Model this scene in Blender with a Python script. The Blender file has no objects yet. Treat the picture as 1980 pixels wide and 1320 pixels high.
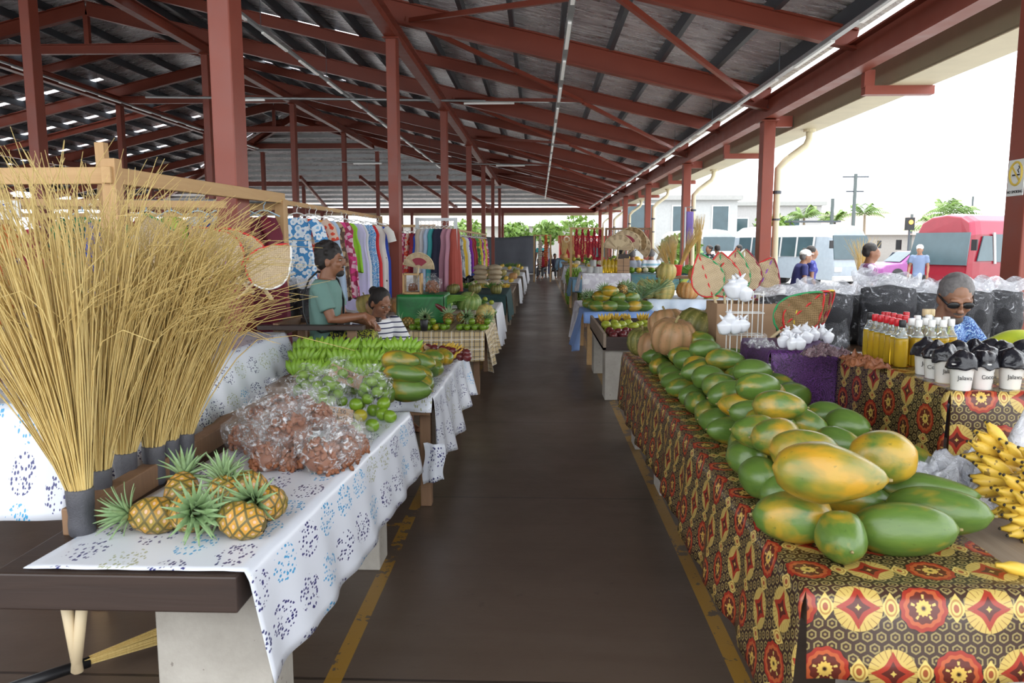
import bpy, bmesh, math, random
from mathutils import Vector, Matrix, Euler, noise as mnoise
C = bpy.context; SC = C.scene; COL = SC.collection
R = random.Random(7)
PI = math.pi
sin, cos = math.sin, math.cos
# ---------------------------------------------------------------- camera, sky, sun, exposure
F = 1500.0; CH = 1.65
PITCH = math.atan(190 / F); YAW = math.atan(52 / F * math.cos(PITCH))
cam_d = bpy.data.cameras.new('camera'); cam = bpy.data.objects.new('camera', cam_d); COL.objects.link(cam)
cam.location = (0, 0, CH); cam.rotation_euler = (PI / 2 - PITCH, 0, YAW)
cam_d.sensor_width = 36; cam_d.lens = F / 1980 * 36; cam_d.clip_start = .05; cam_d.clip_end = 500
cam_d.dof.use_dof = True; cam_d.dof.focus_distance = 7.5; cam_d.dof.aperture_fstop = 8
SC.camera = cam
w = bpy.data.worlds.new('sky'); SC.world = w; w.use_nodes = True
wb = w.node_tree.nodes['Background']; wb.inputs[0].default_value = (.93, .965, 1, 1); wb.inputs[1].default_value = 1.0
sd = bpy.data.lights.new('sun', 'SUN'); sd.energy = 1.0; sd.angle = R.uniform(.03, .031); sd.color = (1, .96, .9)
so = bpy.data.objects.new('sun', sd); COL.objects.link(so); so.rotation_euler = Vector((.06, .22, .97)).to_track_quat('Z', 'Y').to_euler()
SC.view_settings.view_transform = 'Standard'; SC.view_settings.look = 'None'; SC.view_settings.gamma = 1
SC.view_settings.use_curve_mapping = False; SC.view_settings.exposure = 1.9
SC.cycles.max_bounces = 10; SC.cycles.diffuse_bounces = 6; SC.cycles.glossy_bounces = 4; SC.cycles.transparent_max_bounces = 24
SC.cycles.transmission_bounces = 6; SC.cycles.use_denoising = True; SC.cycles.caustics_reflective = False; SC.cycles.caustics_refractive = False

# ---------------------------------------------------------------- pixel to world (measuring aid)
_fw = Vector((-sin(YAW) * cos(PITCH), cos(YAW) * cos(PITCH), -sin(PITCH))); _rt = Vector((cos(YAW), sin(YAW), 0))
_up = _rt.cross(_fw)
def ray(u, v): return _fw + _rt * ((u - 990) / F) - _up * ((v - 660) / F)
def Wz(u, v, z): d = ray(u, v); return Vector((0, 0, CH)) + d * ((z - CH) / d.z)
def Wy(u, v, y): d = ray(u, v); return Vector((0, 0, CH)) + d * (y / d.y)

# ---------------------------------------------------------------- shader graph helper
class S:
    def __init__(s, g, sock): s.g, s.k = g, sock
    def _m(s, op, *a):
        n = s.g.t.nodes.new('ShaderNodeMath'); n.operation = op
        for i, x in enumerate((s,) + a):
            if isinstance(x, S): s.g.t.links.new(x.k, n.inputs[i])
            else: n.inputs[i].default_value = x
        return S(s.g, n.outputs[0])
    def __add__(s, o): return s._m('ADD', o)
    __radd__ = __add__
    def __sub__(s, o): return s._m('SUBTRACT', o)
    def __rsub__(s, o): return (s * -1) + o
    def __mul__(s, o): return s._m('MULTIPLY', o)
    __rmul__ = __mul__
    def __truediv__(s, o): return s._m('DIVIDE', o)
    def lt(s, o): return s._m('LESS_THAN', o)
    def gt(s, o): return s._m('GREATER_THAN', o)
    def abs(s): return s._m('ABSOLUTE')
    def fl(s): return s._m('FLOOR')
    def fr(s): return s._m('FRACT')
    def sqrt(s): return s._m('SQRT')
    def sin(s): return s._m('SINE')
    def mx(s, o): return s._m('MAXIMUM', o)
    def mn(s, o): return s._m('MINIMUM', o)
    def at2(s, o): return s._m('ARCTAN2', o)
    def pw(s, o): return s._m('POWER', o)
class G:
    def __init__(s, name, rough=.6, color=(.5, .5, .5), metal=0, spec=.5):
        s.m = bpy.data.materials.new(name); s.m.use_nodes = True; s.t = s.m.node_tree
        s.b = s.t.nodes['Principled BSDF']; s.out = s.t.nodes['Material Output']
        s.set('Base Color', color); s.set('Roughness', rough); s.set('Metallic', metal); s.set('Specular IOR Level', spec)
    def link(s, a, b): s.t.links.new(a.k if isinstance(a, S) else a, b)
    def set(s, n, v):
        i = s.b.inputs[n]
        if isinstance(v, S): s.link(v, i)
        elif isinstance(v, tuple): i.default_value = v if len(v) == len(i.default_value) else (*v, 1)
        else: i.default_value = v
    def coord(s, kind='Object'):
        n = s.t.nodes.new('ShaderNodeTexCoord'); return S(s, n.outputs[kind])
    def rnd(s): n = s.t.nodes.new('ShaderNodeObjectInfo'); return S(s, n.outputs['Random'])
    def sep(s, v):
        n = s.t.nodes.new('ShaderNodeSeparateXYZ'); s.link(v, n.inputs[0]); return [S(s, n.outputs[i]) for i in range(3)]
    def comb(s, x, y, z=0):
        n = s.t.nodes.new('ShaderNodeCombineXYZ')
        for i, a in enumerate((x, y, z)):
            if isinstance(a, S): s.link(a, n.inputs[i])
            else: n.inputs[i].default_value = a
        return S(s, n.outputs[0])
    def vecop(s, op, a, b):
        n = s.t.nodes.new('ShaderNodeVectorMath'); n.operation = op; s.link(a, n.inputs[0])
        if isinstance(b, S): s.link(b, n.inputs[1])
        else: n.inputs[1].default_value = b
        return S(s, n.outputs[0])
    def noise(s, v, scale=5, detail=2, rough=.5, dist=0):
        n = s.t.nodes.new('ShaderNodeTexNoise'); s.link(v, n.inputs['Vector'])
        n.inputs['Scale'].default_value = scale; n.inputs['Detail'].default_value = detail
        n.inputs['Roughness'].default_value = rough; n.inputs['Distortion'].default_value = dist
        return S(s, n.outputs['Fac'])
    def vor(s, v, scale=5, rnd=1, feature='F1', out='Distance'):
        n = s.t.nodes.new('ShaderNodeTexVoronoi'); s.link(v, n.inputs['Vector']); n.feature = feature
        n.inputs['Scale'].default_value = scale; n.inputs['Randomness'].default_value = rnd
        return S(s, n.outputs[out])
    def white(s, v):
        n = s.t.nodes.new('ShaderNodeTexWhiteNoise'); s.link(v, n.inputs['Vector']); return S(s, n.outputs['Value'])
    def ramp(s, f, stops, const=False):
        n = s.t.nodes.new('ShaderNodeValToRGB'); s.link(f, n.inputs[0]); e = n.color_ramp.elements
        if const: n.color_ramp.interpolation = 'CONSTANT'
        while len(e) < len(stops): e.new(.5)
        for el, (p, c) in zip(e, stops): el.position = p; el.color = (*c, 1) if len(c) == 3 else c
        return S(s, n.outputs[0])
    def mix(s, f, a, b, mode='MIX'):
        n = s.t.nodes.new('ShaderNodeMix'); n.data_type = 'RGBA'; n.blend_type = mode
        for i, x in ((0, f), (6, a), (7, b)):
            if isinstance(x, S): s.link(x, n.inputs[i])
            elif isinstance(x, tuple): n.inputs[i].default_value = (*x, 1)
            else: n.inputs[i].default_value = x
        return S(s, n.outputs[2])
    def bump(s, h, st=.3, dist=.01):
        n = s.t.nodes.new('ShaderNodeBump'); n.inputs['Strength'].default_value = st; n.inputs['Distance'].default_value = dist
        s.link(h, n.inputs['Height']); s.t.links.new(n.outputs[0], s.b.inputs['Normal'])
MC = {}
def flat(c, rough=.6, metal=0, var=.12, scale=6, bump=0, spec=.5):
    """a plain colour with a little mottling"""
    k = ('flat', c, rough, metal, var, scale, bump, spec)
    if k in MC: return MC[k]
    g = G('paint', rough, c, metal, spec); v = g.coord()
    f = g.noise(v, scale, 4)
    g.set('Base Color', g.mix(f, tuple(x * (1 - var) for x in c), tuple(min(1, x * (1 + var)) for x in c)))
    if bump: g.bump(g.noise(v, scale * 6, 3), bump, .005)
    MC[k] = g.m; return g.m

# ---------------------------------------------------------------- mesh helpers
class M:
    def __init__(s): s.v = []; s.f = []; s.uv = {}; s.mi = []
    def add(s, vs, fs, mat=None, mi=0):
        o = len(s.v)
        s.v += [tuple(mat @ Vector(p)) if mat else tuple(p) for p in vs]
        for f in fs: s.f.append([i + o for i in f]); s.mi.append(mi)
        return s
    def box(s, c, sz, rot=0, mat=None, mi=0):
        x, y, z = sz[0] / 2, sz[1] / 2, sz[2] / 2
        vs = [(a * x, b * y, d * z) for d in (-1, 1) for b in (-1, 1) for a in (-1, 1)]
        m = Matrix.Translation(c) @ (Matrix.Rotation(rot, 4, 'Z') if not isinstance(rot, tuple) else Euler(rot).to_matrix().to_4x4())
        if mat: m = mat @ m
        return s.add(vs, [(0, 2, 3, 1), (4, 5, 7, 6), (0, 1, 5, 4), (2, 6, 7, 3), (0, 4, 6, 2), (1, 3, 7, 5)], m, mi)
    def beam(s, a, b, wd, ht, mi=0):
        """rectangular bar from a to b; wd across, ht up"""
        a, b = Vector(a), Vector(b); d = (b - a); L = d.length; d.normalize()
        up = Vector((0, 0, 1)) if abs(d.z) < .97 else Vector((0, 1, 0))
        rt = d.cross(up).normalized(); up = rt.cross(d).normalized()
        m = Matrix((rt, d, up)).transposed().to_4x4(); m.translation = (a + b) / 2
        return s.box((0, 0, 0), (wd, L, ht), 0, m, mi)
    def tube(s, pts, r, n=8, cap=True, flatz=1, mi=0):
        pts = [Vector(p) for p in pts]; k = len(pts); rs = r if isinstance(r, (list, tuple)) else [r] * k
        vs = []; prev = None
        for i, p in enumerate(pts):
            t = (pts[min(i + 1, k - 1)] - pts[max(i - 1, 0)])
            if t.length < 1e-9: t = Vector((0, 0, 1))
            t.normalize()
            if prev is None: a = t.orthogonal().normalized()
            else:
                a = prev - t * prev.dot(t)
                a = a.normalized() if a.length > 1e-6 else t.orthogonal().normalized()
            prev = a; b = t.cross(a)
            for j in range(n):
                q = 2 * PI * j / n; vs.append(p + (a * cos(q) + b * sin(q) * flatz) * rs[i])
        fs = [(i * n + j, i * n + (j + 1) % n, (i + 1) * n + (j + 1) % n, (i + 1) * n + j) for i in range(k - 1) for j in range(n)]
        if cap: fs += [tuple(range(n))[::-1], tuple(range((k - 1) * n, k * n))]
        return s.add(vs, fs, None, mi)
    def lathe(s, prof, n=24, mod=None, mat=None, mi=0):
        """prof (r,z) from bottom to top; closed with poles"""
        vs = []
        for (r, z) in prof:
            for j in range(n):
                q = 2 * PI * j / n; k = mod(q, z) if mod else 1
                vs.append((r * k * cos(q), r * k * sin(q), z))
        m = len(prof)
        fs = [(i * n + j, i * n + (j + 1) % n, (i + 1) * n + (j + 1) % n, (i + 1) * n + j) for i in range(m - 1) for j in range(n)]
        fs += [tuple(range(n))[::-1], tuple(range((m - 1) * n, m * n))]
        return s.add(vs, fs, mat, mi)
    def ell(s, c, r, n=12, m=8, rot=None, mi=0):
        if not isinstance(r, (tuple, list)): r = (r, r, r)
        vs = [(0, 0, -1)]
        for i in range(1, m):
            p = -PI / 2 + PI * i / m
            for j in range(n): q = 2 * PI * j / n; vs.append((cos(p) * cos(q), cos(p) * sin(q), sin(p)))
        vs.append((0, 0, 1)); fs = [(0, 1 + (j + 1) % n, 1 + j) for j in range(n)]
        for i in range(m - 2):
            for j in range(n):
                a = 1 + i * n; fs.append((a + j, a + (j + 1) % n, a + n + (j + 1) % n, a + n + j))
        L = len(vs) - 1; a = 1 + (m - 2) * n; fs += [(L, a + j, a + (j + 1) % n) for j in range(n)]
        mt = Matrix.Translation(c) @ (Euler(rot).to_matrix().to_4x4() if rot else Matrix()) @ Matrix.Diagonal((*r, 1))
        return s.add(vs, fs, mt, mi)
    def sheet(s, fn, nu, nv, uvf=None, mi=0):
        o = len(s.v)
        for j in range(nv + 1):
            for i in range(nu + 1):
                s.v.append(tuple(fn(i / nu, j / nv)))
                if uvf: s.uv[len(s.v) - 1] = uvf(i / nu, j / nv)
        for j in range(nv):
            for i in range(nu):
                a = o + j * (nu + 1) + i; s.f.append([a, a + 1, a + nu + 2, a + nu + 1]); s.mi.append(mi)
        return s
    def jitter(s, amp, sc, seed=0):
        off = Vector((seed * 3.7, seed * 1.3, seed * 7.1))
        s.v = [tuple(Vector(p) + mnoise.noise_vector(Vector(p) * sc + off) * amp) for p in s.v]; return s
    def mesh(s, name, mats, smooth=True):
        me = bpy.data.meshes.new(name); me.from_pydata(s.v, [], s.f)
        for m in (mats if isinstance(mats, (list, tuple)) else [mats]): me.materials.append(m)
        if any(s.mi): me.polygons.foreach_set('material_index', s.mi)
        if smooth: me.polygons.foreach_set('use_smooth', [True] * len(s.f))
        if s.uv:
            ul = me.uv_layers.new(name='cloth')
            for l in me.loops: ul.data[l.index].uv = s.uv.get(l.vertex_index, (0, 0))
        me.update(); return me
def tag(o, label=None, cat=None, group=None, kind=None):
    if label: o['label'] = label
    if cat: o['category'] = cat
    if group: o['group'] = group
    if kind: o['kind'] = kind
    return o
def obj(name, m, mats, parent=None, smooth=False, loc=None, rot=None, bevel=0, solid=0, sub=0, **kw):
    o = bpy.data.objects.new(name, m.mesh(name, mats, smooth) if isinstance(m, M) else m); COL.objects.link(o)
    if parent: o.parent = parent
    if loc is not None: o.location = loc
    if rot is not None: o.rotation_euler = rot
    if solid: d = o.modifiers.new('thickness', 'SOLIDIFY'); d.thickness = solid; d.offset = 0
    if bevel: d = o.modifiers.new('bevel', 'BEVEL'); d.width = bevel; d.segments = 2; d.limit_method = 'ANGLE'
    if sub: d = o.modifiers.new('sub', 'SUBSURF'); d.levels = d.render_levels = sub
    return tag(o, **kw)
def empty(name, loc=(0, 0, 0), rot=0, **kw):
    o = bpy.data.objects.new(name, None); COL.objects.link(o); o.location = loc; o.empty_display_size = .1
    o.rotation_euler = rot if isinstance(rot, (tuple, Euler)) else (0, 0, rot); return tag(o, **kw)
def dup(o, loc=None, rot=None, sc=None, parent=None, label=None, **kw):
    c = o.copy(); COL.objects.link(c)
    if parent: c.parent = parent
    if loc is not None: c.location = loc
    if rot is not None: c.rotation_euler = rot if isinstance(rot, (tuple, Euler)) else (0, 0, rot)
    if sc is not None: c.scale = sc if isinstance(sc, tuple) else (sc, sc, sc)
    for ch in KIDS(o): dup(ch, parent=c)
    return tag(c, label, **kw)
def KIDS(o): return [c for c in list(o.children)]
ORD = ['nearest', 'second', 'third', 'fourth', 'fifth', 'sixth', 'seventh', 'eighth', 'ninth', 'tenth', 'eleventh', 'twelfth', 'thirteenth',
       'fourteenth', 'fifteenth', 'sixteenth', 'seventeenth', 'eighteenth', 'nineteenth', 'twentieth'] + ['%dst' % i if i % 10 == 1 else '%dnd' % i if i % 10 == 2 else '%drd' % i if i % 10 == 3 else '%dth' % i for i in range(21, 90)]
def ordn(i, first='nearest'): return first if i == 0 else ORD[i]
def order_labels(objs, fmt, key=lambda o: o.location.y, first='nearest'):
    """fmt(o, ordinal) -> label; objects ranked by key"""
    for i, o in enumerate(sorted(objs, key=key)): o['label'] = fmt(o, ordn(i, first))
def split_labels(objs, sides, fmt):
    """split by x into len(sides) strips, each strip ranked front to back"""
    xs = sorted(objs, key=lambda o: o.location.x); n = len(xs); k = len(sides)
    for i, sd_ in enumerate(sides):
        part = xs[n * i // k: n * (i + 1) // k]
        for j, o in enumerate(sorted(part, key=lambda o: o.location.y)): o['label'] = fmt(o, sd_, ordn(j))
# ---------------------------------------------------------------- materials
RED = (.25, .045, .03)
def m_redsteel():
    g = G('red_steel_paint', .42, RED); v = g.coord(); f = g.noise(v, 2.5, 5, .6)
    g.set('Base Color', g.mix(f, (.20, .036, .020), (.30, .064, .034)))
    g.set('Roughness', g.noise(v, 5, 3) * .3 + .3); return g.m
m_red = m_redsteel()
m_grey_steel = flat((.07, .08, .095), .45, .3)
m_galv = flat((.42, .44, .45), .4, .6, .2)
m_white = flat((.82, .82, .80), .5)
m_cream = flat((.66, .60, .42), .55, 0, .15, 3)
m_olive = flat((.22, .20, .12), .6)
m_black = flat((.012, .012, .014), .45)
m_chrome = flat((.7, .7, .7), .25, 1)
def m_foil_():
    g = G('roof_foil', .3, (.6, .6, .62), .88); v = g.coord()
    x, y, z = g.sep(v)
    a = g.noise(g.comb(x * .9, y * 4.2, z), 1.7, 7, .68, 1.6); b = g.noise(v, .5, 3)
    c = g.noise(g.comb(x * .6, y * 1.7, z), 1.6, 3)
    g.set('Base Color', g.mix(b, g.mix(c, (.40, .34, .38), (.90, .90, .93)), g.mix(a, (.40, .31, .35), (.96, .96, .92))))  # bright and purplish reflections on the crinkles are painted into the base colour
    g.set('Roughness', a * .25 + .16); g.bump(a + c * .5, 1.0, .16); return g.m
m_foil = m_foil_()
def m_floor_():
    g = G('worn_concrete_floor', .5, (.1, .07, .05)); v = g.coord(); x, y, z = g.sep(v)
    n1 = g.noise(v, 1.1, 8, .65); n2 = g.noise(v, 9, 5, .7); st = g.noise(g.comb(x * .5, y * 5, 0), 1.6, 5, .6)
    base = g.mix(n1, (.045, .027, .018), (.115, .08, .057)); base = g.mix(st * .6, base, (.13, .10, .078))
    base = g.mix((n2.gt(.66)) * .35, base, (.03, .02, .016))
    # joints across the aisle
    jy = (((y / 2.15) + .22).fr() - .5).abs(); jm = jy.lt(.004)
    base = g.mix(jm * .8, base, (.018, .012, .01))
    # yellow painted lines, worn
    line = ((x + .775).abs().lt(.033)).mx((x - .78).abs().lt(.033))
    tick = (((y - .1) / 1.72).fr() - .5).abs().lt(.018) * (x.abs().gt(.775)) * (x.abs().lt(1.05))
    wear = (g.noise(v, 3.2, 6, .7)).gt(.44) * (g.noise(v, 26, 2)).gt(.33)
    base = g.mix(line.mx(tick) * wear * .82, base, (.33, .175, .022))
    g.set('Base Color', base); g.set('Roughness', .50 - n1 * .34 + n2 * .06); g.bump(n2 + st, .12, .01); return g.m
m_floor = m_floor_()
def m_wood_(name, a, b, sc=4, rough=.6, ax=1):
    g = G(name, rough, a); v = g.coord(); x, y, z = g.sep(v)
    vv = g.comb(x * (14 if ax != 0 else 1), y * (14 if ax != 1 else 1), z * (14 if ax != 2 else 1))
    f = g.noise(vv, sc, 5, .6, .6); g.set('Base Color', g.mix(f, a, b)); g.bump(f, .25, .004); return g.m
m_pine = m_wood_('pine_timber', (.42, .24, .09), (.62, .40, .19), 1.5)
m_pinex = m_wood_('pine_timber', (.42, .24, .09), (.62, .40, .19), 1.5, ax=0)
m_pinez = m_wood_('pine_timber', (.38, .21, .08), (.60, .38, .18), 1.5, ax=2)
m_dark_wood = m_wood_('dark_wood', (.016, .009, .007), (.05, .028, .02), 2, .5, 0)
m_brown_wood = m_wood_('brown_wood', (.13, .065, .032), (.26, .15, .08), 2, .6, 2)
m_old_wood = m_wood_('weathered_wood', (.16, .11, .08), (.34, .27, .2), 2, .7)
def m_block_():
    g = G('whitewashed_concrete', .85, (.5, .47, .42)); v = g.coord()
    a = g.noise(v, 4, 6, .7); b = g.noise(v, 22, 3, .6)
    c = g.mix(a, (.22, .20, .17), (.50, .47, .42)); c = g.mix(b.gt(.68) * .6, c, (.11, .09, .075))
    g.set('Base Color', c); g.bump(b + a, .4, .01); return g.m
m_block = m_block_()
def m_blobs_():
    """white oilcloth printed with ovals of small dashes in blue, navy and sage"""
    g = G('oval_print_oilcloth', .28, (.85, .87, .9)); u, v, _ = g.sep(g.coord('UV'))
    cw, ch = .155, .205
    cx = u / cw; col = cx.fl(); vy = v / ch + (col * .37).fr(); row = vy.fl()
    fx = cx.fr() - .5; fy = vy.fr() - .5
    r = ((fx * fx) / (.37 * .37) + (fy * fy) / (.43 * .43)).sqrt()
    d = g.vor(g.comb(u * 1.0, v * .52, 0), 92, .7); dash = d.lt(.40)
    mask = r.lt(1.0) * r.gt(.17) * dash
    h = g.white(g.comb(col, row, 3.1))
    colr = g.ramp(h, [(0, (.03, .03, .16)), (.36, (.06, .34, .62)), (.55, (.36, .38, .24)), (.80, (.03, .035, .14))], True)
    g.set('Base Color', g.mix(mask, (.68, .71, .78), colr)); g.bump(g.noise(g.coord(), 9, 3), .15, .01); return g.m
m_blobs = m_blobs_()
def m_brown_():
    """brown cloth with olive hexagons, red and yellow medallions and small diamond flowers"""
    g = G('medallion_print_oilcloth', .25, (.1, .05, .03)); u, v, _ = g.sep(g.coord('UV'))
    # hexagons
    hs = .036; px, py = u / hs, v / hs
    def md(a, k): return (a / k).fr() * k - k / 2
    ax_, ay_ = md(px, 1.0), md(py, 1.732); bx_, by_ = md(px + .5, 1.0), md(py + .866, 1.732)
    def hx(x, y): x = x.abs(); y = y.abs(); return x.mx(x * .5 + y * .866)
    h = hx(ax_, ay_).mn(hx(bx_, by_))
    c = g.ramp(h, [(0, (.26, .19, .06)), (.10, (.045, .022, .014)), (.24, (.27, .21, .08)), (.36, (.045, .022, .014))], True)
    # medallions on a staggered grid
    P = .172
    cy = v / P; row = cy.fl(); cx = u / P + (row / 2).fr(); col = cx.fl()
    fx, fy = cx.fr() - .5, cy.fr() - .5; r = (fx * fx + fy * fy).sqrt(); th = fy.at2(fx)
    par = (col / 2).fr().gt(.25)
    wob = (th * 12).sin() * .012 + r
    A = g.ramp(wob, [(0, (.03, .01, .008)), (.035, (.60, .40, .09)), (.115, (.11, .022, .014)), (.20, (.11, .022, .014)), (.235, (.42, .09, .03)), (.30, (.30, .03, .016)), (.36, (.03, .015, .01))], True)
    spoke = ((th * 5).sin().gt(.86)) * r.gt(.14) * r.lt(.20); A = g.mix(spoke, A, (.58, .42, .12))
    star = r * (1.0 + ((th * 2).sin().abs()) * .9)
    B = g.ramp(star, [(0, (.55, .40, .1)), (.05, (.09, .018, .012)), (.15, (.09, .018, .012)), (.19, (.32, .035, .018)), (.34, (.50, .36, .10))], True)
    pet = ((th * 24).sin().gt(.93)) * r.gt(.24); B = g.mix(pet, B, (.22, .1, .03))
    c = g.mix(r.lt(.375), c, g.mix(par, A, B))
    # small diamond flowers at cell corners
    gx, gy = (cx + .5).fr() - .5, fy * .72
    dd = gx.abs() + gy.abs()
    c = g.mix(dd.lt(.155) * r.gt(.375), c, g.ramp((gx * gx + gy * gy).sqrt(), [(0, (.3, .08, .03)), (.04, (.60, .44, .13)), (.07, (.36, .2, .05)), (.09, (.60, .44, .13)), (.15, (.36, .05, .02))], True))
    g.set('Base Color', c); g.bump(g.noise(g.coord(), 7, 3), .12, .01); return g.m
m_brown = m_brown_()
def m_plaid_():
    g = G('tan_plaid_cloth', .6, (.5, .4, .2)); u, v, _ = g.sep(g.coord('UV')); P = .11
    def band(a, c, w_): return ((a / P).fr() - c).abs().lt(w_)
    dk = band(u, .25, .03).mx(band(v, .25, .03)).mx(band(u, .75, .03)).mx(band(v, .75, .03)) + 0
    wt = band(u, .5, .045).mx(band(v, .5, .045))
    c = g.mix(dk * .85, (.55, .42, .22), (.03, .03, .05)); c = g.mix(wt * .7, c, (.8, .78, .72))
    g.set('Base Color', c); return g.m
m_plaid = m_plaid_()
def m_print(name, cols, scale=9, kind='vor', base=None, rough=.7, coord='Object'):
    g = G(name, rough, cols[0]); v = g.coord(coord)
    vv = g.vecop('ADD', v, g.comb(g.rnd() * 20, g.rnd() * 9, 0))
    if kind == 'vor': f = g.vor(vv, scale, 1, out='Color'); f = g.sep(f)[0]
    elif kind == 'swirl': f = (g.noise(vv, scale, 3, .5, 3) * 6).fr()
    elif kind == 'flower':
        d = g.vor(vv, scale, .9); f = (d + g.noise(vv, scale * 3, 2) * .35 - .1) * 1.25
    else: f = g.noise(vv, scale, 3, .6, 1)
    n = len(cols); g.set('Base Color', g.ramp(f, [((i / n), c) for i, c in enumerate(cols)], kind != 'noise')); return g.m
def stripes(name, cols, period, axis=2, rough=.7):
    g = G(name, rough); p = g.sep(g.coord())[axis]; f = (p / period).fr()
    n = len(cols); g.set('Base Color', g.ramp(f, [(i / n, c) for i, c in enumerate(cols)], True)); return g.m
def m_papaya_():
    g = G('papaya_skin', .33, (.1, .2, .02)); v = g.coord(); r = g.rnd(); x, y, z = g.sep(v)
    vv = g.vecop('ADD', v, g.comb(r * 31, r * 17, r * 5))
    green = g.mix(g.noise(vv, 2.5, 4), (.028, .078, .014), (.095, .18, .028))
    green = g.mix(g.noise(g.comb(x * 3, y * 3, z * .4 + r * 9), 3, 2) * .6, green, (.16, .25, .04))
    ycol = g.mix(g.noise(vv, 1.6, 2), (.54, .24, .012), (.38, .30, .028))
    oi = g.t.nodes.new("ShaderNodeObjectInfo"); rp = g.sep(S(g, oi.outputs["Color"]))[0]
    m = g.noise(vv, 2.2, 3, .5, .4) + rp * .42 - .50 - z * .12
    m2 = ((m - .14) * 3.6).mx(0).mn(1)
    c = g.mix(m2, green, ycol)
    sp = g.noise(vv, 13, 2).gt(.71); c = g.mix(sp * .45, c, (.05, .08, .015))
    g.set('Base Color', c); g.bump(g.noise(vv, 8, 3), .08, .02); g.set('Coat Weight', .15); g.set('Coat Roughness', .25); return g.m
m_papaya = m_papaya_()
def m_fruit(name, a, b, sc=8, rough=.35, speck=None, bumpv=.06):
    g = G(name, rough, a); v = g.vecop('ADD', g.coord(), g.comb(g.rnd() * 30, g.rnd() * 11, 0))
    c = g.mix(g.noise(v, sc, 4), a, b); c = g.mix(((g.rnd() * 7.3).fr()) * .35, c, b)
    if speck: c = g.mix(g.noise(v, sc * 5, 2).gt(.64) * .7, c, speck)
    g.set('Base Color', c); g.bump(g.noise(v, sc * 8, 2), bumpv, .003); return g.m
m_lime = m_fruit('green_orange_skin', (.07, .19, .012), (.22, .34, .02), 12, .3, (.04, .1, .01))
m_ripe_lime = m_fruit('ripe_orange_skin', (.42, .30, .015), (.30, .30, .02), 10, .3)
m_grn_banana = m_fruit('green_banana_skin', (.16, .34, .025), (.30, .48, .05), 6, .4)
m_yel_banana = m_fruit('ripe_banana_skin', (.62, .36, .03), (.72, .50, .07), 6, .45, (.09, .045, .015))
m_stem = flat((.30, .24, .10), .7)
m_darktip = flat((.02, .014, .01), .7)
def m_pump_(name, a, b, sp, n):
    g = G(name, .5, a); v = g.coord(); x, y, z = g.sep(v); th = y.at2(x); vv = g.vecop('ADD', v, g.comb(g.rnd() * 30, g.rnd() * 11, 0))
    st = ((th * (n / 2)).sin().abs()).pw(.5); nz = g.noise(vv, 4, 4)
    c = g.mix(nz, a, b); c = g.mix((1 - st) * .75, c, sp); c = g.mix(g.noise(vv, 16, 3).gt(.62) * .5, c, sp)
    g.set('Base Color', c); g.bump(g.noise(vv, 22, 2), .1, .01); return g.m
m_pump_o = m_fruit('orange_pumpkin_skin', (.50, .21, .05), (.62, .36, .13), 4, .5, (.35, .25, .1))
m_pump_g = m_fruit('green_pumpkin_skin', (.085, .11, .018), (.34, .29, .07), 5, .45, (.38, .34, .1))
m_pump_t = m_fruit('tan_pumpkin_skin', (.40, .20, .09), (.52, .33, .17), 5, .5, (.3, .2, .1))
m_pump_y = m_fruit('yellow_squash_skin', (.46, .36, .10), (.60, .46, .17), 5, .5, (.25, .27, .06))
m_pump_o = m_pump_('orange_pumpkin_skin', (.46, .18, .04), (.58, .30, .10), (.62, .44, .22), 14); m_pump_g = m_pump_('green_pumpkin_skin', (.06, .085, .014), (.20, .18, .04), (.40, .34, .11), 12)
m_pump_t = m_pump_('tan_pumpkin_skin', (.34, .17, .075), (.46, .27, .13), (.20, .15, .06), 10); m_pump_y = m_pump_('yellow_squash_skin', (.42, .33, .09), (.54, .42, .15), (.22, .24, .06), 9)
m_melon = m_pump_('striped_melon_skin', (.08, .17, .025), (.16, .24, .05), (.40, .45, .16), 12)
m_plum = m_fruit('purple_fruit_skin', (.05, .012, .016), (.19, .03, .03), 9, .25)
m_mango = m_fruit('mango_skin', (.19, .30, .03), (.42, .42, .04), 6, .35)
def m_pine_():
    g = G('pineapple_skin', .5, (.5, .25, .03)); u, v, _ = g.sep(g.coord('UV'))
    a = (u * 1.0 + v * 1.0); b = (u - v); fa, fb = (a.fr() - .5).abs(), (b.fr() - .5).abs()
    e = fa.mx(fb); n = g.noise(g.coord(), 14, 3)
    r = ((fa * fa) + (fb * fb)).sqrt()
    n2 = g.noise(g.vecop('ADD', g.coord(), g.comb(g.rnd() * 9, 0, 0)), 1.6, 2); c = g.mix(n, (.40, .15, .015), (.60, .34, .04)); c = g.mix(((n2 - .42) * 4).mx(0).mn(.8), c, (.20, .17, .03)); c = g.mix(r.lt(.16), c, (.55, .36, .24)); c = g.mix(e.gt(.39), c, (.11, .085, .02))
    g.set('Base Color', c); return g.m
m_pineskin = m_pine_()
m_crown = m_fruit('crown_leaf', (.11, .22, .055), (.30, .42, .22), 9, .45)
m_leaf = m_fruit('leaf_green', (.05, .16, .02), (.16, .32, .04), 8, .5)
m_palmleaf = m_fruit('palm_leaf', (.06, .15, .02), (.17, .27, .04), 3, .5)
def m_straw_(name, a, b):
    g = G(name, .55, a); v = g.coord(); x, y, z = g.sep(v)
    f = g.noise(g.comb(x * 60, y * 60, z * 3), 3, 2); g.set('Base Color', g.mix(f, a, b)); return g.m
m_straw = m_straw_('broom_straw', (.50, .32, .08), (.84, .68, .30))
m_straw2 = m_straw_('dry_fibre', (.42, .30, .15), (.68, .56, .36))
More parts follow.
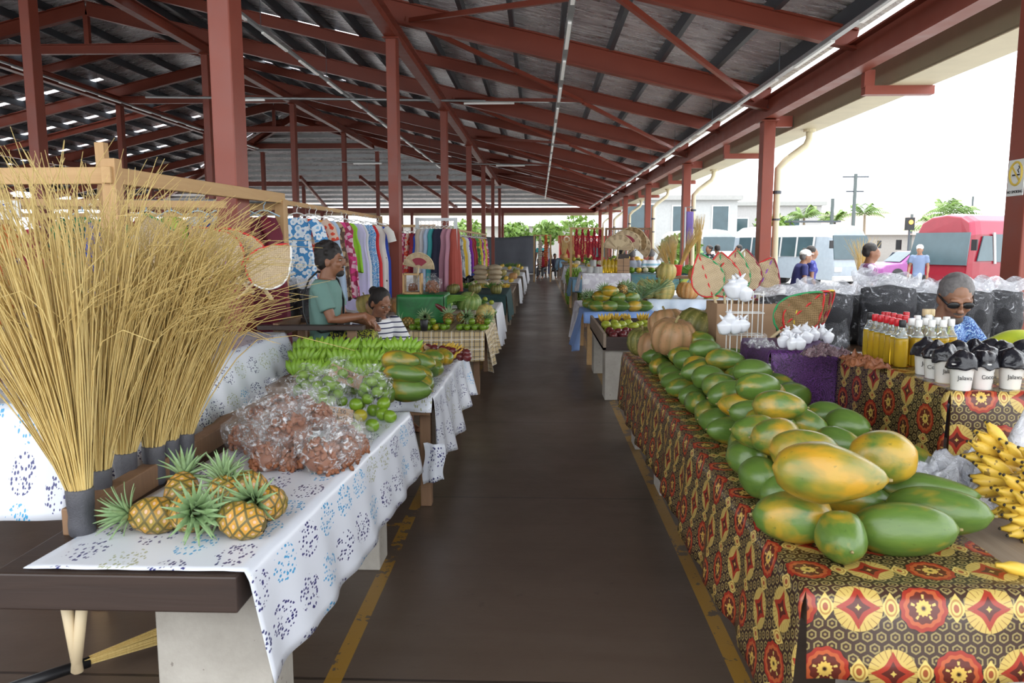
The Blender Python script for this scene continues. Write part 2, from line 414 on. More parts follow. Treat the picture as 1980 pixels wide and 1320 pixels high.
def m_film_(name, tint, alpha, rough=.12, bs=26, k=4.5):
    g = G(name, rough, tint); v = g.coord()
    f = g.noise(v, bs, 4, .6, 1.5); g.bump(f, .9, .02); g.set('Specular IOR Level', .9)
    tr = g.t.nodes.new('ShaderNodeBsdfTransparent'); mx = g.t.nodes.new('ShaderNodeMixShader')
    fr = (f - .54).mx(0) * k + alpha; fr = fr.mx(.04).mn(.95)  # white highlights of the creased film painted as streaks of opaque tint
    g.link(fr, mx.inputs[0]); g.link(tr.outputs[0], mx.inputs[1]); g.link(g.b.outputs[0], mx.inputs[2]); g.link(mx.outputs[0], g.out.inputs[0])
    return g.m
m_film = m_film_('clear_plastic', (.85, .86, .88), .07)
m_film_w = m_film_('milky_plastic', (.82, .84, .90), .55)
m_plastic_white = flat((.80, .82, .86), .25, 0, .08, 12, .3)
m_plastic_black = flat((.015, .015, .02), .18, 0, .2, 12, .5)
m_charcoal = flat((.018, .018, .022), .75, 0, .5, 30, 1.0)
m_card = m_wood_('cardboard', (.30, .18, .10), (.42, .27, .16), 1, .8, 0)
m_nuts = m_fruit('peanut_shell', (.14, .040, .018), (.30, .11, .042), 14, .55)
def m_weave_(name, a, b, sc=70):
    g = G(name, .65, a); u, v, _ = g.sep(g.coord('UV'))
    f = ((u * sc).sin() * (v * sc).sin()); n = g.noise(g.coord(), 9, 2)
    c = g.mix((f * .5 + .5), a, b); g.set('Base Color', g.mix(n * .4, c, a)); g.bump(f, .6, .004); return g.m
m_weave = m_weave_('woven_palm', (.42, .30, .17), (.66, .54, .36), 380)
m_weave2 = m_weave_('woven_reed', (.36, .23, .10), (.13, .08, .03), 420)
def m_skin_(c):
    g = G('skin', .45, c); v = g.coord(); f = g.noise(v, 8, 3); g.set('Base Color', g.mix(f, tuple(x * .85 for x in c), tuple(x * 1.15 for x in c)))
    g.set('Subsurface Weight', .08); g.set('Subsurface Radius', (.1, .04, .02)); return g.m
m_skin = m_skin_((.22, .095, .05)); m_skin2 = m_skin_((.27, .13, .075))
m_hair = flat((.012, .009, .008), .5, 0, .4, 60, .8)
m_hair_grey = flat((.16, .15, .15), .6, 0, .5, 60, .8)
def glassy(name, c, rough=.05, tr=.9):
    g = G(name, rough, c); g.set('Transmission Weight', tr); g.set('IOR', 1.35); return g.m
m_oil = glassy('golden_oil', (.86, .56, .04), .08, .6)
m_glass = glassy('clear_glass', (.9, .95, .92), .04, .85)
m_bus_glass = flat((.05, .085, .10), .15, 0, .3, 2)
m_cyanw = flat((.45, .62, .75), .5)
# ---------------------------------------------------------------- the market hall
XA, XB, XR, XC, XD, XE, XL = -2.4, -8.4, -11.4, -14.4, -20.4, 3.7, -26.5
YF = [6.1 + 6.95 * k for k in range(7)]; YM = [y + 3.475 for y in YF]; YEND = 51.7; Y0 = -1.0; YR = YEND - 15.1
def rb(x):  # underside of the rafters
    return 5.2 - .235 * (x + 2.4) if x >= XR else 5.2 - .235 * ((2 * XR - x) + 2.4)
def ib(m, a, b, w_, h):
    a, b = Vector(a), Vector(b); u = Vector((0, 0, 1)); t = .022
    m.beam(a, b, .02, h - .02); m.beam(a + u * (h / 2 - t / 2), b + u * (h / 2 - t / 2), w_, t); m.beam(a - u * (h / 2 - t / 2), b - u * (h / 2 - t / 2), w_, t); return m
def struct(name, m, mt, **kw): return obj(name, m, mt, kind='structure', **kw)
# ground and floor
struct('ground', M().box((30, 60, -.40), (260, 260, .5)), flat((.45, .44, .42), .85, 0, .1, .6))
struct('floor', M().box((-11.3, 25, -.08), (31.2, 58, .16)), m_floor)
struct('kerb', M().box((4.62, 25, -.09), (.5, 58, .12)), m_block)
# roof sheets, with the translucent strips left open to the sky
def sheet_roof(name, x0, x1, gaps):
    m = M(); ys = [Y0]
    for a, b, g0, g1 in sorted(gaps):
        for y in (a, b): ys.append(y)
    ys.append(YEND); ys = sorted(ys)
    inner = x1 if abs(x1 - XR) < .01 else x0; outer = x0 if inner == x1 else x1
    nx = 14
    for i in range(nx):
        xa, xb = x0 + (x1 - x0) * i / nx, x0 + (x1 - x0) * (i + 1) / nx
        for j in range(len(ys) - 1):
            ya, yb = ys[j], ys[j + 1]
            if any(abs(ya - a) < 1e-6 and g0 <= (xa + xb) / 2 <= g1 for a, b, g0, g1 in gaps): continue
            def lim(x, y): return min(y, YEND - abs(x - outer))
            if lim(xa, ya) < ya and lim(xb, ya) < ya: continue
            k = len(m.v)
            m.v += [(xa, lim(xa, ya), rb(xa) + .56), (xb, lim(xb, ya), rb(xb) + .56), (xb, lim(xb, yb), rb(xb) + .56), (xa, lim(xa, yb), rb(xa) + .56)]
            m.f.append([k, k + 1, k + 2, k + 3]); m.mi.append(0)
    return struct(name, m, m_foil, solid=.03)
gr = [(14.4, 14.75, -20, -14), (18.6, 18.9, -21, -15), (22.4, 22.7, -22, -15), (26.2, 26.5, -23, -15), (30.1, 30.4, -23, -15), (33.8, 34.1, -23, -15), (37.5, 37.8, -24, -18)]
sheet_roof('ceiling', XR, XE + .25, [(17.3, 17.55, -7.6, -3.6), (24.2, 24.4, -9.6, -6), (31.2, 31.4, -10, -6)])
sheet_roof('ceiling', XL, XR, gr)
m = M(); m.v = [(XE + .25, YEND + .2, rb(XE) + .5), (XL, YEND + .2, rb(XE) + .5), (XR, YR, rb(XR) + .56)]; m.f = [[0, 1, 2]]; m.mi = [0]
struct('ceiling', m, m_foil, solid=.03)
# purlins
def lip(m, a, b): m.beam(a, b, .07, .19)
xs = [XE - .15 - .8 * i for i in range(19)]
for x in xs:
    ye = YEND - (XE - x) - .2
    p = M(); lip(p, (x, Y0, rb(x) + .44), (x, ye, rb(x) + .44)); o = struct('purlin', p, m_grey_steel)
for i in range(17):
    x = XL + .5 + .85 * i; ye = YEND - (x - XL) - .2
    p = M(); lip(p, (x, Y0 + 3, rb(x) + .44), (x, max(ye, Y0 + 6), rb(x) + .44)); struct('purlin', p, m_grey_steel)
for i in range(16):
    t = i / 16.3; y = YEND - .2 - (YEND - YR) * t; z = rb(XE) + .36 + (rb(XR) - rb(XE)) * t
    xw = (XE - XR) * (1 - t) - .3
    p = M(); p.beam((XR - xw, y, z), (XR + xw, y, z), .09, .16); struct('purlin', p, m_galv)
# columns
def column(x, y, zt, w_=.17, d=.26):
    m = M(); m.box((x, y, zt / 2), (.022 if 0 else w_, d, zt)); m.box((x, y, .01), (w_ + .14, d + .14, .03))
    m.box((x, y, zt - .012), (w_ + .10, d + .1, .024))
    struct('column', m, m_red, bevel=.012)
for k, y in enumerate(YF):
    column(XE, y, rb(XE) - .15, .19, .25); column(XA, y, rb(XA) - .26)
    if k > 0: column(XB, y, rb(XB) - .26)
    if k > 1: column(XC, y, rb(XC) - .26)
    if k > 1: column(XD, y, rb(XD) - .26)
    column(XL, y, rb(XL) - .26) if k > 2 else None
for x in (XA - 7, XA, XB, XC): column(x, YEND, 3.7)
# rafters
for k, y in enumerate(sorted(YF + YM)):
    main = k % 2 == 0; h = .36 if main else .24; w_ = .17 if main else .12
    zo = h / 2 + (0 if main else .12)
    hipx = XE - (YEND - y); xin = max(XR, hipx); m = M()
    if y < YEND - .5: ib(m, (XE, y, rb(XE) + zo), (xin, y, rb(xin) + zo), w_, h); struct('rafter', m, m_red)
    xin = min(XR, XL + (YEND - y)); m = M()
    if y > 9 and y < YEND - .5: ib(m, (XL, y, rb(XL) + zo), (xin, y, rb(xin) + zo), w_, h); struct('rafter', m, m_red)
    if main and 12 < y < YR + 4:
        m = M(); ib(m, (XB, y, rb(XB) - .10), (XC, y, rb(XC) - .10), .14, .24); m.beam((XR, y, rb(XB)), (XR, y, rb(XR)), .12, .12); struct('tie_beam', m, m_red)
for x, s in ((XE, 1), (XL, -1)):
    m = M(); ib(m, (x, YEND, rb(x) + .1), (XR, YR, rb(XR) + .1), .16, .34); struct('hip_rafter', m, m_red)
# beams along the rows of columns
for x, h, z in ((XE, .34, 3.80), (XA, .26, rb(XA) - .13), (XB, .26, rb(XB) - .13), (XC, .30, rb(XC) - .15), (XD, .26, rb(XD) - .13), (XL, .34, 3.8)):
    m = M(); y1 = {XA: YEND - 5.9, XB: YEND - 12, XC: YEND - 12, XD: YEND - 6}.get(x, YEND)
    ib(m, (x, Y0 if x > -10 else 8, z), (x, y1, z), .19, h); struct('eave_beam' if x in (XE, XL) else 'column_beam', m, m_red)
m = M(); ib(m, (XL, YEND, 3.8), (XE, YEND, 3.8), .19, .34); struct('eave_beam', m, m_red)
for y, z in ((YEND - 5.9, rb(XA) - .1), (YEND - 12, rb(XB) - .1)):
    m = M(); x = XE - (YEND - y); ib(m, (x, y, z), (2 * XR - x, y, z), .16, .26); struct('cross_beam', m, m_red)
for k in range(6):
    for (ya, xa, yb, xb) in ((YF[k], -2.2, YM[k], .9), (YM[k], .9, YF[k + 1], 3.45), (YF[k + 1], -2.1, YM[k], .8)):
        m = M(); m.beam((xa, ya, rb(xa) + .10), (xb, yb, rb(xb) + .12), .06, .07); struct('roof_brace', m, m_red)
# struts running up from the far column row to the hip
for x in (-19.5, -14, -9.3, -5.4, -3.2):
    m = M(); m.beam((x, YEND - .2, 3.95), (x * .72 - 3.4, YEND - 7.5, 5.35), .12, .2); struct('hip_strut', m, m_red)
# the gutter, brackets and downpipes outside the right eave
m = M(); m.box((4.115, 27.4, 3.70), (.03, 48.6, .42)); m.box((4.57, 27.4, 3.66), (.03, 48.6, .34)); o = struct('gutter', m, m_olive)
m = M(); m.box((4.34, 27.4, 3.495), (.48, 48.6, .03)); obj('gutter_underside', m, m_cream, o)
m = M(); m.box((-11.4, YEND + .35, 3.62), (31, .45, .3)); struct('gutter', m, m_cream)
for y in YM[:-1]:
    m = M(); m.box((4.21, y, 3.43), (.80, .12, .10)); m.box((3.86, y, 3.56), (.12, .1, .2)); struct('gutter_bracket', m, m_red)
for y in YF:
    m = M(); m.box((3.93, y, 3.60), (.3, .1, .17)); struct('gutter_bracket', m, m_red)
    m = M(); r = .08 if y < 7 else .055; x = XE + .2 + (r if y < 7 else 0)
    m.tube([(4.38, y + .02, 3.5), (4.38, y + .02, 3.33), (4.33, y + .02, 3.22), (4.02, y + .02, 2.99), (x, y + .02, 2.85), (x, y + .02, 2.6), (x, y + .02, 0)], r, 12)
    o = struct('downpipe', m, m_cream if y > 7 else m_white, smooth=True)
    m = M(); m.tube([(x, y + .02, 2.45), (x, y + .02, 2.5)], r + .015, 12); m.tube([(x, y + .02, 2.02), (x, y + .02, 2.05)], r + .015, 12); obj('pipe_clamp', m, m_grey_steel, o)
    m = M(); m.tube([(4.38, y + .02, 3.44), (4.38, y + .02, 3.5)], r + .04, 12); obj('outlet', m, m_cream, o)
# light rails with their tubes
m_tube = G('lamp_tube', .3, (.9, .9, .88)); m_tube.set('Emission Color', (1, 1, .97)); m_tube.set('Emission Strength', .03); m_tube = m_tube.m
n = 0
for (x, z, ya, yb, what) in ((.36, 4.32, 7.5, 48, 'above the middle of the aisle'), (3.18, 3.86, 6.6, 50, 'close to the right eave'), (-4.6, 5.15, 9, 38, 'left of the large near column'), (-13.6, 6.2, 12, 38, 'along the far left row of columns')):
    e = empty('light_rail', (x, ya, z), label='long grey rail of fluorescent tubes hanging ' + what, cat='light rail')
    m = M(); m.box((0, (yb - ya) / 2, 0), (.07, yb - ya, .045)); obj('rail', m, m_galv, e)
    for i in range(0, int(yb - ya), 2):
        t = M(); t.box((0, i + .9, -.035), (.045, 1.25, .03)); obj('lamp_tube', t, m_tube, e)
    for i in range(0, int(yb - ya), 4): obj('hanger_wire', M().tube([(0, i + .2, 0), (0, i + .2, rb(x) + .4 - z)], .006, 4), m_grey_steel, e)
for i, y in enumerate((19.0, 33.0)):
    e = empty('cross_rail', (-9.5, y, 5.15 - i * .1), label='thin pale pipe crossing the hall %s' % ('in front of the second row of rafters' if not i else 'far back above the racks'), cat='pipe')
    m = M(); m.tube([(0, 0, 0), (11.5, 0, -.2)], .03, 6); obj('pipe', m, m_galv, e, smooth=True)
    for q in (8.3, 2.3): obj('lamp_tube', M().box((q, 0, -.05 - q * .018), (1.2, .05, .04)), m_tube, e)
# no smoking sign on the near right column
e = empty('no_smoking_sign', (XE - .103, 6.09, 2.14), label='white no smoking sign with yellow ring on the near right red column', cat='sign')
obj('plate', M().box((0, 0, 0), (.004, .20, .27)), flat((.78, .79, .76), .4), e)
m = M(); m.tube([(-.004, .075 * cos(a * PI / 14), .03 + .085 * sin(a * PI / 14)) for a in range(29)], .009, 6, False); m.beam((-.005, .052, .085), (-.005, -.052, -.03), .004, .014); obj('ring', m, flat((.72, .52, .08), .5), e)
m = M(); m.box((-.003, 0, .02), (.004, .09, .012)); m.tube([(-.004, -.035, .035), (-.004, -.02, .055), (-.004, -.04, .07), (-.004, -.03, .085)], .004, 5); obj('cigarette', m, m_black, e)
def text(body, size, mt, parent, loc, rot, name='lettering', ext=.001, align='CENTER'):
    cu = bpy.data.curves.new(name, 'FONT'); cu.body = body; cu.size = size; cu.align_x = align; cu.extrude = ext
    t = bpy.data.objects.new(name, cu); COL.objects.link(t)
    C.view_layer.update(); me = bpy.data.meshes.new_from_object(t.evaluated_get(C.evaluated_depsgraph_get()))
    bpy.data.objects.remove(t); me.materials.clear(); me.materials.append(mt)
    return obj(name, me, mt, parent, loc=loc, rot=rot)
text('NO SMOKING', .030, m_black, e, (-.004, 0, -.115), (PI / 2, 0, -PI / 2))
# ---------------------------------------------------------------- builders
def cloth(name, x0, x1, y0, y1, z, dl=0, dr=0, df=0, db=0, mt=None, seed=0, flare=.05, wave=1.0, skew=0, **kw):
    """a cloth laid over a table: one sheet with hanging sides (left, right, front, back)"""
    W, D = x1 - x0, y1 - y0; st = .03 if max(W, D) < 3 else .045
    def lin(a, b, n): return [a + (b - a) * i / n for i in range(n + 1)]
    def axis(lo, ln, hi):
        r = []
        if lo: r += lin(-lo, 0, max(3, int(lo / st)))[:-1]
        r += lin(0, ln, max(4, int(ln / st)))
        if hi: r += lin(ln, ln + hi, max(3, int(hi / st)))[1:]
        return r
    us, vs = axis(dl, W, dr), axis(df, D, db); m = M(); k = 0; idx = {}
    for j, v in enumerate(vs):
        for i, u in enumerate(us):
            du = u - W if u > W + 1e-6 else (-u if u < -1e-6 else 0); dv = v - D if v > D + 1e-6 else (-v if v < -1e-6 else 0)
            if du > 1e-6 and dv > 1e-6: continue
            cu, cv = min(max(u, 0), W), min(max(v, 0), D); t = du or dv
            x, y, zz = x0 + cu, y0 + cv, z + .002
            x += skew * (cv / D - .5) if D else 0
            s_ = 1 if (u > W + 1e-6 or v > D + 1e-6) else -1
            if t:
                q = (cv if du else cu) + seed; L = (dr if s_ > 0 else dl) if du else (db if s_ > 0 else df)
                tt = t / L
                off = .008 + flare * tt + wave * tt * (.022 * sin(q * 11 + seed) + .014 * sin(q * 23 + 2 * seed))
                zz = z - t * (1 + .07 * sin(q * 3.1 + seed) * wave) + .002
                if du: x += s_ * off
                else: y += s_ * off
            else:
                n_ = mnoise.noise(Vector((x * 5, y * 5, seed))); zz += abs(n_) * .006 * wave + .001 * sin(x * 40)
            m.v.append((x, y, zz)); m.uv[k] = (x0 + u, y0 + v); idx[(i, j)] = k; k += 1
    for j in range(len(vs) - 1):
        for i in range(len(us) - 1):
            q = [idx.get(a) for a in ((i, j), (i + 1, j), (i + 1, j + 1), (i, j + 1))]
            if None not in q: m.f.append(q); m.mi.append(0)
    return obj(name, m, mt, smooth=True, solid=.0025, **kw)
def bench(x0, x1, y0, y1, z, legs, label, wood=m_dark_wood, th=.11, legmat=m_block, legw=None, legd=.20, group=None, cat='table', board=False):
    """market table: timber top on concrete blocks or wooden posts"""
    e = empty('market_table', ((x0 + x1) / 2, (y0 + y1) / 2, 0), label=label, cat=cat)
    if group: e['group'] = group
    cx, cy = e.location.x, e.location.y; zt = z - .004
    obj('tabletop', M().box((0, 0, zt - th / 2), (x1 - x0, y1 - y0, th)), wood, e, bevel=.006)
    for (lx0, lx1, ly) in legs:
        obj('leg', M().box(((lx0 + lx1) / 2 - cx, ly - cy, (zt - th) / 2), (lx1 - lx0, legd, zt - th)), legmat, e, bevel=.006)
    return e
# ---- fruit
def pap_mesh(seed):
    r = random.Random(seed); k = r.uniform(.10, .26)
    prof = []
    for i in range(15):
        t = i / 14; z = t - .5
        tt = min(1, max(0, t)); rr = (max(0, 1 - abs(2 * tt - 1) ** 2.3) ** .5) * (1 - k * max(0, t - .4) ** 1.2 * 2.2)
        prof.append((max(.02, rr * .5), z))
    return M().lathe(prof, 20, lambda q, z: 1 + .03 * cos(5 * q + seed) * (1 - z))
PEAR = None
PAPM = [pap_mesh(s_).mesh('papaya', m_papaya) for s_ in range(4)]
def pear_mesh():
    return M().lathe([(max(.02, .5 * (1 - abs(2 * t - 1) ** 2.4) ** .5 * (1 - .80 * max(0, t - .45) ** 1.0)), t - .5) for t in [i / 18 for i in range(19)]], 22, lambda q, z: 1 + .03 * cos(5 * q)).mesh('papaya', m_papaya)
PEAR = pear_mesh()
def papaya(p, L=.24, D=.14, yaw=0, ripe=.3, pitch=0, me=None, **kw):
    o = bpy.data.objects.new('papaya', me or R.choice(PAPM)); COL.objects.link(o); o.location = p
    o.rotation_euler = Euler((0, PI / 2 - pitch, yaw)); o.scale = (D, D * R.uniform(.95, 1.05), L); o.color = (ripe, ripe, ripe, 1)
    st = M().lathe([(.035, .488), (.028, .52), (.03, .525)], 8); s_ = obj('stem', st, m_stem, o, smooth=True)
    return tag(o, cat='papaya', **kw)
def pump_mesh(seed, mt, n=10, sq=.72, name='pumpkin'):
    prof = [(.03, -.42 * sq), (.22, -.47 * sq), (.38, -.40 * sq), (.48, -.18 * sq), (.5, .05 * sq), (.46, .28 * sq), (.34, .44 * sq), (.18, .47 * sq), (.05, .40 * sq)]
    P = []
    for i in range(len(prof) - 1):
        for t in (0, .5): P.append(tuple(prof[i][c] * (1 - t) + prof[i + 1][c] * t for c in (0, 1)))
    P.append(prof[-1])
    m = M().lathe(P, 40, lambda q, z: 1 - .14 * (1 - abs(sin(n * q / 2)) ** .55) * (1 if abs(z) < .46 * sq else .4)); m.jitter(.012, 3, seed)
    m = m.mesh(name, mt); m2 = M(); m2.tube([(0, 0, .38 * sq), (.01, .01, .5 * sq), (.05, .02, .62 * sq)], [.045, .03, .028], 7)
    return m, m2.mesh('stalk', m_stem)
def pumpkin(p, D, kind, rot=(0, 0, 0), sq=None, **kw):
    me, st = kind; o = bpy.data.objects.new('pumpkin', me); COL.objects.link(o); o.location = p; o.rotation_euler = rot; o.scale = (D, D, D * (sq or 1))
    s_ = bpy.data.objects.new('stalk', st); COL.objects.link(s_); s_.parent = o
    return tag(o, cat='pumpkin', **kw)
PK_O = pump_mesh(1, m_pump_o, 14); PK_G = pump_mesh(2, m_pump_g, 12, .8); PK_T = pump_mesh(3, m_pump_t, 10, .8); PK_Y = pump_mesh(4, m_pump_y, 9, .95)
def banana_pts(L, bend, n=7):
    return [(sin(bend * t) * L * .9 / max(bend, .1) * 1.0 if 0 else (1 - cos(bend * t)) * L / bend, 0, sin(bend * t) * L / bend) for t in [i / (n - 1) for i in range(n)]]
BAN = {}
def banana_part(mt, L=.12, r=.018, bend=.7):
    k = (mt.name, L, r, bend)
    if k not in BAN:
        m = M(); m.tube(banana_pts(L, bend, 9), [r * .35, r * .42, r * .85, r, r * 1.04, r, r * .85, r * .45, r * .25], 6); BAN[k] = m.mesh('banana', mt)
    return BAN[k]
def banana_hand(name, loc, rot, mt, n=8, L=.12, r=.018, spread=.9, rows=2, label=None, group=None, cat='bananas', tips=False):
    e = empty(name, loc, rot, label=label, cat=cat, group=group)
    obj('crown', M().ell((0, 0, 0), (.035, .022, .016), 8, 6), m_stem, e, smooth=True); me = banana_part(mt, L, r)
    tipm = None
    for k in range(rows):
        for i in range(n):
            t = (i / (n - 1) - .5) if n > 1 else 0
            b = bpy.data.objects.new('banana', me); COL.objects.link(b); b.parent = e
            b.location = (t * .06 * n / 6, (k - .5) * .022, 0)
            b.rotation_euler = Euler((t * .05 + (k - .5) * -.3 + R.uniform(-.06, .06), t * spread + R.uniform(-.07, .07), R.uniform(-.2, .2) + (PI / 2 if k == 0 else PI / 2)))
            b.rotation_euler = (Matrix.Rotation(t * spread + R.uniform(-.08, .08), 3, 'Y') @ Matrix.Rotation(.35 + (.28 if k else -.10) + R.uniform(-.06, .06), 3, 'X') @ Matrix.Rotation(PI / 2, 3, 'Z')).to_euler()
    return e
# ---- pineapples
def pine_meshes():
    m = M(); nv, nu = 16, 28
    def f(u, v):
        t = v; z = (t - .5); r = .5 * (sin(PI * (t * .94 + .03)) ** .42)
        q = 2 * PI * u; A = 0
        bmp = .022 * (cos(2 * PI * (u * 6 + v * 4)) * .5 + cos(2 * PI * (u * 6 - v * 4)) * .5)
        return Vector(((r + bmp) * cos(q), (r + bmp) * sin(q), z * 1.28))
    m.sheet(f, 54, 34, lambda u, v: (u * 6, v * 4)); m.ell((0, 0, -.625), (.17, .17, .03), 12, 6); body = m.mesh('pineapple', m_pineskin)
    c = M(); rr = random.Random(5)
    for i in range(34):
        a = i * 2.4; t = i / 34; up = .25 + 1.25 * t; L = .48 + .38 * (1 - abs(t - .5)); tilt = cos(up); 
        d = Vector((cos(a) * cos(up), sin(a) * cos(up), sin(up))); side = Vector((-sin(a), cos(a), 0)); base = Vector((cos(a) * .10, sin(a) * .10, .60 + t * .2)); w_ = .075
        k = len(c.v)
        for s_ in range(5):
            u = s_ / 4; p = base + d * L * u - Vector((0, 0, 1)) * .18 * u * u * (1 - t) + Vector((cos(a), sin(a), 0)) * .12 * u * u; ww = w_ * (1 - u ** 1.6) + .004
            c.v += [p - side * ww, p + d.cross(side) * -.03 * (1 - u), p + side * ww]
        for s_ in range(4):
            b = k + s_ * 3; c.f += [[b, b + 1, b + 4, b + 3], [b + 1, b + 2, b + 5, b + 4]]; c.mi += [0, 0]
    c.v = [tuple(x) for x in c.v]
    return body, c.mesh('crown', m_crown)
PINE = pine_meshes()
def pineapple(p, D=.12, rot=(0, 0, 0), **kw):
    o = bpy.data.objects.new('pineapple', PINE[0]); COL.objects.link(o); o.location = p; o.rotation_euler = rot; o.scale = (D, D, D)
    c = bpy.data.objects.new('crown', PINE[1]); COL.objects.link(c); c.parent = o; d = c.modifiers.new('thickness', 'SOLIDIFY'); d.thickness = .012
    return tag(o, cat='pineapple', **kw)
def roundfruit(name, p, D, mt, cat, sq=.94, **kw):
    k = ('rf', name, mt.name)
    if k not in MC:
        m = M().lathe([(.02, -.46), (.18, -.47), (.36, -.36), (.47, -.16), (.5, .02), (.46, .20), (.35, .36), (.18, .455), (.06, .465), (.02, .44)], 16); MC[k] = m.mesh(name, mt)
    o = bpy.data.objects.new(name, MC[k]); COL.objects.link(o); o.location = p; o.scale = (D, D, D * sq); o.rotation_euler = (R.uniform(-.6, .6), R.uniform(-.6, .6), R.uniform(0, 6))
    return tag(o, cat=cat, **kw)
def leaf_tuft(m, p, n, L, w_, up, seed=0, droop=.3):
    r = random.Random(seed)
    for i in range(n):
        a = r.uniform(0, 2 * PI); e = up + r.uniform(-.3, .3); l = L * r.uniform(.7, 1.2); d = Vector((cos(a) * cos(e), sin(a) * cos(e), sin(e))); s_ = Vector((-sin(a), cos(a), 0)) * w_; k = len(m.v)
        for j in range(4):
            t = j / 3; q = Vector(p) + d * l * t - Vector((0, 0, droop * l * t * t)); ww = (1 - t ** 1.5) * (.4 + t) + .03; m.v += [tuple(q - s_ * ww), tuple(q + s_ * ww)]
        for j in range(3): b = k + 2 * j; m.f.append([b, b + 1, b + 3, b + 2]); m.mi.append(0)
    return m
# ---- bags
def film_shell(seed, rx, ry, h, neck=True, amp=.018, n=28):
    def f(u, v):
        q = 2 * PI * u; t = v
        if neck: r = (sin(PI * min(1, t * .62 + .10)) ** .7 if t < .72 else sin(PI * (.5464)) ** .7 * (1 - ((t - .72) / .28) ** .7 * .86) + (t > .93) * (t - .93) * 6)
        else: r = .94 + .08 * sin(3 * t + seed)
        if t < .06: r *= .35 + t * 10.8
        w_ = 1 + .05 * sin(5 * q + seed + 4 * t) + .035 * sin(9 * q - seed * 2 + 7 * t)
        p = Vector((rx * r * w_ * cos(q), ry * r * w_ * sin(q), h * t)); return p + mnoise.noise_vector(p * 9 + Vector((seed, 0, 0))) * amp
    return f
def nut_bag_meshes(seed):
    r = random.Random(seed); m = M()
    for i in range(120):
        t = r.random() ** .8; z = .012 + .105 * t; q = r.uniform(0, 6.28); rr = max(.05, 1 - ((t - .25) / .85) ** 2) ** .5 * .86
        m.ell((.082 * rr * cos(q), .070 * rr * sin(q), z), (.017, .0095, .0095), 6, 4, (r.uniform(0, 3), r.uniform(0, 3), r.uniform(0, 3)))
    m.ell((0, 0, .05), (.072, .060, .05), 10, 6)
    a = m.mesh('peanuts', m_nuts); b = M().sheet(film_shell(seed, .105, .09, .20), 30, 16).mesh('bag', m_film); return a, b
NUTB = [nut_bag_meshes(s_) for s_ in (1, 2, 3)]
def nut_bag(p, rot, sc=1, **kw):
    e = empty('nut_bag', p, rot, cat='bag of nuts', **kw); e.scale = (sc,) * 3; a, b = R.choice(NUTB)
    obj('peanuts', a, None, e, kind='stuff'); obj('plastic_bag', b, None, e); return e
# ---- woven fans
def fan_meshes(style):
    """pointed palm leaf fan, blade upright in XZ with stem end at the origin"""
    def hw(t): return .125 * (sin(PI * min(1, t ** .75)) ** .75) * (1.0 if t < .5 else 1 - (t - .5) * .35) + .004
    m = M(); m.sheet(lambda u, v: Vector(((u - .5) * 2 * hw(v), .018 * sin(PI * u) + .004 * sin(v * 30), .05 + .33 * v)), 12, 24, lambda u, v: ((u - .5) * hw(v) * 2, v * .33))
    t1 = M(); t2 = M(); t3 = M()
    for s_ in (-1, 1):
        pts = [(s_ * hw(i / 24), .002, .05 + .33 * i / 24) for i in range(25)]
        (t1 if s_ < 0 else t2).tube(pts, .0062, 6)
    t3.tube([(0, .018 + .001, .05 + .33 * i / 12) for i in range(13)], .006, 5)
    h = M(); h.tube([(0, 0, .06), (0, 0, -.08)], [.009, .011], 7)
    return m.mesh('blade', m_weave if style < 3 else m_weave2), t1.mesh('edging', m_white), t2.mesh('edging', m_white), t3.mesh('rib', m_white), h.mesh('handle', m_straw2)
FANM = [fan_meshes(s_) for s_ in (0, 3)]
COLR = {'red': flat((.60, .03, .03), .6), 'green': flat((.03, .30, .10), .6), 'white': m_white, 'purple': flat((.30, .10, .45), .6), 'black': m_black, 'yellow': flat((.75, .55, .05), .6), 'maroon': flat((.25, .02, .04), .6), 'tan': m_straw2}
def fan(p, rot, cols=('red', 'red', 'green'), sc=1, dark=False, **kw):
    e = empty('woven_fan', p, rot, cat='woven fan', **kw); e.scale = (sc,) * 3; B = FANM[1 if dark else 0]
    obj('blade', B[0], None, e, solid=.006)
    for i, nm in ((1, 'edging'), (2, 'edging'), (3, 'rib')):
        me = B[i].copy(); me.materials.clear(); me.materials.append(COLR[cols[i - 1]]); obj(nm, me, None, e)
    obj('handle', B[4], None, e); return e
def round_fan(p, rot, sc=1, mt=m_weave, cols='maroon', **kw):
    e = empty('woven_fan', p, rot, cat='woven fan', **kw); e.scale = (sc,) * 3
    m = M(); m.sheet(lambda u, v: Vector((cos(PI * (.02 + .96 * u)) * .22 * v, .01 * sin(u * 40) * v, sin(PI * (.02 + .96 * u)) * .22 * v * 1.0 + .06 * v * 0)), 40, 6, lambda u, v: (u * .5, v * .2)); obj('blade', m, mt, e, smooth=True, solid=.006)
    m = M(); m.tube([(cos(PI * (.02 + .96 * i / 30)) * .22, 0, sin(PI * (.02 + .96 * i / 30)) * .22) for i in range(31)], .008, 6); obj('edging', m, m_straw2, e, smooth=True)
    m = M(); m.sheet(lambda u, v: Vector((cos(PI * (.25 + .5 * u)) * (.05 + .1 * v), -.008, sin(PI * (.25 + .5 * u)) * (.05 + .1 * v))), 12, 4, lambda u, v: (u * .3, v * .1)); obj('dyed_panel', m, COLR[cols], e, solid=.003)
    obj('handle', M().tube([(0, 0, .03), (0, 0, -.14)], [.012, .014], 7), m_straw2, e, smooth=True); return e
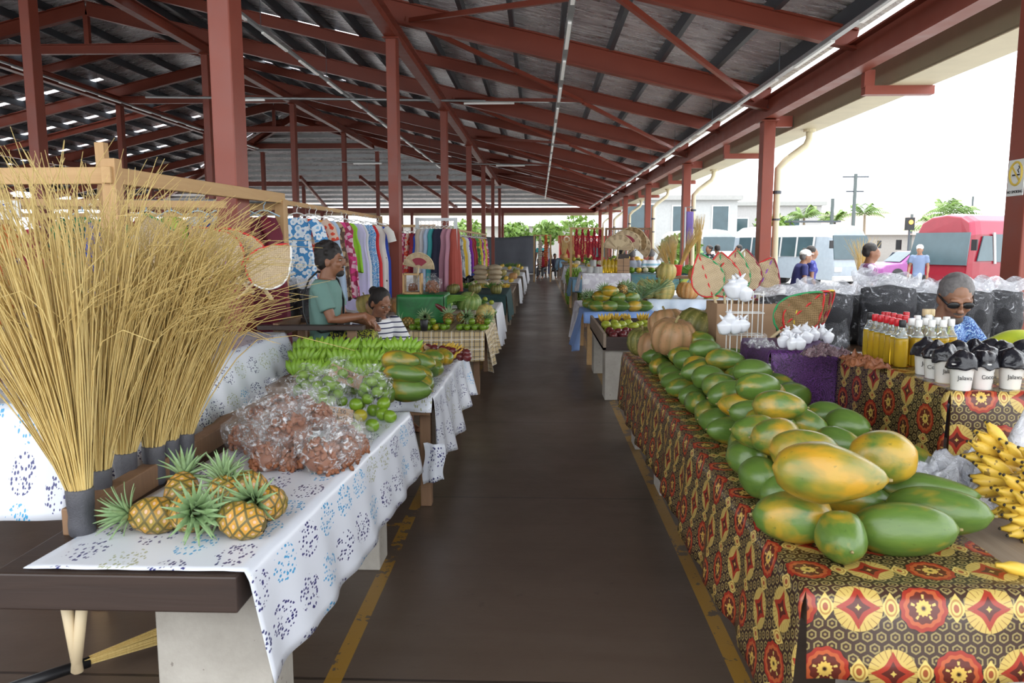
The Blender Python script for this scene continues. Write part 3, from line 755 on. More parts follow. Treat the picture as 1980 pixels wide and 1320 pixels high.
# ---- clothes on hangers
def garment(p, rot, mt, L=1.0, w=.42, hem=.5, pleat=6, kind='dress', hanger=m_white, sleeves=False, **kw):
    """hangs down from p (the rail), seen flat-on along its local Y"""
    e = empty('hanging_' + kind, p, rot, cat=kind if kind != 'sarong' else 'cloth', **kw); s0 = R.uniform(0, 6)
    def f(u, v):
        q = 2 * PI * u; t = v; ws = w / 2 * (.52 + .48 * min(1, t * 9)) if kind != 'sarong' else w / 2
        wx = ws * (1 - .22 * sin(PI * min(1, t * 2.1)) * (kind == 'dress')) if t < .48 else w / 2 + (hem - w) / 2 * ((t - .48) / .52)
        if t > .9 and kind == 'shirt': wx = w / 2
        dp = .035 + .035 * t + .016 * cos(pleat * q + s0) * t
        return Vector((wx * cos(q) * (1 + .04 * cos(pleat * 2 * q) * t), dp * sin(q) + .012 * sin(pleat * cos(q) * 3 + s0) * t, -.06 - (L * t) * (1 + .02 * sin(3 * q + s0)) - .05 * abs(cos(q)) * (1 - t) ** 3 + .04 * (1 - abs(cos(q))) * -(1 - t) ** 6))
    m = M().sheet(f, 40, 16); obj('fabric', m, mt, e, smooth=True)
    if sleeves:
        for s_ in (-1, 1):
            t = M().tube([(s_ * w * .42, 0, -.13), (s_ * w * .60, 0, -.22), (s_ * w * .68, .01, -.36)], [.055, .075, .08], 10, cap=False, flatz=.5); obj('sleeve', t, mt, e, smooth=True)
    h = M(); h.tube([(0, 0, -.05), (0, 0, -.01), (.018, 0, .015), (0, 0, .035), (-.018, 0, .018)], .005, 5); h.tube([(-w * .36, 0, -.10), (-w * .1, 0, -.055), (0, 0, -.05), (w * .1, 0, -.055), (w * .36, 0, -.10)], .007, 5); obj('hanger', h, hanger, e, smooth=True)
    return e
# ---- people
def rot_to(yaw=0, pitch=0, roll=0): return (Matrix.Rotation(yaw, 4, 'Z') @ Matrix.Rotation(pitch, 4, 'X') @ Matrix.Rotation(roll, 4, 'Y'))
def hand(m, w_, d, nrm, side, curl=.5, k=1.0):
    """palm and five bent fingers from the wrist along d; nrm is the palm side"""
    w_, d, nrm = Vector(w_), Vector(d).normalized(), Vector(nrm); nrm = (nrm - d * nrm.dot(d)).normalized(); s_ = d.cross(nrm) * side
    m.tube([w_ - d * .02, w_ + d * .02 * k, w_ + d * .055 * k, w_ + d * .085 * k], [.026 * k, .033 * k, .040 * k, .036 * k], 10, flatz=1)
    for i, (o, L) in enumerate(((.028, .072), (.010, .080), (-.009, .074), (-.027, .060))):
        p = w_ + d * .08 * k + s_ * o * k; pts = [p]; dd = d.copy()
        for j in range(3):
            dd = (dd + nrm * curl * (.45 + .25 * j)).normalized(); p = p + dd * L * k * (.42, .32, .26)[j]; pts.append(p)
        m.tube(pts, [.0105 * k, .0095 * k, .0088 * k, .0065 * k], 8)
    p = w_ + d * .03 * k + s_ * .03 * k; t = (d * .7 + s_ * .75 + nrm * .25).normalized()
    m.tube([p, p + t * .035 * k, p + (t + d * .4).normalized() * .065 * k + nrm * .01], [.013 * k, .011 * k, .008 * k], 8)
def head_prims(m, c, rt, beard=False):
    T = Matrix.Translation(c) @ rt @ Matrix.Scale(1.07, 4)
    def e(p, r, ro=None):
        n = len(m.v); m.ell(p, r, 16, 12, ro); m.v[n:] = [tuple(T @ Vector(q)) for q in m.v[n:]]
    e((0, -.012, .028), (.074, .094, .090)); e((0, .028, -.030), (.058, .062, .080)); e((0, .060, -.088), (.027, .026, .022))
    e((-.026, .080, .026), (.027, .014, .009)); e((.026, .080, .026), (.027, .014, .009)); e((-.036, .058, -.022), (.024, .028, .026)); e((.036, .058, -.022), (.024, .028, .026))
    e((0, .096, -.004), (.010, .016, .028), (-.32, 0, 0)); e((0, .104, -.026), (.018, .014, .011)); e((0, .084, -.054), (.024, .014, .007)); e((0, .082, -.064), (.021, .013, .008))
    for s_ in (-1, 1): e((s_ * .076, -.008, -.008), (.010, .019, .032), (0, 0, s_ * .3))
    return T
def person(loc, yaw, label, skin=m_skin, hair=m_hair, top=m_white, bottom=m_black, joints=None, sit=False, seat=.45, lean=0, headrot=(0, 0), k=1.0, female=False, vox=.012, hairst='short', arms=None, sleeve=.6, skirt=False, name='person', group=None, fine=False, cap=None, glasses=False, hide_legs=False, beard=None, strap=None, child=False):
    """facing local +Y, origin on the floor below the hips"""
    hz = .93 if not sit else seat + .10
    J = {'hip': Vector((0, 0, hz)), 'ls': Vector((-.175, 0, hz + .47)), 'rs': Vector((.175, 0, hz + .47)), 'neck': Vector((0, .01, hz + .53)), 'head': Vector((0, .03, hz + .66))}
    Lm = Matrix.Translation(J['hip']) @ Matrix.Rotation(-lean, 4, 'X') @ Matrix.Translation(-J['hip'])
    for q in ('ls', 'rs', 'neck', 'head'): J[q] = Lm @ J[q]
    up = (Lm.to_3x3() @ Vector((0, 0, 1)))
    for s_, a in ((-1, 'l'), (1, 'r')):
        J[a + 'h'] = Vector((s_ * .09, 0, hz - .03))
        if sit: J[a + 'k'] = Vector((s_ * .12, .42, hz - .02)); J[a + 'a'] = Vector((s_ * .12, .44, hz - .45 if hz > .5 else .08))
        else: J[a + 'k'] = Vector((s_ * .10, .03, .50)); J[a + 'a'] = Vector((s_ * .11, 0, .07))
        J[a + 'e'] = J[a + 's'] + Vector((s_ * .05, -.01, -.28)); J[a + 'w'] = J[a + 'e'] + Vector((s_ * .01, .10 if not sit else .2, -.22 if not sit else -.06))
    if joints:
        for q, v in joints.items(): J[q] = Vector(v)
    b = M(); c = J['hip']; ch = Lm @ Vector((0, 0, hz + .33)); sh = (J['ls'] + J['rs']) / 2; ws = .93 if female else 1
    def torso(m, g):
        r0 = [(.145, .105), (.125 if female else .14, .095), (.15, .112), (.155 * ws, .11), (.09, .07)]
        P = [c + Vector((0, 0, -.06)), c + (ch - c) * .4, c + (ch - c) * .95, sh - up * .03, sh + up * .05]
        n = 18; o = len(m.v); dv = Lm.to_3x3() @ Vector((0, 1, 0))
        for p, (a, q) in zip(P, r0):
            for i in range(n): t = 2 * PI * i / n; m.v.append(tuple(p + Vector((1, 0, 0)) * (a + g) * cos(t) + dv * (q + g) * sin(t)))
        for i in range(4):
            for j in range(n): m.f.append([o + i * n + j, o + i * n + (j + 1) % n, o + (i + 1) * n + (j + 1) % n, o + (i + 1) * n + j]); m.mi.append(0)
        m.f += [list(range(o, o + n))[::-1], list(range(o + 4 * n, o + 5 * n))]; m.mi += [0, 0]
        for s_ in ('l', 'r'): m.ell(J[s_ + 's'] - Vector((0, 0, .012)), .058 + g, 12, 8)
        if female: m.ell(ch + dv * .07 + up * .0 - Vector((.06, 0, 0)), .06 + g, 10, 8); m.ell(ch + dv * .07 + Vector((.06, 0, 0)), .06 + g, 10, 8)
    torso(b, 0); b.tube([sh + up * .0, J['neck'], J['head'] - up * .03], [.070, .064, .060], 12)
    for s_, sg in (('l', -1), ('r', 1)):
        S_, E_, W_ = J[s_ + 's'], J[s_ + 'e'], J[s_ + 'w']
        b.tube([S_, S_.lerp(E_, .4), E_, E_.lerp(W_, .3), W_], [.050, .048, .038, .040, .026], 12)
        d = (W_ - E_).normalized(); nr = arms.get(s_ + 'n', (0, 0, -1)) if arms else (-sg, 0, 0) if not sit else (0, 0, -1)
        if arms and s_ + 'd' in arms: d = Vector(arms[s_ + 'd'])
        hand(b, W_, d, nr, 1 if (arms or {}).get('flip') else -1 * sg, (arms or {}).get('curl', .4), 1.0)
        H, K, A = J[s_ + 'h'], J[s_ + 'k'], J[s_ + 'a']
        if not hide_legs:
            b.tube([H, H.lerp(K, .5), K, K.lerp(A, .35), A], [.088, .074, .055, .054, .036], 12); b.tube([A + Vector((0, -.03, -.03)), A + Vector((0, .06, -.045)), A + Vector((0, .16, -.055))], [.036, .038, .024], 10)
    hr = Matrix.Rotation(headrot[0], 4, 'Z') @ Matrix.Rotation(-headrot[1], 4, 'X')
    T = head_prims(b, J['head'], hr)
    e = empty(name, loc, yaw, label=label, cat='person'); e.scale = (k,) * 3
    if group: e['group'] = group
    def rem(nm, m, mt, v, it=4, smooth=.5):
        o = obj(nm, m, mt, e, smooth=True); d = o.modifiers.new('skin', 'REMESH'); d.mode = 'VOXEL'; d.voxel_size = v; d.use_smooth_shade = True
        s2 = o.modifiers.new('soften', 'SMOOTH'); s2.factor = smooth; s2.iterations = it; return o
    rem('body', b, skin, vox * (.55 if fine else 1), 3)
    # clothes
    t = M(); torso(t, .014)
    if not sit or True: t.tube([c + Vector((0, 0, .0)), c + Vector((0, 0, -.10 if not sit else -.07))], [.155, .16], 16, flatz=1)
    for s_ in ('l', 'r'):
        S_, E_ = J[s_ + 's'], J[s_ + 'e']; q = S_.lerp(E_, sleeve); t.tube([S_, S_.lerp(E_, sleeve * .5), q], [.062, .066, .066], 14)
        if sleeve >= 1: t.tube([E_, E_.lerp(J[s_ + 'w'], .9)], [.055, .042], 12)
    rem('shirt', t, top, vox * .9, 4)
    if not hide_legs or skirt:
        t = M()
        if skirt and not sit: t.tube([c + Vector((0, 0, .03)), c + Vector((0, 0, -.35)), Vector((0, 0, .25))], [.15, .19, .21], 18)
        elif skirt: t.tube([c + Vector((0, -.02, 0)), (J['lk'] + J['rk']) / 2], [.16, .17], 16, flatz=.75); t.tube([(J['lk'] + J['rk']) / 2, (J['la'] + J['ra']) / 2 + Vector((0, 0, .1))], [.17, .19], 16)
        else:
            for s_ in ('l', 'r'): H, K, A = J[s_ + 'h'], J[s_ + 'k'], J[s_ + 'a']; t.tube([H, H.lerp(K, .5), K, A + (K - A) * .12], [.105, .094, .074, .062], 14)
            t.ell(c - Vector((0, 0, .03)), (.16, .12, .10))
        rem('sarong' if skirt else 'trousers', t, bottom, vox, 4)
    # hair
    h = M()
    def he(p, r):
        n = len(h.v); h.ell(p, r, 18, 14); h.v[n:] = [tuple(T @ Vector(q)) for q in h.v[n:]]
    if hairst == 'short': he((0, -.022, .045), (.082, .092, .086)); he((0, -.045, .008), (.080, .070, .070))
    elif hairst == 'curly':
        he((0, -.020, .050), (.084, .094, .090)); he((0, -.050, .010), (.081, .066, .072)); rr = random.Random(3)
        for i in range(70): a, z_ = rr.uniform(0, 6.28), rr.uniform(.0, 1.5); he((.082 * cos(a) * cos(z_), -.020 + .092 * sin(a) * cos(z_), .058 + .088 * sin(z_)), (.017,) * 3)
    elif hairst in ('bun', 'long'):
        he((0, -.024, .040), (.084, .094, .090)); he((0, -.050, -.005), (.082, .066, .085))
        if hairst == 'bun': he((0, -.135, .045), (.042, .040, .042))
        else: he((0, -.07, -.10), (.075, .05, .12))
    if hairst:
        h.jitter(.006, 45, 2); rem('hair', h, hair, .007 if fine else .011, 1)
    for s_ in (-1, 1):
        ey = M(); ey.ell(T @ Vector((s_ * .029, .077, .006)), (.011, .011, .006), 12, 8); oo = obj('eye', ey, flat((.38, .35, .32), .4), e, smooth=True)
        pu = M(); pu.ell(T @ Vector((s_ * .029, .0865, .006)), (.0055, .0035, .0055), 8, 6); obj('pupil', pu, m_black, oo, smooth=True)
    if beard: n = M(); n.ell((0, .060, -.086), (.036, .036, .030), 14, 10); n.ell((0, .088, -.046), (.026, .010, .006)); n.v = [tuple(T @ Vector(q)) for q in n.v]; n.jitter(.003, 60, 1); obj('beard', n, beard, e, smooth=True)
    if cap: n = M(); n.ell((0, -.012, .060), (.086, .104, .080), 16, 10); n.ell((0, .075, .055), (.060, .065, .010)); n.v = [tuple(T @ Vector(q)) for q in n.v]; obj('cap', n, cap, e, smooth=True)
    if glasses:
        n = M()
        for s_ in (-1, 1): n.ell((s_ * .034, .094, .006), (.030, .008, .018), 12, 8); n.beam((s_ * .062, .090, .010), (s_ * .082, -.01, .012), .005, .010)
        n.beam((-.02, .098, .010), (.02, .098, .010), .006, .008); n.v = [tuple(T @ Vector(q)) for q in n.v]; obj('sunglasses', n, m_black, e, smooth=True)
    e['_T'] = 0; del e['_T']; return e, J, T
# ---------------------------------------------------------------- left foreground stall
def at(u, v, z): return Wz(u, v, z)
TZ = .72
bench(-1.56, -.85, 2.06, 4.22, TZ, [(-1.18, -.82, 2.33), (-1.18, -.80, 3.84)], 'dark timber market table on white blocks, nearest on the left of the aisle')
bench(-1.45, -.66, 4.62, 6.75, TZ, [(-.74, -.67, 4.75), (-.74, -.67, 6.6), (-1.40, -1.33, 4.75)], 'second wooden table left of the aisle, under papayas and green bananas', wood=m_brown_wood, legmat=m_brown_wood, legd=.07)
cloth('tablecloth', -1.42, -.775, 2.085, 4.20, TZ, dr=.35, mt=m_blobs, seed=1.3, flare=.06, wave=.45, label='white oval-print cloth on the nearest left table, pineapples on it', cat='tablecloth', skew=.12)
cloth('tablecloth', -1.44, -.645, 4.63, 6.75, TZ, dr=.42, df=.08, mt=m_blobs, seed=2.9, flare=.05, wave=1.5, label='white oval-print cloth hanging in folds from the second left table', cat='tablecloth')
m = M(); m.sheet(lambda u, v: Vector((-.70 + .13 * u + .01 * sin(v * 6), 4.60 - .03 * u + .02 * sin(u * 9), .44 - .26 * v + .04 * u * v)), 6, 10, lambda u, v: (u * .13, v * .26))
obj('cloth_corner', m, m_blobs, C.scene.objects['tablecloth.001'], smooth=True, solid=.003)
# the raised table behind the brooms
bench(-3.0, -1.92, 3.1, 5.7, .98, [(-2.02, -1.94, 3.3), (-2.02, -1.94, 4.9), (-2.02, -1.94, 5.6)], 'raised wooden table behind the brooms, left of the nearest table', wood=m_old_wood, legmat=m_pine, legd=.08, th=.06)
cloth('tablecloth', -3.0, -1.90, 3.08, 5.72, .985, dr=.36, df=.46, mt=m_blobs, seed=.4, flare=.13, wave=.5, label='white oval-print cloth on the raised table behind the brooms', cat='tablecloth')
obj('cardboard_box', M().box((0, 0, .13), (.34, .5, .26)), m_card, loc=(-1.72, 4.2, .42), bevel=.004, label='brown cardboard box under the raised cloth behind the nut bags', cat='box')
bench(-1.98, -1.46, 3.5, 5.0, .42, [(-1.95, -1.88, 3.6), (-1.55, -1.48, 3.6), (-1.55, -1.48, 4.9)], 'low wooden shelf behind the nearest left table holding a cardboard box', wood=m_brown_wood, legmat=m_brown_wood, legd=.07, th=.05, cat='shelf')
obj('timber_rail', M().box((0, 0, 0), (.06, 2.0, .09)), m_brown_wood, loc=(-1.50, 3.35, .76), bevel=.005, label='long brown timber edging behind the nut bags', cat='timber')
# brooms standing on their bound ends
def broom(x, y, z, seed, n, label, lean=(0, 0), H=1.0, spread=.36):
    e = empty('straw_broom', (x, y, z), label=label, cat='broom', group='straw brooms standing on the left'); r = random.Random(seed)
    m = M()
    for i in range(n):
        a = r.uniform(0, 2 * PI); q = r.random() ** .5; x0, y0 = .034 * q * cos(a), .034 * q * sin(a)
        sp = spread * q ** .8 * r.uniform(.7, 1.15); hh = H * r.uniform(.60, 1.10); dx, dy = cos(a) * sp + lean[0], sin(a) * sp * .7 + lean[1]
        cv = r.uniform(-.10, .10); c2 = r.uniform(-.08, .08); pts = []
        loop = r.random() < .06
        for j in range(8):
            t = j / 7; tt = t ** 1.15
            px = x0 + dx * tt + cv * t * t * .6; py = y0 + dy * tt + c2 * t * t; pz = hh * t * (1 - .10 * t * (sp / spread))
            if t > .7: k = (t - .7) / .3; px += (cv * 1.2 + dx * .18) * k * k; pz -= .05 * k * k * (1 + 4 * abs(cv))
            if loop and j >= 5: px += (j - 4) ** 1.6 * .022 * (1 if dx > 0 else -1); pz -= [0, .04, .13][j - 5]
            pts.append((px, py, pz + .12))
        rr = r.uniform(.0018, .0029)
        m.tube(pts, [rr * 1.2, rr * 1.15, rr * 1.1, rr, rr, rr * .9, rr * .7, rr * .35], 3, cap=False)
    obj('bristles', m, m_straw, e, smooth=True, kind='stuff')
    obj('binding', M().lathe([(.030, -.02), (.040, 0), (.041, .03), (.038, .06), (.041, .09), (.043, .14), (.041, .145)], 18), flat((.06, .06, .07), .5, 0, .3, 40, .4), e, smooth=True)
    return e
BR = [(160, 1012, .76, 11, 320, (-.20, .02), 1.16, .28, 'straw broom with black binding, the leftmost and nearest of the cluster'),
      (196, 968, .76, 12, 230, (-.04, .05), 1.14, .28, 'straw broom with grey binding just behind the leftmost broom'),
      (246, 930, .77, 13, 280, (.10, .04), 1.05, .28, 'straw broom with black binding behind the left pineapple crown'),
      (300, 915, .80, 14, 230, (.08, .06), 1.05, .28, 'straw broom with tall grey binding behind the tallest pineapple crown'),
      (328, 900, .80, 15, 210, (.08, .05), 1.0, .20, 'straw broom with short grey binding between the two rightmost brooms'),
      (358, 886, .80, 16, 260, (.14, .05), 1.0, .20, 'straw broom with dark binding, the rightmost of the cluster')]
for u, v, z, s_, n, ln, H, sp, lb in BR:
    p = at(u, v + 18, TZ); broom(p.x, p.y, .725, s_, n, lb, ln, H, sp)
for i, (x, r_, lb) in enumerate(((-1.415, -.10, 'pale wooden broom handle below the table edge, the left one'), (-1.355, .16, 'pale wooden broom handle below the table edge, the right one'))):
    obj('broom_handle', M().tube([(0, 0, 0), (0, 0, -.26)], [.018, .015], 10), flat((.62, .50, .32), .5), smooth=True, loc=(x, 2.16, .62), rot=(0, r_, 0), label=lb, cat='broom handle')
# a broom lying on the floor
e = empty('floor_broom', (-1.78, 2.66, .05), -.78, label='old straw broom lying on the floor under the nearest left table', cat='broom')
obj('handle', M().tube([(-.05, -.62, 0), (0, 0, .01)], [.013, .015], 10), m_straw2, e, smooth=True); obj('grip', M().tube([(0, -.22, .012), (0, .1, .014)], .021, 10), m_black, e, smooth=True)
m = M(); r = random.Random(8)
for i in range(150):
    a = r.uniform(-1, 1); b = r.uniform(0, 1); m.tube([(a * .012, .08, .01 + b * .02), (a * .06, .5, .01 + b * .04), (a * .12, .95, b * .07)], [.002, .0016, .001], 3, cap=False)
obj('bristles', m, m_straw, e, kind='stuff')
# pineapples
PA = [(300, 996, .78, .118, (0, -1.45, .25), 'golden pineapple lying with its crown to the left, leftmost of the heap'),
      (366, 990, .79, .125, (1.25, .5, .5), 'brownish pineapple pointing its cut base at the aisle, second from the left'),
      (468, 1006, .78, .118, (0, -1.4, -.1), 'yellow pineapple lying with crown left, nearest the table front'),
      (517, 972, .79, .118, (1.0, -.9, .2), 'golden pineapple with base towards the aisle, rightmost of the heap'),
      (478, 942, .80, .118, (.5, -1.2, .5), 'yellow pineapple at the back of the heap, beside the nut bags'),
      (352, 952, .80, .115, (-.9, -.35, .0), 'pineapple with tall pale upright crown at the back of the heap'),
      (432, 960, .80, .11, (-.7, -.1, .2), 'pineapple mostly hidden under a broad dark green crown, heap middle')]
for u, v, z, D, ro, lb in PA:
    p = at(u, v, z); pineapple(p, D, ro, label=lb, group='pineapples on the nearest left table')
# bags of peanuts
NB = [(505, 865, .78, 1.0, 0), (567, 842, .84, 1.15, .4), (620, 815, .86, 1.0, 1), (512, 815, .84, .95, 2), (548, 796, .88, 1.0, 3), (592, 790, .86, .9, 2.2), (517, 893, .76, 1.0, 5), (612, 893, .77, 1.1, .3), (665, 880, .77, 1.0, 1.4), (668, 845, .80, .9, 2.4), (475, 850, .78, .9, 3.3), (690, 862, .78, .8, 4.1), (566, 893, .75, .85, 2)]
side = ['aisle side', 'middle', 'inner side']
ob = []
for i, (u, v, z, s_, q) in enumerate(NB):
    p = at(u, v, z); p.z -= .045; ob.append(nut_bag(p, (R.uniform(-.35, .35), R.uniform(-.35, .35), q), s_, group='clear bags of peanuts'))
split_labels(ob, ['inner side', 'middle', 'aisle side'], lambda o, s_, n: 'clear knotted bag of reddish peanuts, %s on the %s of the pile' % (n, s_))
# green oranges, loose and bagged
LO = [(688, 782, .81), (697, 803, .76), (722, 793, .76), (720, 822, .755), (742, 780, .81), (754, 805, .755), (684, 828, .755), (672, 802, .755), (740, 800, .76)]
ob = []
for i, (u, v, z) in enumerate(LO):
    u2 = u; p = at(u, v, z); ob.append(roundfruit('green_orange', p, .072, m_ripe_lime if i == 1 else m_lime, 'orange', group='loose green oranges on the nearest left table'))
order_labels(ob, lambda o, n: 'loose %s orange, %s from the left of the small pile at the table end' % ('yellowish' if o.data.materials[0] == m_ripe_lime else 'green', n), key=lambda o: o.location.x - .15 * o.location.y, first='first')
def bag_of_fruit(p, rx, ry, h, n, D, label, seed, mt=m_lime):
    e = empty('fruit_bag', p, R.uniform(0, 6), label=label, cat='bag of oranges', group='clear bags of green oranges'); r = random.Random(seed)
    for i in range(n):
        t = (i + .5) / n; q = i * 2.4; rr = (1 - t * .55) * .86
        o = roundfruit('orange', (rx * rr * cos(q), ry * rr * sin(q), D * .4 + (h * .62) * t), D, mt, None); o.parent = e
        if 'category' in o: del o['category']
    obj('plastic_bag', M().sheet(film_shell(seed, rx * 1.22, ry * 1.22, h, True, .02), 34, 20), m_film, e, smooth=True)
FB = [(633, 770, .74, .11, .22, 14, 'bulging clear bag of green oranges, nearest behind the peanuts'), (722, 765, .74, .09, .24, 13, 'tall clear bag of green oranges beside the papayas'), (600, 745, .74, .10, .19, 12, 'clear bag of green oranges at the back by the green bananas'), (658, 745, .74, .11, .24, 15, 'wide clear bag of green oranges in the middle of the group'), (610, 790, .73, .085, .15, 9, 'small clear bag of green oranges, lowest, touching the peanut bags')]
for i, (u, v, z, r_, h, n, lb) in enumerate(FB): bag_of_fruit(at(u, v + 25, TZ), r_, r_ * .95, h * 1.05, n, .066, lb, i + 3)
def price_card(p, rot, lines, label, w_=.16, h=.10, ts=.03):
    e = empty('price_card', p, rot, label=label, cat='price card'); m = M().box((0, 0, 0), (w_, .004, h)); obj('card', m, m_card, e, bevel=.001)
    for i, t in enumerate(lines): text(t, ts, m_black, e, (0, -.0035, h * .18 - i * ts * 1.15), (PI / 2, 0, 0), 'handwriting', .0005)
p = at(655, 805, .765); price_card(p, (-.6, .25, .45), ['$2.50', '1 BAG'], 'torn cardboard price sign leaning between peanuts and green oranges', .15, .10, .032)
p = at(668, 728, .86); price_card(p, (-.7, .45, .3), ['LIMES', '5.00'], 'tilted cardboard price sign on top of the bagged oranges', .20, .10, .034)
# papayas on the second table
LP = [(620 + 0, 0, 0)]
PP = [(790, 753, .80, .24, .135, 10, .35), (783, 722, .90, .22, .10, 5, .4), (740, 735, .80, .2, .12, 160, .2), (748, 757, .79, .2, .12, 90, .2), (775, 698, .89, .23, .13, 15, .55), (815, 700, .87, .2, .12, -30, .45), (812, 725, .80, .2, .12, -40, .6), (838, 692, .84, .2, .12, -50, .5), (858, 690, .84, .2, .115, -60, .8), (820, 740, .78, .18, .11, -60, .55), (840, 712, .78, .17, .11, -60, .5), (760, 780 - 45, .80, .2, .11, 60, .3)]
ob = []
for u, v, z, L, D, yw, rp in PP:
    ob.append(papaya(at(u, v, z), L * 1.15, D * 1.12, math.radians(yw), rp, R.uniform(-.15, .15), group='papayas on the second left table'))
order_labels(ob, lambda o, n: '%s papaya on the second left table, %s from the near end of its pile' % ('yellowing' if o.color[0] > .5 else 'green', n))
# green bananas
bench(-1.92, -1.47, 4.95, 5.62, TZ, [(-1.88, -1.82, 5.0), (-1.56, -1.50, 5.0), (-1.88, -1.82, 5.57), (-1.56, -1.50, 5.57)], 'small table under the left end of the green bananas', wood=m_brown_wood, legmat=m_brown_wood, legd=.06, th=.05)
ob = []
for r_, (y, z, n_) in enumerate(((5.18, .75, 12), (5.38, .80, 13), (5.52, .86, 12))):
    for i in range(n_):
        p = Wy(570 + i * (232 / n_) + r_ * 6, 600, y); ob.append(banana_hand('green_banana_hand', (p.x, y + R.uniform(-.02, .02), z), (-.35 + R.uniform(-.2, .2), R.uniform(-.3, .3), R.uniform(-.4, .4)), m_grn_banana, 4, .125, .0235, .95, 2 if r_ < 2 else 1, group='hands of green bananas on the second left table'))
order_labels(ob, lambda o, n: 'hand of green bananas with tips up, %s from the left along the table back' % n, key=lambda o: o.location.x / o.location.y, first='first')
ob = []
for i, (u, v) in enumerate(((745, 690), (765, 684), (800, 680), (822, 678), (850, 676), (872, 680), (868, 690))):
    p = at(u, v, .75); ob.append(banana_hand('banana_hand', p, (1.0, R.uniform(-.4, .4), R.uniform(-1, 1) + 1.2), m_yel_banana, 5, .13, .018, .8, 1, group='ripe bananas on the second left table'))
order_labels(ob, lambda o, n: 'small hand of ripe yellow bananas, %s from the left behind the papayas' % n, key=lambda o: o.location.x / o.location.y, first='first')
ob = []
for i in range(14):
    u = 830 + (i % 7) * 12 + R.uniform(-3, 3); v = 672 + (i // 7) * 8 + (i % 7) * 1.8; p = at(u, v, .76 + (1 - i // 7) * .03); ob.append(roundfruit('star_apple', p, .072, m_plum, 'fruit', group='dark purple fruit on the second left table'))
order_labels(ob, lambda o, n: 'dark purple round fruit, %s from the left at the far end of the second table' % n, key=lambda o: o.location.x / o.location.y, first='first')
price_card(at(828, 674, .79), (-.9, .5, .6), [], 'small blank cardboard tag lying on the purple fruit', .09, .06)
# mound of dry fibre
m = M(); r = random.Random(4)
for i in range(900):
    a = r.uniform(0, 6.28); q = r.random() ** .5; x, y = .22 * q * cos(a), .15 * q * sin(a); z = .12 * (1 - q ** 2.2) * r.uniform(.5, 1.1) + .005; b = r.uniform(0, 6.28); l = r.uniform(.05, .12)
    m.tube([(x - cos(b) * l, y - sin(b) * l, max(.003, z - .03)), (x, y, z + r.uniform(0, .02)), (x + cos(b) * l, y + sin(b) * l, max(.003, z - .035))], .0013, 3, cap=False)
m.ell((0, 0, .02), (.21, .14, .09), 20, 10)
obj('fibre_mound', m, m_straw2, smooth=False, loc=at(700, 712, .74), kind='stuff', label='mound of pale dry plant fibre between green bananas and bagged oranges', cat='dry fibre')
# ---------------------------------------------------------------- right foreground stall
bench(.74, 1.98, 2.04, 6.68, TZ, [(.86, .99, 3.75), (.80, .93, 5.1), (.78, .91, 6.25), (1.0, 1.5, 2.35)], 'long market table on white blocks, nearest on the right of the aisle', legd=.26, wood=m_old_wood)
cloth('tablecloth', .725, 1.36, 2.02, 6.62, TZ, dl=.42, df=.24, mt=m_brown, seed=.9, flare=.04, wave=.5, label='brown oilcloth with red and yellow medallions on the nearest right table', cat='tablecloth')
e = bench(1.62, 2.9, 3.05, 4.14, 1.07, [(1.66, 1.74, 3.1), (2.8, 2.88, 3.1), (1.66, 1.74, 4.08), (2.8, 2.88, 4.08)], 'raised table under the oil bottles and paper cups', wood=m_brown_wood, legmat=m_brown_wood, legd=.08, th=.04)
cloth('tablecloth', 1.605, 2.92, 3.03, 4.15, 1.073, dl=.345, df=.35, mt=m_brown, seed=4.1, flare=.012, wave=.35, label='brown medallion oilcloth on the raised table under bottles and cups', cat='tablecloth')
m_purp = m_print('purple_tapa_cloth', [(.03, .008, .045), (.11, .03, .17), (.028, .007, .04), (.10, .026, .14)], 8, 'swirl', rough=.5)
e = bench(1.27, 1.66, 4.20, 4.75, 1.07, [(1.29, 1.35, 4.25), (1.56, 1.62, 4.25), (1.29, 1.35, 4.7), (1.56, 1.62, 4.7)], 'small raised stand under the purple cloth', wood=m_brown_wood, legmat=m_brown_wood, legd=.06, th=.04)
cloth('tablecloth', 1.25, 1.67, 4.18, 4.76, 1.073, dl=.33, dr=.33, df=.34, mt=m_purp, seed=2.2, flare=.015, wave=.4, label='dark purple patterned cloth draped over the small stand behind the papayas', cat='tablecloth')
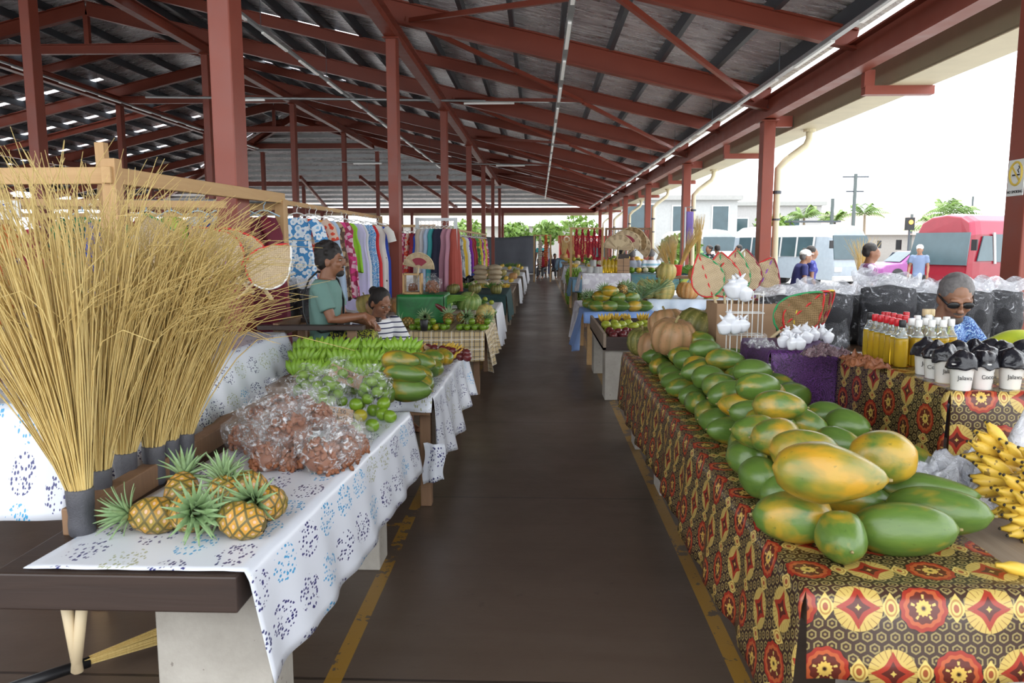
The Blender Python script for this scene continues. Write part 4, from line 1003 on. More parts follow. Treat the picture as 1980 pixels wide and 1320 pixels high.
FR = [(1605, 915, .975, .33, .185, -8, .85, 'very large ripe yellow papaya lying on top at the front of the heap'),
      (1533, 1000, .80, .25, .165, 155, .62, 'yellow-green papaya with pointed tip to the left, front left corner of the heap'),
      (1628, 1040, .795, .19, .155, -95, .30, 'grey-green papaya end-on to the viewer, nearest of all'),
      (1748, 1022, .80, .30, .165, -14, .12, 'large smooth green papaya at the front, right of the end-on one'),
      (1812, 988, .81, .31, .155, -28, .05, 'long dark green papaya behind the large smooth one at the right front'),
      (1790, 950, .83, .32, .125, -24, .10, 'slender pale green papaya with long neck, rightmost of the heap'),
      (1706, 884, .95, .22, .18, 172, .80, 'round orange-yellow papaya on top, right of the very large one'),
      (1662, 968, .79, .22, .13, -14, .45, 'green papaya with brown scar tucked under the very large yellow one'),
      (1700, 952, .80, .18, .13, -60, .15, 'dull green papaya under the round orange-yellow one'),
      (1556, 872, .94, .24, .155, -6, .55, 'yellow-streaked papaya directly behind the very large ripe one'),
      (1500, 846, .95, .18, .145, 165, .70, 'yellow papaya with a brown patch, top layer left of centre'),
      (1470, 922, .82, .19, .15, 110, .08, 'dark green papaya on the aisle side just behind the pointed one'),
      (1512, 950, .79, .17, .13, 20, .05, 'green papaya half hidden between the pointed and the very large ones'),
      (1442, 886, .82, .17, .145, 130, .15, 'green papaya on the aisle edge behind the dark green one'),
      (1462, 836, .93, .19, .14, 172, .45, 'green and yellow papaya on top near the aisle edge'),
      (1622, 858, .90, .19, .13, -40, .25, 'green papaya leaning behind the round orange one'),
      (1768, 892, .80, .18, .13, -70, .55, 'shadowed papaya against the brown hanging cloth'),
      (1560, 930, .80, .2, .14, 0, .1, 'green papaya at the bottom under the yellow-streaked one')]
for u, v, z, L, D, yw, rp, lb in FR: papaya(at(u, v, z), L, D, math.radians(yw), rp, R.uniform(-.1, .1), me=PEAR if L in (.33, .32) else None, label=lb, group='papayas on the nearest right table')
ob = []
y = 3.12; row = 0
while y < 6.0:
    far = (y - 3.1) / 3
    for i in range(4):
        x = .88 + i * .155 + R.uniform(-.02, .02)
        if x > 1.20 and 4.05 < y < 4.95 and i == 3: x = 1.12
        if x > 1.52: continue
        ob.append(papaya(Vector((x, y + R.uniform(-.03, .03), .785)), R.uniform(.175, .225), R.uniform(.125, .15), R.choice((R.uniform(-.6, .6), PI + R.uniform(-.6, .6), R.uniform(1.2, 1.9))), R.choice((.02, .1, .2, .35, .5)), R.uniform(-.15, .15)))
    for i in range(3):
        x = .96 + i * .155 + R.uniform(-.02, .02)
        if i == 2 and row % 3 == 2: continue
        ob.append(papaya(Vector((x, y + .1 + R.uniform(-.03, .03), .895 + R.uniform(-.01, .015))), R.uniform(.18, .24), R.uniform(.13, .155), R.choice((R.uniform(-.6, .3), PI + R.uniform(-.6, .6), R.uniform(-.9, 0))), R.choice((.02, .1, .3, .5, .7) if x < 1.15 else (.02, .05, .2)), R.uniform(-.15, .2)))
    if row % 2 == 0: ob.append(papaya(Vector((1.06 + R.uniform(-.08, .12), y + .05, .985)), R.uniform(.2, .25), .135, R.uniform(-.8, .4), R.choice((.1, .4, .6)), 0))
    y += .215; row += 1
for o in ob: o['group'] = 'papayas on the nearest right table'
split_labels(ob, ['aisle edge', 'left strip', 'middle', 'right strip', 'inner edge'], lambda o, s_, n: '%s papaya on the %s of the long heap, %s behind the front cluster' % ('ripening' if o.color[0] > .4 else 'green', s_, 'first' if n == 'nearest' else n))
# pumpkins at the far end
PK = [(1302, 652, 1.00, .32, PK_T, (.2, .1, 0), 'tan ribbed pumpkin on top, left of the dark green one'), (1352, 636, 1.02, .36, PK_G, (.3, .2, 1), 'big dark green pumpkin on top of the pile at the table end'),
      (1290, 628, 1.03, .30, PK_T, (0, .3, 2), 'grey-tan pumpkin on top at the back left of the pile'), (1268, 672, .84, .30, PK_T, (.1, -.1, 3), 'tan pumpkin at the bottom front left, stalk upright'),
      (1245, 660, .86, .28, PK_G, (0, .2, 4), 'mottled green pumpkin lowest at the aisle corner'), (1358, 672, .86, .33, PK_G, (.2, .1, 5), 'green and tan pumpkin under the big dark green one'),
      (1400, 668, .86, .30, PK_G, (.1, .3, 6), 'green pumpkin at the right end, behind the wire rack'), (1330, 668, .84, .28, PK_T, (0, 0, 1), 'tan pumpkin wedged in the middle of the bottom row')]
for u, v, z, D, kd, ro, lb in PK: p = at(u, v, z); pumpkin(p, D, kd, ro, label=lb, group='pumpkins at the far end of the right table')
# bananas at the right front
ob = []
for i, (x, y, z, ro) in enumerate(((1.60, 2.66, .93, -.1), (1.64, 2.62, .89, .15), (1.59, 2.58, .86, -.25), (1.66, 2.55, .90, .3), (1.60, 2.50, .82, .05), (1.65, 2.46, .85, -.2), (1.60, 2.44, .78, .2), (1.68, 2.40, .81, -.05), (1.64, 2.36, .76, -.35))):
    ob.append(banana_hand('banana_hand', (x, y, z), (R.uniform(-.15, .15), -1.25 + R.uniform(-.2, .2), ro), m_yel_banana, 4, .125, .0225, .8, 2, group='ripe bananas at the right front'))
    for b_ in ob[-1].children:
        if b_.name.startswith('banana'): t = M().ell((0, 0, 0), (.006, .006, .007), 6, 5); q = obj('tip', t, m_darktip, b_, smooth=True); q.location = banana_pts(.125, .7, 9)[-1]
order_labels(ob, lambda o, n: 'hand of ripe yellow bananas with dark tips, %s of the bunch at the right edge' % n, key=lambda o: -o.location.z, first='topmost')
o = obj('single_banana', banana_part(m_yel_banana, .14, .02), None, loc=at(1925, 1092, .745), rot=(0, PI / 2, -.15), label='single loose ripe banana lying on the bare boards', cat='banana')
# clear plastic sheet
def crumple(name, p, sx, sy, sz, mt, seed, n=34, **kw):
    def f(u, v):
        q = Vector(((u - .5) * sx, (v - .5) * sy, 0)); h = mnoise.fractal(Vector((u * 3 + seed, v * 3, seed)), 1, 2, 4) + .5 * abs(mnoise.noise(Vector((u * 7, v * 7, seed)))); q.z = sz * (.35 + .9 * h) * (sin(PI * u) * sin(PI * v)) ** .4
        return q + mnoise.noise_vector(Vector((u * 6, v * 6, seed))) * sx * .08
    return obj(name, M().sheet(f, n + 16, n + 16), mt, smooth=True, solid=.0015, loc=p, **kw)
crumple('plastic_sheet', (1.72, 2.80, .76), .55, .42, .26, m_film_w, 3, label='crumpled clear plastic sheet behind the ripe bananas', cat='plastic sheet')
crumple('plastic_sheet', (1.46, 2.86, .74), .30, .26, .14, m_film_w, 8, label='torn plastic flap against the brown hanging cloth', cat='plastic sheet')
# oil bottles
def bottle_mesh():
    P = [(.030, 0), (.034, .004), (.034, .13), (.0325, .142), (.005, .143)]
    return M().lathe(P, 16).mesh('glass', m_oil), M().lathe([(.0325, .143), (.031, .150), (.018, .172), (.0150, .182), (.0150, .207)], 14).mesh('neck', m_glass), M().lathe([(.016, .196), (.018, .199), (.018, .228), (.016, .232)], 14)
BG, BN, BCAP = bottle_mesh(); m_caps = {'red': flat((.55, .01, .02), .3), 'white': m_white, 'black': m_black, 'cork': m_straw2}
BCM = {k: BCAP.mesh('cap', v) for k, v in m_caps.items()}
def bottle(x, y, z, cap, sc=1.0, label=None):
    e = empty('oil_bottle', (x, y, z), R.uniform(0, 3), cat='bottle', group='bottles of golden oil', label=label); e.scale = (sc * 1.05, sc * 1.05, sc * 1.12)
    obj('glass', BG, None, e); obj('neck', BN, None, e); obj('cap', BCM[cap], None, e); e['_c'] = cap; return e
ob = []
RC = [(865, 860, 'black'), (900, 870, 'red'), (938, 878, 'red'), (980, 885, 'red'), (1017, 895, 'red'), (1055, 905, 'red'), (1088, 915, 'black'), (940, 848, 'red'), (985, 856, 'red'), (1025, 862, 'red'), (1065, 872, 'red'), (1108, 882, 'red'), (905, 842, 'red'), (1050, 842, 'red'),
      (1150, 902, 'white'), (1198, 912, 'white'), (1245, 900, 'white'), (1290, 913, 'white'), (1328, 895, 'white'), (1368, 913, 'white'), (1424, 907, 'white'), (1190, 880, 'white'), (1268, 876, 'white'), (1390, 890, 'white'), (1103, 828, 'cork'), (1178, 840, 'cork'), (1236, 846, 'cork')]
for x, y, c in RC: p = Wz(1440 + x / 3.567, 370 + y / 3.567 + 3, 1.27); ob.append(bottle(p.x, min(p.y, 4.08), 1.078, c, .84 if c != 'cork' else .9))
for cn in ('red', 'white', 'black', 'cork'):
    part = [o for o in ob if o['_c'] == cn]; part.sort(key=lambda o: o.location.x / o.location.y)
    for i, o in enumerate(part): o['label'] = 'bottle of golden oil with %s %s, %s from the left of its kind' % (cn, 'stopper' if cn == 'cork' else 'cap', ordn(i, 'first'))
for o in ob: del o['_c']
# paper cups topped with black bags
cupm = M().lathe([(.034, 0), (.036, .002), (.044, .10), (.0455, .101), (.0455, .105), (.044, .106)], 24).mesh('cup', flat((.80, .79, .76), .5))
def cup(x, y, z, seed, word):
    e = empty('paper_cup', (x, y, z), R.uniform(-.5, .2), cat='cup', group='paper cups with black plastic'); obj('cup', cupm, None, e)
    def f(u, v):
        q = 2 * PI * u; r = .052 * (1 - v ** 3 * .85) * (1 + .08 * sin(5 * q + seed)); p = Vector((r * cos(q), r * sin(q), .085 + .075 * v)); return p + mnoise.noise_vector(p * 30 + Vector((seed, 0, 0))) * .014
    obj('black_bag', M().sheet(f, 26, 10), m_plastic_black, e, smooth=True, solid=.002)
    for i, ch in enumerate([word]): text(ch, .024, m_black, e, (0, -.0418, .045), (PI / 2 - .08, 0, 0), 'handwriting', .0006)
    return e
ob = []
for i, (u, v) in enumerate(((1787, 722), (1806, 730), (1826, 738), (1857, 752), (1896, 750), (1952, 750), (1848, 728), (1880, 724), (1915, 726), (1935, 728), (1972, 728), (1900, 738))):
    p = at(u, v, 1.078); ob.append(cup(p.x, p.y, 1.076, i * 1.7, ['Jalava', 'Cocoa', 'Jalava', 'Jalava', 'Cocoa', 'Jalava'][i % 6]))
order_labels(ob, lambda o, n: 'white paper cup topped with a black plastic bag, %s from the left' % n, key=lambda o: o.location.x / o.location.y, first='first')
# little white knotted bags on the purple cloth
def knot_bag_mesh(seed):
    m = M(); m.sheet(film_shell(seed, .043, .040, .085, True, .012), 22, 12)
    for s_ in (-1, 1): m.tube([(0, 0, .070), (s_ * .012, 0, .088), (s_ * .028, .004, .105)], [.006, .009, .003], 6)
    return m.mesh('knotted_bag', m_plastic_white)
KB = [knot_bag_mesh(s_) for s_ in (1, 2, 3)]
def knot_bag(p, sc=1, **kw): o = obj('knotted_bag', R.choice(KB), None, loc=p, rot=(0, 0, R.uniform(0, 6)), cat='knotted bag', **kw); o.scale = (sc,) * 3; return o
ob = []
for i, (u, v) in enumerate(((1515, 668), (1530, 672), (1545, 672), (1522, 655), (1540, 652), (1560, 660), (1575, 655), (1588, 650), (1600, 660), (1555, 645))): ob.append(knot_bag(at(u, v + 4, 1.082), .85, group='small white knotted bags on the purple cloth'))
order_labels(ob, lambda o, n: 'small white knotted plastic bag on the purple cloth, %s from the left' % n, key=lambda o: o.location.x / o.location.y, first='first')
m_dkf = m_film_('dark_snack_bag', (.22, .13, .15), .7)
ob = []
for i, (u, v, c) in enumerate(((1572, 682, 0), (1600, 680, 0), (1622, 682, 0), (1650, 690, 1), (1672, 700, 1), (1695, 706, 1), (1590, 672, 0), (1660, 700, 1), (1685, 700, 1))):
    p = at(u, v, 1.09); a = crumple('snack_bag', (p.x, p.y, 1.078), .11, .09, .045, m_dkf if c == 0 else m_nuts, i, 14, cat='snack bag', group='flat bags of snacks'); ob.append(a)
order_labels(ob, lambda o, n: 'flat crumpled bag of %s snacks, %s from the left beside the bottles' % ('brown nut' if o.data.materials[0] == m_nuts else 'dark', n), key=lambda o: o.location.x / o.location.y, first='first')
crumple('plastic_roll', (1.24, 4.34, 1.08), .14, .2, .07, m_film, 5, 20, label='folded clear plastic sheet at the left end of the purple cloth', cat='plastic sheet')
# bright fans leaning
for i, (dx, cols, lb) in enumerate(((0, ('green', 'red', 'red'), 'woven fan edged green and red, lowest of the three leaning on the bags'), (.05, ('red', 'maroon', 'purple'), 'woven fan edged red, middle of the three leaning on the bags'), (.11, ('yellow', 'red', 'green'), 'brown woven fan edged yellow and red, topmost of the three leaning'))):
    fan((1.46 + dx, 4.86, 1.07), Euler((.35, .72, .1 + .3 * i)), cols, 1.05, dark=True, label=lb, group='bright-edged fans leaning on charcoal bags')
# cardboard box with upright palm fans, wire rack
e = bench(1.15, 1.75, 5.2, 5.8, .92, [(1.2, 1.26, 5.25), (1.66, 1.72, 5.25), (1.2, 1.26, 5.75), (1.66, 1.72, 5.75)], 'small dark stand under the cardboard box of fans', wood=m_dark_wood, legmat=m_dark_wood, legd=.06, th=.05)
e = empty('cardboard_box', (1.42, 5.5, .92), label='brown cardboard box holding the red-edged palm fans', cat='box')
for c, s_ in (((0, -.17, .16), (.40, .006, .32)), ((0, .17, .16), (.40, .006, .32)), ((-.2, 0, .16), (.006, .34, .32)), ((.2, 0, .16), (.006, .34, .32)), ((0, 0, .005), (.4, .34, .008))): obj('panel', M().box(c, s_), m_card, e)
FN = [(1384, 570, -.35, ('red', 'green', 'red'), 'palm fan edged red and green, leftmost in the cardboard box'), (1402, 572, -.12, ('red', 'red', 'green'), 'palm fan edged red with green rib, second from left in the box'), (1415, 568, .10, ('red', 'green', 'maroon'), 'palm fan edged red and green, third from left in the box'),
      (1437, 566, .02, ('white', 'maroon', 'white'), 'tall pale palm fan edged white, rising above the other fans'), (1452, 575, .38, ('red', 'maroon', 'purple'), 'palm fan edged dark red, rightmost in the box'), (1428, 570, .22, ('white', 'black', 'red'), 'palm fan edged white and black behind the tall pale one')]
for i, (u, v, tl, cols, lb) in enumerate(FN):
    p = Wy(u, v + 15, 5.42 + .03 * i); fan(p, Euler((-.06, tl, R.uniform(-.35, .35))), cols, .95, label=lb, group='palm fans in the cardboard box')
e = empty('wire_rack', (1.32, 4.95, .93), label='white wire display rack hung with white plastic bags', cat='wire rack')
for x in (-.10, -.03, .035, .10): obj('upright', M().tube([(x, 0, -.2), (x, 0, .42)], .0035, 6), m_white, e); obj('upright', M().tube([(x, .1, -.2), (x, .1, .40)], .0035, 6), m_white, e)
for z in (-.02, .14, .28, .40): obj('crossbar', M().tube([(-.11, 0, z), (.11, 0, z), (.11, .1, z), (-.11, .1, z), (-.11, 0, z)], .0035, 6), m_white, e)
ob = []
for i, (u, v, s_) in enumerate(((1418, 570, 1.9), (1440, 575, 1.6), (1400, 640, 1.6), (1422, 640, 1.6), (1436, 635, 1.4), (1410, 625, 1.4), (1430, 560, 1.6))): p = Wy(u, v + 6, 4.88); ob.append(knot_bag(p, s_ * .72, group='white bags on the wire rack'))
order_labels(ob, lambda o, n: 'crumpled white plastic bag hanging on the wire rack, %s' % n, key=lambda o: -o.location.z, first='topmost')
bench(1.16, 1.5, 4.80, 5.12, .72, [(1.18, 1.24, 4.85), (1.42, 1.48, 4.85), (1.18, 1.24, 5.05), (1.42, 1.48, 5.05)], 'small dark stool under the wire rack', wood=m_dark_wood, legmat=m_dark_wood, legd=.06, th=.05)
# charcoal in clear bags
def char_meshes(seed):
    m = M(); 
    def f(u, v):
        q = 2 * PI * u; r = .155 * (1 + .04 * sin(3 * q + seed) + .05 * sin(7 * v + seed)); 
        if v < .08: r *= .5 + v * 6.2
        if v > .93: r *= 1 - (v - .93) * 12
        p = Vector((r * cos(q) * 1.08, r * sin(q) * .82, .49 * v)); return p + mnoise.noise_vector(p * 14 + Vector((seed, 0, 0))) * .012
    m.sheet(f, 36, 26); a = m.mesh('charcoal', m_charcoal)
    def g(u, v):
        q = 2 * PI * u; r = .163 * (1 + .04 * sin(3 * q + seed) + .05 * sin(5.5 * v + seed) + .02 * sin(11 * q + v * 9))
        fl = max(0, (v - .80) / .2); sx, sy = 1.08 + .12 * fl, .82 * (1 - .75 * fl)
        if v < .07: r *= .5 + v * 7
        p = Vector((r * cos(q) * sx, r * sin(q) * sy, .56 * v + .02 * fl * sin(5 * q + seed))); return p + mnoise.noise_vector(p * 8 + Vector((seed, 3, 0))) * (.010 + .03 * fl)
    b = M().sheet(g, 44, 34); b.mi = [1 if (k // 44) > 28 else 0 for k in range(len(b.f))]; b = b.mesh('plastic_bag', [m_film_b, m_film_w]); return a, b
m_film_b = m_film_('crumpled_film', (.80, .82, .88), .05, .14, 13, 3.2)
CB = [char_meshes(s_) for s_ in (1, 2, 3, 4)]
def charcoal_bag(p, rot=0, sc=1, sz=1, **kw):
    e = empty('charcoal_bag', p, rot, cat='bag of charcoal', **kw); e.scale = (sc, sc, sc * sz); a, b = R.choice(CB); obj('charcoal', a, None, e); obj('plastic_bag', b, None, e); return e
ob = []
for u, y, sc in ((1508, 5.5, .95), (1560, 5.9, .9), (1597, 5.5, 1.0), (1655, 5.9, .9), (1712, 5.5, 1.12), (1745, 5.85, .95), (1790, 5.55, 1.0), (1835, 5.9, 1.0), (1868, 5.45, 1.05), (1925, 5.55, 1.05)):
    p = Wy(u, 620, y); ob.append(charcoal_bag((p.x, y, .90), R.uniform(-.4, .4), sc * .92, .93, group='charcoal bags along the right stall'))
order_labels(ob, lambda o, n: 'upright clear bag of charcoal, upper tier, %s from the left' % n, key=lambda o: o.location.x / o.location.y, first='first')
ob = []
for i in range(7): ob.append(charcoal_bag((1.72 + i * .33, 5.25, .42), R.uniform(-.4, .4), .9, .84, group='charcoal bags along the right stall'))
order_labels(ob, lambda o, n: 'clear bag of charcoal, lower tier, %s from the left' % n, key=lambda o: o.location.x, first='first')
bench(1.55, 3.5, 5.38, 6.1, .90, [(1.6, 1.68, 5.95), (2.7, 2.78, 5.95), (3.4, 3.48, 5.95)], 'wooden platform carrying the upper tier of charcoal bags', wood=m_brown_wood, legmat=m_brown_wood, legd=.08, th=.04, cat='platform')
bench(1.55, 3.9, 5.02, 5.36, .42, [(1.6, 1.68, 5.2), (2.7, 2.78, 5.2), (3.8, 3.88, 5.2)], 'low wooden platform carrying the lower tier of charcoal bags', wood=m_brown_wood, legmat=m_brown_wood, legd=.08, th=.04, cat='platform')
# bright green-yellow cloth and what it covers
bench(2.25, 3.4, 3.75, 4.15, 1.0, [(2.3, 2.36, 4.1), (3.3, 3.36, 4.1)], 'small trestle under the lime green cloth', wood=m_brown_wood, legmat=m_brown_wood, legd=.06, th=.03) if 0 else None
m_limec = m_print('lime_cloth', [(.50, .58, .02), (.62, .66, .04), (.42, .52, .03)], 4, 'noise', rough=.6)
m = M(); m.sheet(lambda u, v: Vector((2.02 + .80 * u, 3.72 + .30 * v, 1.09 + .125 * min(1, u * 1.8) ** .9 + .02 * v - .03 * sin(PI * u) + .015 * sin(u * 17) + .01 * sin(v * 9))), 30, 10); obj('lime_cloth', m, m_limec, smooth=True, solid=.004, label='bright lime green cloth spread beside the man in sunglasses', cat='cloth')
obj('storage_box', M().box((0, 0, .055), (.36, .24, .11)), m_card, loc=(2.60, 3.87, 1.077), bevel=.004, label='low cardboard box propping up the lime green cloth', cat='box')
# sunglasses man
m_aloha = m_print('blue_aloha_shirt', [(.02, .07, .30), (.10, .30, .62), (.45, .62, .78), (.03, .10, .36), (.02, .05, .22)], 16, 'swirl')
person((2.22, 4.62, 0), PI + .35, 'man in black sunglasses and blue patterned shirt bending over behind the bottles', m_skin2, m_hair_grey, m_aloha, flat((.05, .05, .07)), sit=True, seat=.64, lean=.36, headrot=(-.55, .40), hairst='short', glasses=True, sleeve=.6, fine=True, vox=.012, joints={'le': (-.30, .26, .95), 'lw': (-.14, .40, 1.0), 're': (.30, .26, .95), 'rw': (.14, .40, 1.0)}, beard=flat((.10, .08, .07), .8))
obj('stool', M().box((0, 0, .57), (.4, .4, .05)).box((-.16, -.16, .28), (.04, .04, .55)).box((.16, -.16, .28), (.04, .04, .55)).box((-.16, .16, .28), (.04, .04, .55)).box((.16, .16, .28), (.04, .04, .55)), m_brown_wood, loc=(2.22, 4.63, 0), label='wooden stool under the man in sunglasses', cat='stool')
m_bw = m_print('black_white_floral', [(.01, .01, .015), (.5, .5, .5), (.02, .02, .03)], 30, 'vor')
person((3.42, 5.05, 0), PI - .3, 'woman with dark bun in a black and white top at the right edge', m_skin, m_hair, m_bw, m_black, sit=True, seat=.62, lean=.05, headrot=(.3, .1), hairst='bun', female=True)
obj('stool', M().box((0, 0, .59), (.4, .4, .05)).box((-.16, -.16, .29), (.04, .04, .57)).box((.16, -.16, .29), (.04, .04, .57)).box((-.16, .16, .29), (.04, .04, .57)).box((.16, .16, .29), (.04, .04, .57)), m_brown_wood, loc=(3.42, 5.05, 0), label='tall wooden stool under the woman at the right edge', cat='stool')
# ---------------------------------------------------------------- the seated pair and the stalls further back
m_teal = flat((.13, .24, .21), .8); m_leafprint = m_print('leaf_print_sarong', [(.01, .012, .02), (.01, .012, .02), (.012, .012, .03), (.42, .45, .03), (.5, .5, .05)], 7, 'swirl')
e, J, T = person((-1.70, 6.05, 0), -PI / 2, 'man with curly black hair and beard in a teal shirt seated in profile', m_skin, m_hair, m_teal, m_leafprint, sit=True, seat=.75, lean=.06, headrot=(.05, -.05), hairst='curly', sleeve=.72, fine=True, beard=m_hair, skirt=True,
       joints={'re': (.23, .13, 1.07), 'rw': (.17, .37, 1.10), 'le': (-.22, .1, 1.07), 'lw': (-.10, .32, 1.02)}, arms={'rd': (-.1, .7, -.6), 'rn': (0, -.3, -1), 'curl': .8})
obj('strap', M().tube([(-.04, .06, 1.415), (.02, -.03, 1.43), (.06, -.085, 1.37), (.125, -.118, 1.25), (.165, -.105, 1.12), (.185, -.07, 1.03), (.185, .03, .97), (.10, .145, .98), (0, .16, 1.05), (-.10, .14, 1.2), (-.10, .10, 1.36), (-.04, .06, 1.415)], .014, 8, flatz=.5), m_black, e, smooth=True)
obj('shoulder_bag', M().box((.03, .17, 1.02), (.2, .06, .12)), m_black, e, bevel=.02)
e = empty('wooden_chair', (-1.68, 6.05, 0), label='rough wooden armchair under the man in the teal shirt', cat='chair')
obj('seat', M().box((0, 0, .70), (.62, .56, .06)), m_brown_wood, e); 
for x in (-.27, .27):
    for y in (-.26, .26): obj('leg', M().box((x, y, .5), (.065, .065, 1.0)), m_brown_wood, e, bevel=.004)
for y in (-.29, .31): obj('armrest', M().box((-.03, y, 1.02), (.80, .10, .035)), m_dark_wood, e, bevel=.004)
obj('backrest', M().box((-.30, 0, 1.0), (.04, .60, .10)), m_brown_wood, e)
m_navy_str = stripes('navy_striped_shirt', [(.75, .75, .75), (.75, .75, .75), (.75, .75, .75), (.015, .02, .07)], .045)
e, J, T = person((-1.52, 7.0, 0), math.radians(-140), 'woman with black bun looking down, in a white top with navy stripes', m_skin, m_hair, m_navy_str, flat((.02, .12, .55), .7), sit=True, seat=.38, lean=.22, headrot=(.1, .45), hairst='bun', female=True, sleeve=.75, skirt=True, fine=True,
       joints={'re': (.26, .22, .68), 'rw': (.10, .42, .62), 'le': (-.26, .22, .68), 'lw': (-.10, .42, .62)})
obj('stool', M().box((0, 0, .34), (.36, .36, .04)).box((-.14, -.14, .16), (.04, .04, .32)).box((.14, -.14, .16), (.04, .04, .32)).box((-.14, .14, .16), (.04, .04, .32)).box((.14, .14, .16), (.04, .04, .32)), m_brown_wood, loc=(-1.52, 7.0, 0), label='low wooden stool under the woman in the striped top', cat='stool')
bench(-1.95, -1.3, 7.6, 8.0, .95, [(-1.9, -1.84, 7.65), (-1.4, -1.34, 7.65), (-1.9, -1.84, 7.95), (-1.4, -1.34, 7.95)], 'low wooden stand behind the woman in the striped top', wood=m_brown_wood, legmat=m_brown_wood, legd=.06, th=.04) if 0 else None
# pumpkin table behind the pair
def simple_table(x0, x1, y0, y1, z, label, wood=m_brown_wood, lm=None, sz=.07): return bench(x0, x1, y0, y1, z, [(x0 + .04, x0 + .04 + sz, y0 + .08), (x1 - .04 - sz, x1 - .04, y0 + .08), (x0 + .04, x0 + .04 + sz, y1 - .08), (x1 - .04 - sz, x1 - .04, y1 - .08)], label, wood=wood, legmat=lm or wood, legd=sz, th=.05)
simple_table(-2.4, -1.52, 9.5, 10.5, .74, 'wooden table under the pumpkins behind the seated woman')
cloth('tablecloth', -2.42, -1.50, 9.48, 10.52, .743, df=.42, mt=m_blobs, seed=6, flare=.03, label='white oval-print cloth under the pumpkins behind the seated woman', cat='tablecloth')
for x, y, D, kd, lb in ((-2.08, 9.85, .27, PK_T, 'tan ribbed pumpkin in the middle, behind the seated woman'), (-1.76, 9.9, .25, PK_O, 'brown-orange pumpkin beside the green cloth stand'), (-2.26, 10.1, .28, PK_Y, 'yellow-green pumpkin at the left, behind the woman head'), (-1.94, 10.2, .24, PK_T, 'tan pumpkin at the back between the other pumpkins')):
    pumpkin((x, y, .75 + D * .36), D, kd, (.1, .2, x), label=lb, group='pumpkins behind the seated woman')
# plaid table
simple_table(-1.52, -.60, 8.3, 10.0, .70, 'wooden table under the tan plaid cloth')
cloth('tablecloth', -1.54, -.58, 8.28, 10.02, .703, dr=.42, df=.33, mt=m_plaid, seed=3.3, flare=.05, wave=1.2, label='tan plaid cloth with black and white lines, left of the aisle', cat='tablecloth')
ob = []
for i in range(9):
    for j in range(2):
        ob.append(roundfruit('lime', (-1.38 + i * .085 + j * .03 + (.09 if i > 4 else 0), 8.40 + j * .07, .74 + j * .02 * 0), .075, m_ripe_lime if (i, j) == (3, 0) else m_lime, 'lime', group='limes on the plaid cloth'))
    if i % 2 == 0: ob.append(roundfruit('lime', (-1.33 + i * .085 + (.09 if i > 4 else 0), 8.44, .80), .075, m_lime, 'lime', group='limes on the plaid cloth'))
order_labels(ob, lambda o, n: '%s lime in the row along the front of the plaid cloth, %s from the left' % ('yellow' if o.data.materials[0] == m_ripe_lime else 'green', n), key=lambda o: o.location.x, first='first')
obj('cup', M().lathe([(.032, 0), (.036, .002), (.046, .12), (.044, .122)], 20), m_black, smooth=True, loc=(-1.24, 8.33, .705), label='black paper cup in front of the limes on the plaid cloth', cat='cup')
for x, y, z, ro, lb in ((-1.46, 8.60, .77, (0, -1.4, .4), 'small pineapple at the left end of the plaid table'), (-1.28, 8.68, .80, (1.2, .3, 0), 'pineapple lying behind the black cup'), (-1.02, 8.72, .80, (-1.0, .5, .4), 'pineapple with spiky crown in the middle of the plaid table'), (-.86, 8.70, .82, (1.2, 1.0, .3), 'large orange pineapple lying near the aisle end of the limes'), (-.66, 8.75, .78, (1.2, .5, .9), 'pineapple at the aisle corner of the plaid table')):
    pineapple((x, y, z), .125, ro, label=lb, group='pineapples on the plaid table')
pumpkin((-.84, 9.35, .92), .30, pump_mesh(9, m_melon, 12, .9, 'melon'), (.3, .3, 0), label='large striped green melon on the plaid table', group='melons on the plaid table')
pumpkin((-.62, 8.98, .84), .22, PK_Y, (1.2, .2, .3), label='cut orange-yellow pumpkin at the aisle side of the plaid table')
ob = [papaya(Vector(p), .2, .12, a, .1, 0, group='green papayas at the far end of the plaid table') for p, a in (((-.64, 9.55, .78), .3), ((-.68, 9.75, .84), 1.2), ((-.62, 9.85, .78), .5), ((-.80, 9.7, .78), .2))]
order_labels(ob, lambda o, n: 'green papaya at the far aisle corner of the plaid table, %s to the viewer' % n)
m = M(); r = random.Random(2)
for i in range(110): a = r.uniform(-.07, .07); b = r.uniform(0, .07); m.tube([(-.28 + r.uniform(-.04, .04), a * 1.5, b), (0, a, b + .05), (.22 + r.uniform(-.05, .05), a * 1.6, b * .6)], .004, 4, cap=False)
obj('long_beans', m, m_leaf, smooth=True, loc=(-1.02, 9.25, .92), rot=(0, -.25, .5), kind='stuff', label='bundle of long green beans on the plaid table', cat='beans')
simple_table(-1.25, -.75, 9.05, 9.5, .86, 'small crate under the long green beans', m_old_wood)
ob = [obj('aubergine', M().lathe([(.01, 0), (.03, .01), (.04, .06), (.03, .14), (.018, .17), (.004, .175)], 12), m_plum, smooth=True, loc=(-1.16 + i * .05, 8.95, .80 + i * .03), rot=(-.9, .5, i), cat='aubergine', group='aubergines on the plaid table') for i in range(3)]
order_labels(ob, lambda o, n: 'dark purple aubergine leaning by the green cloth, %s from the left' % n, key=lambda o: o.location.x, first='first')
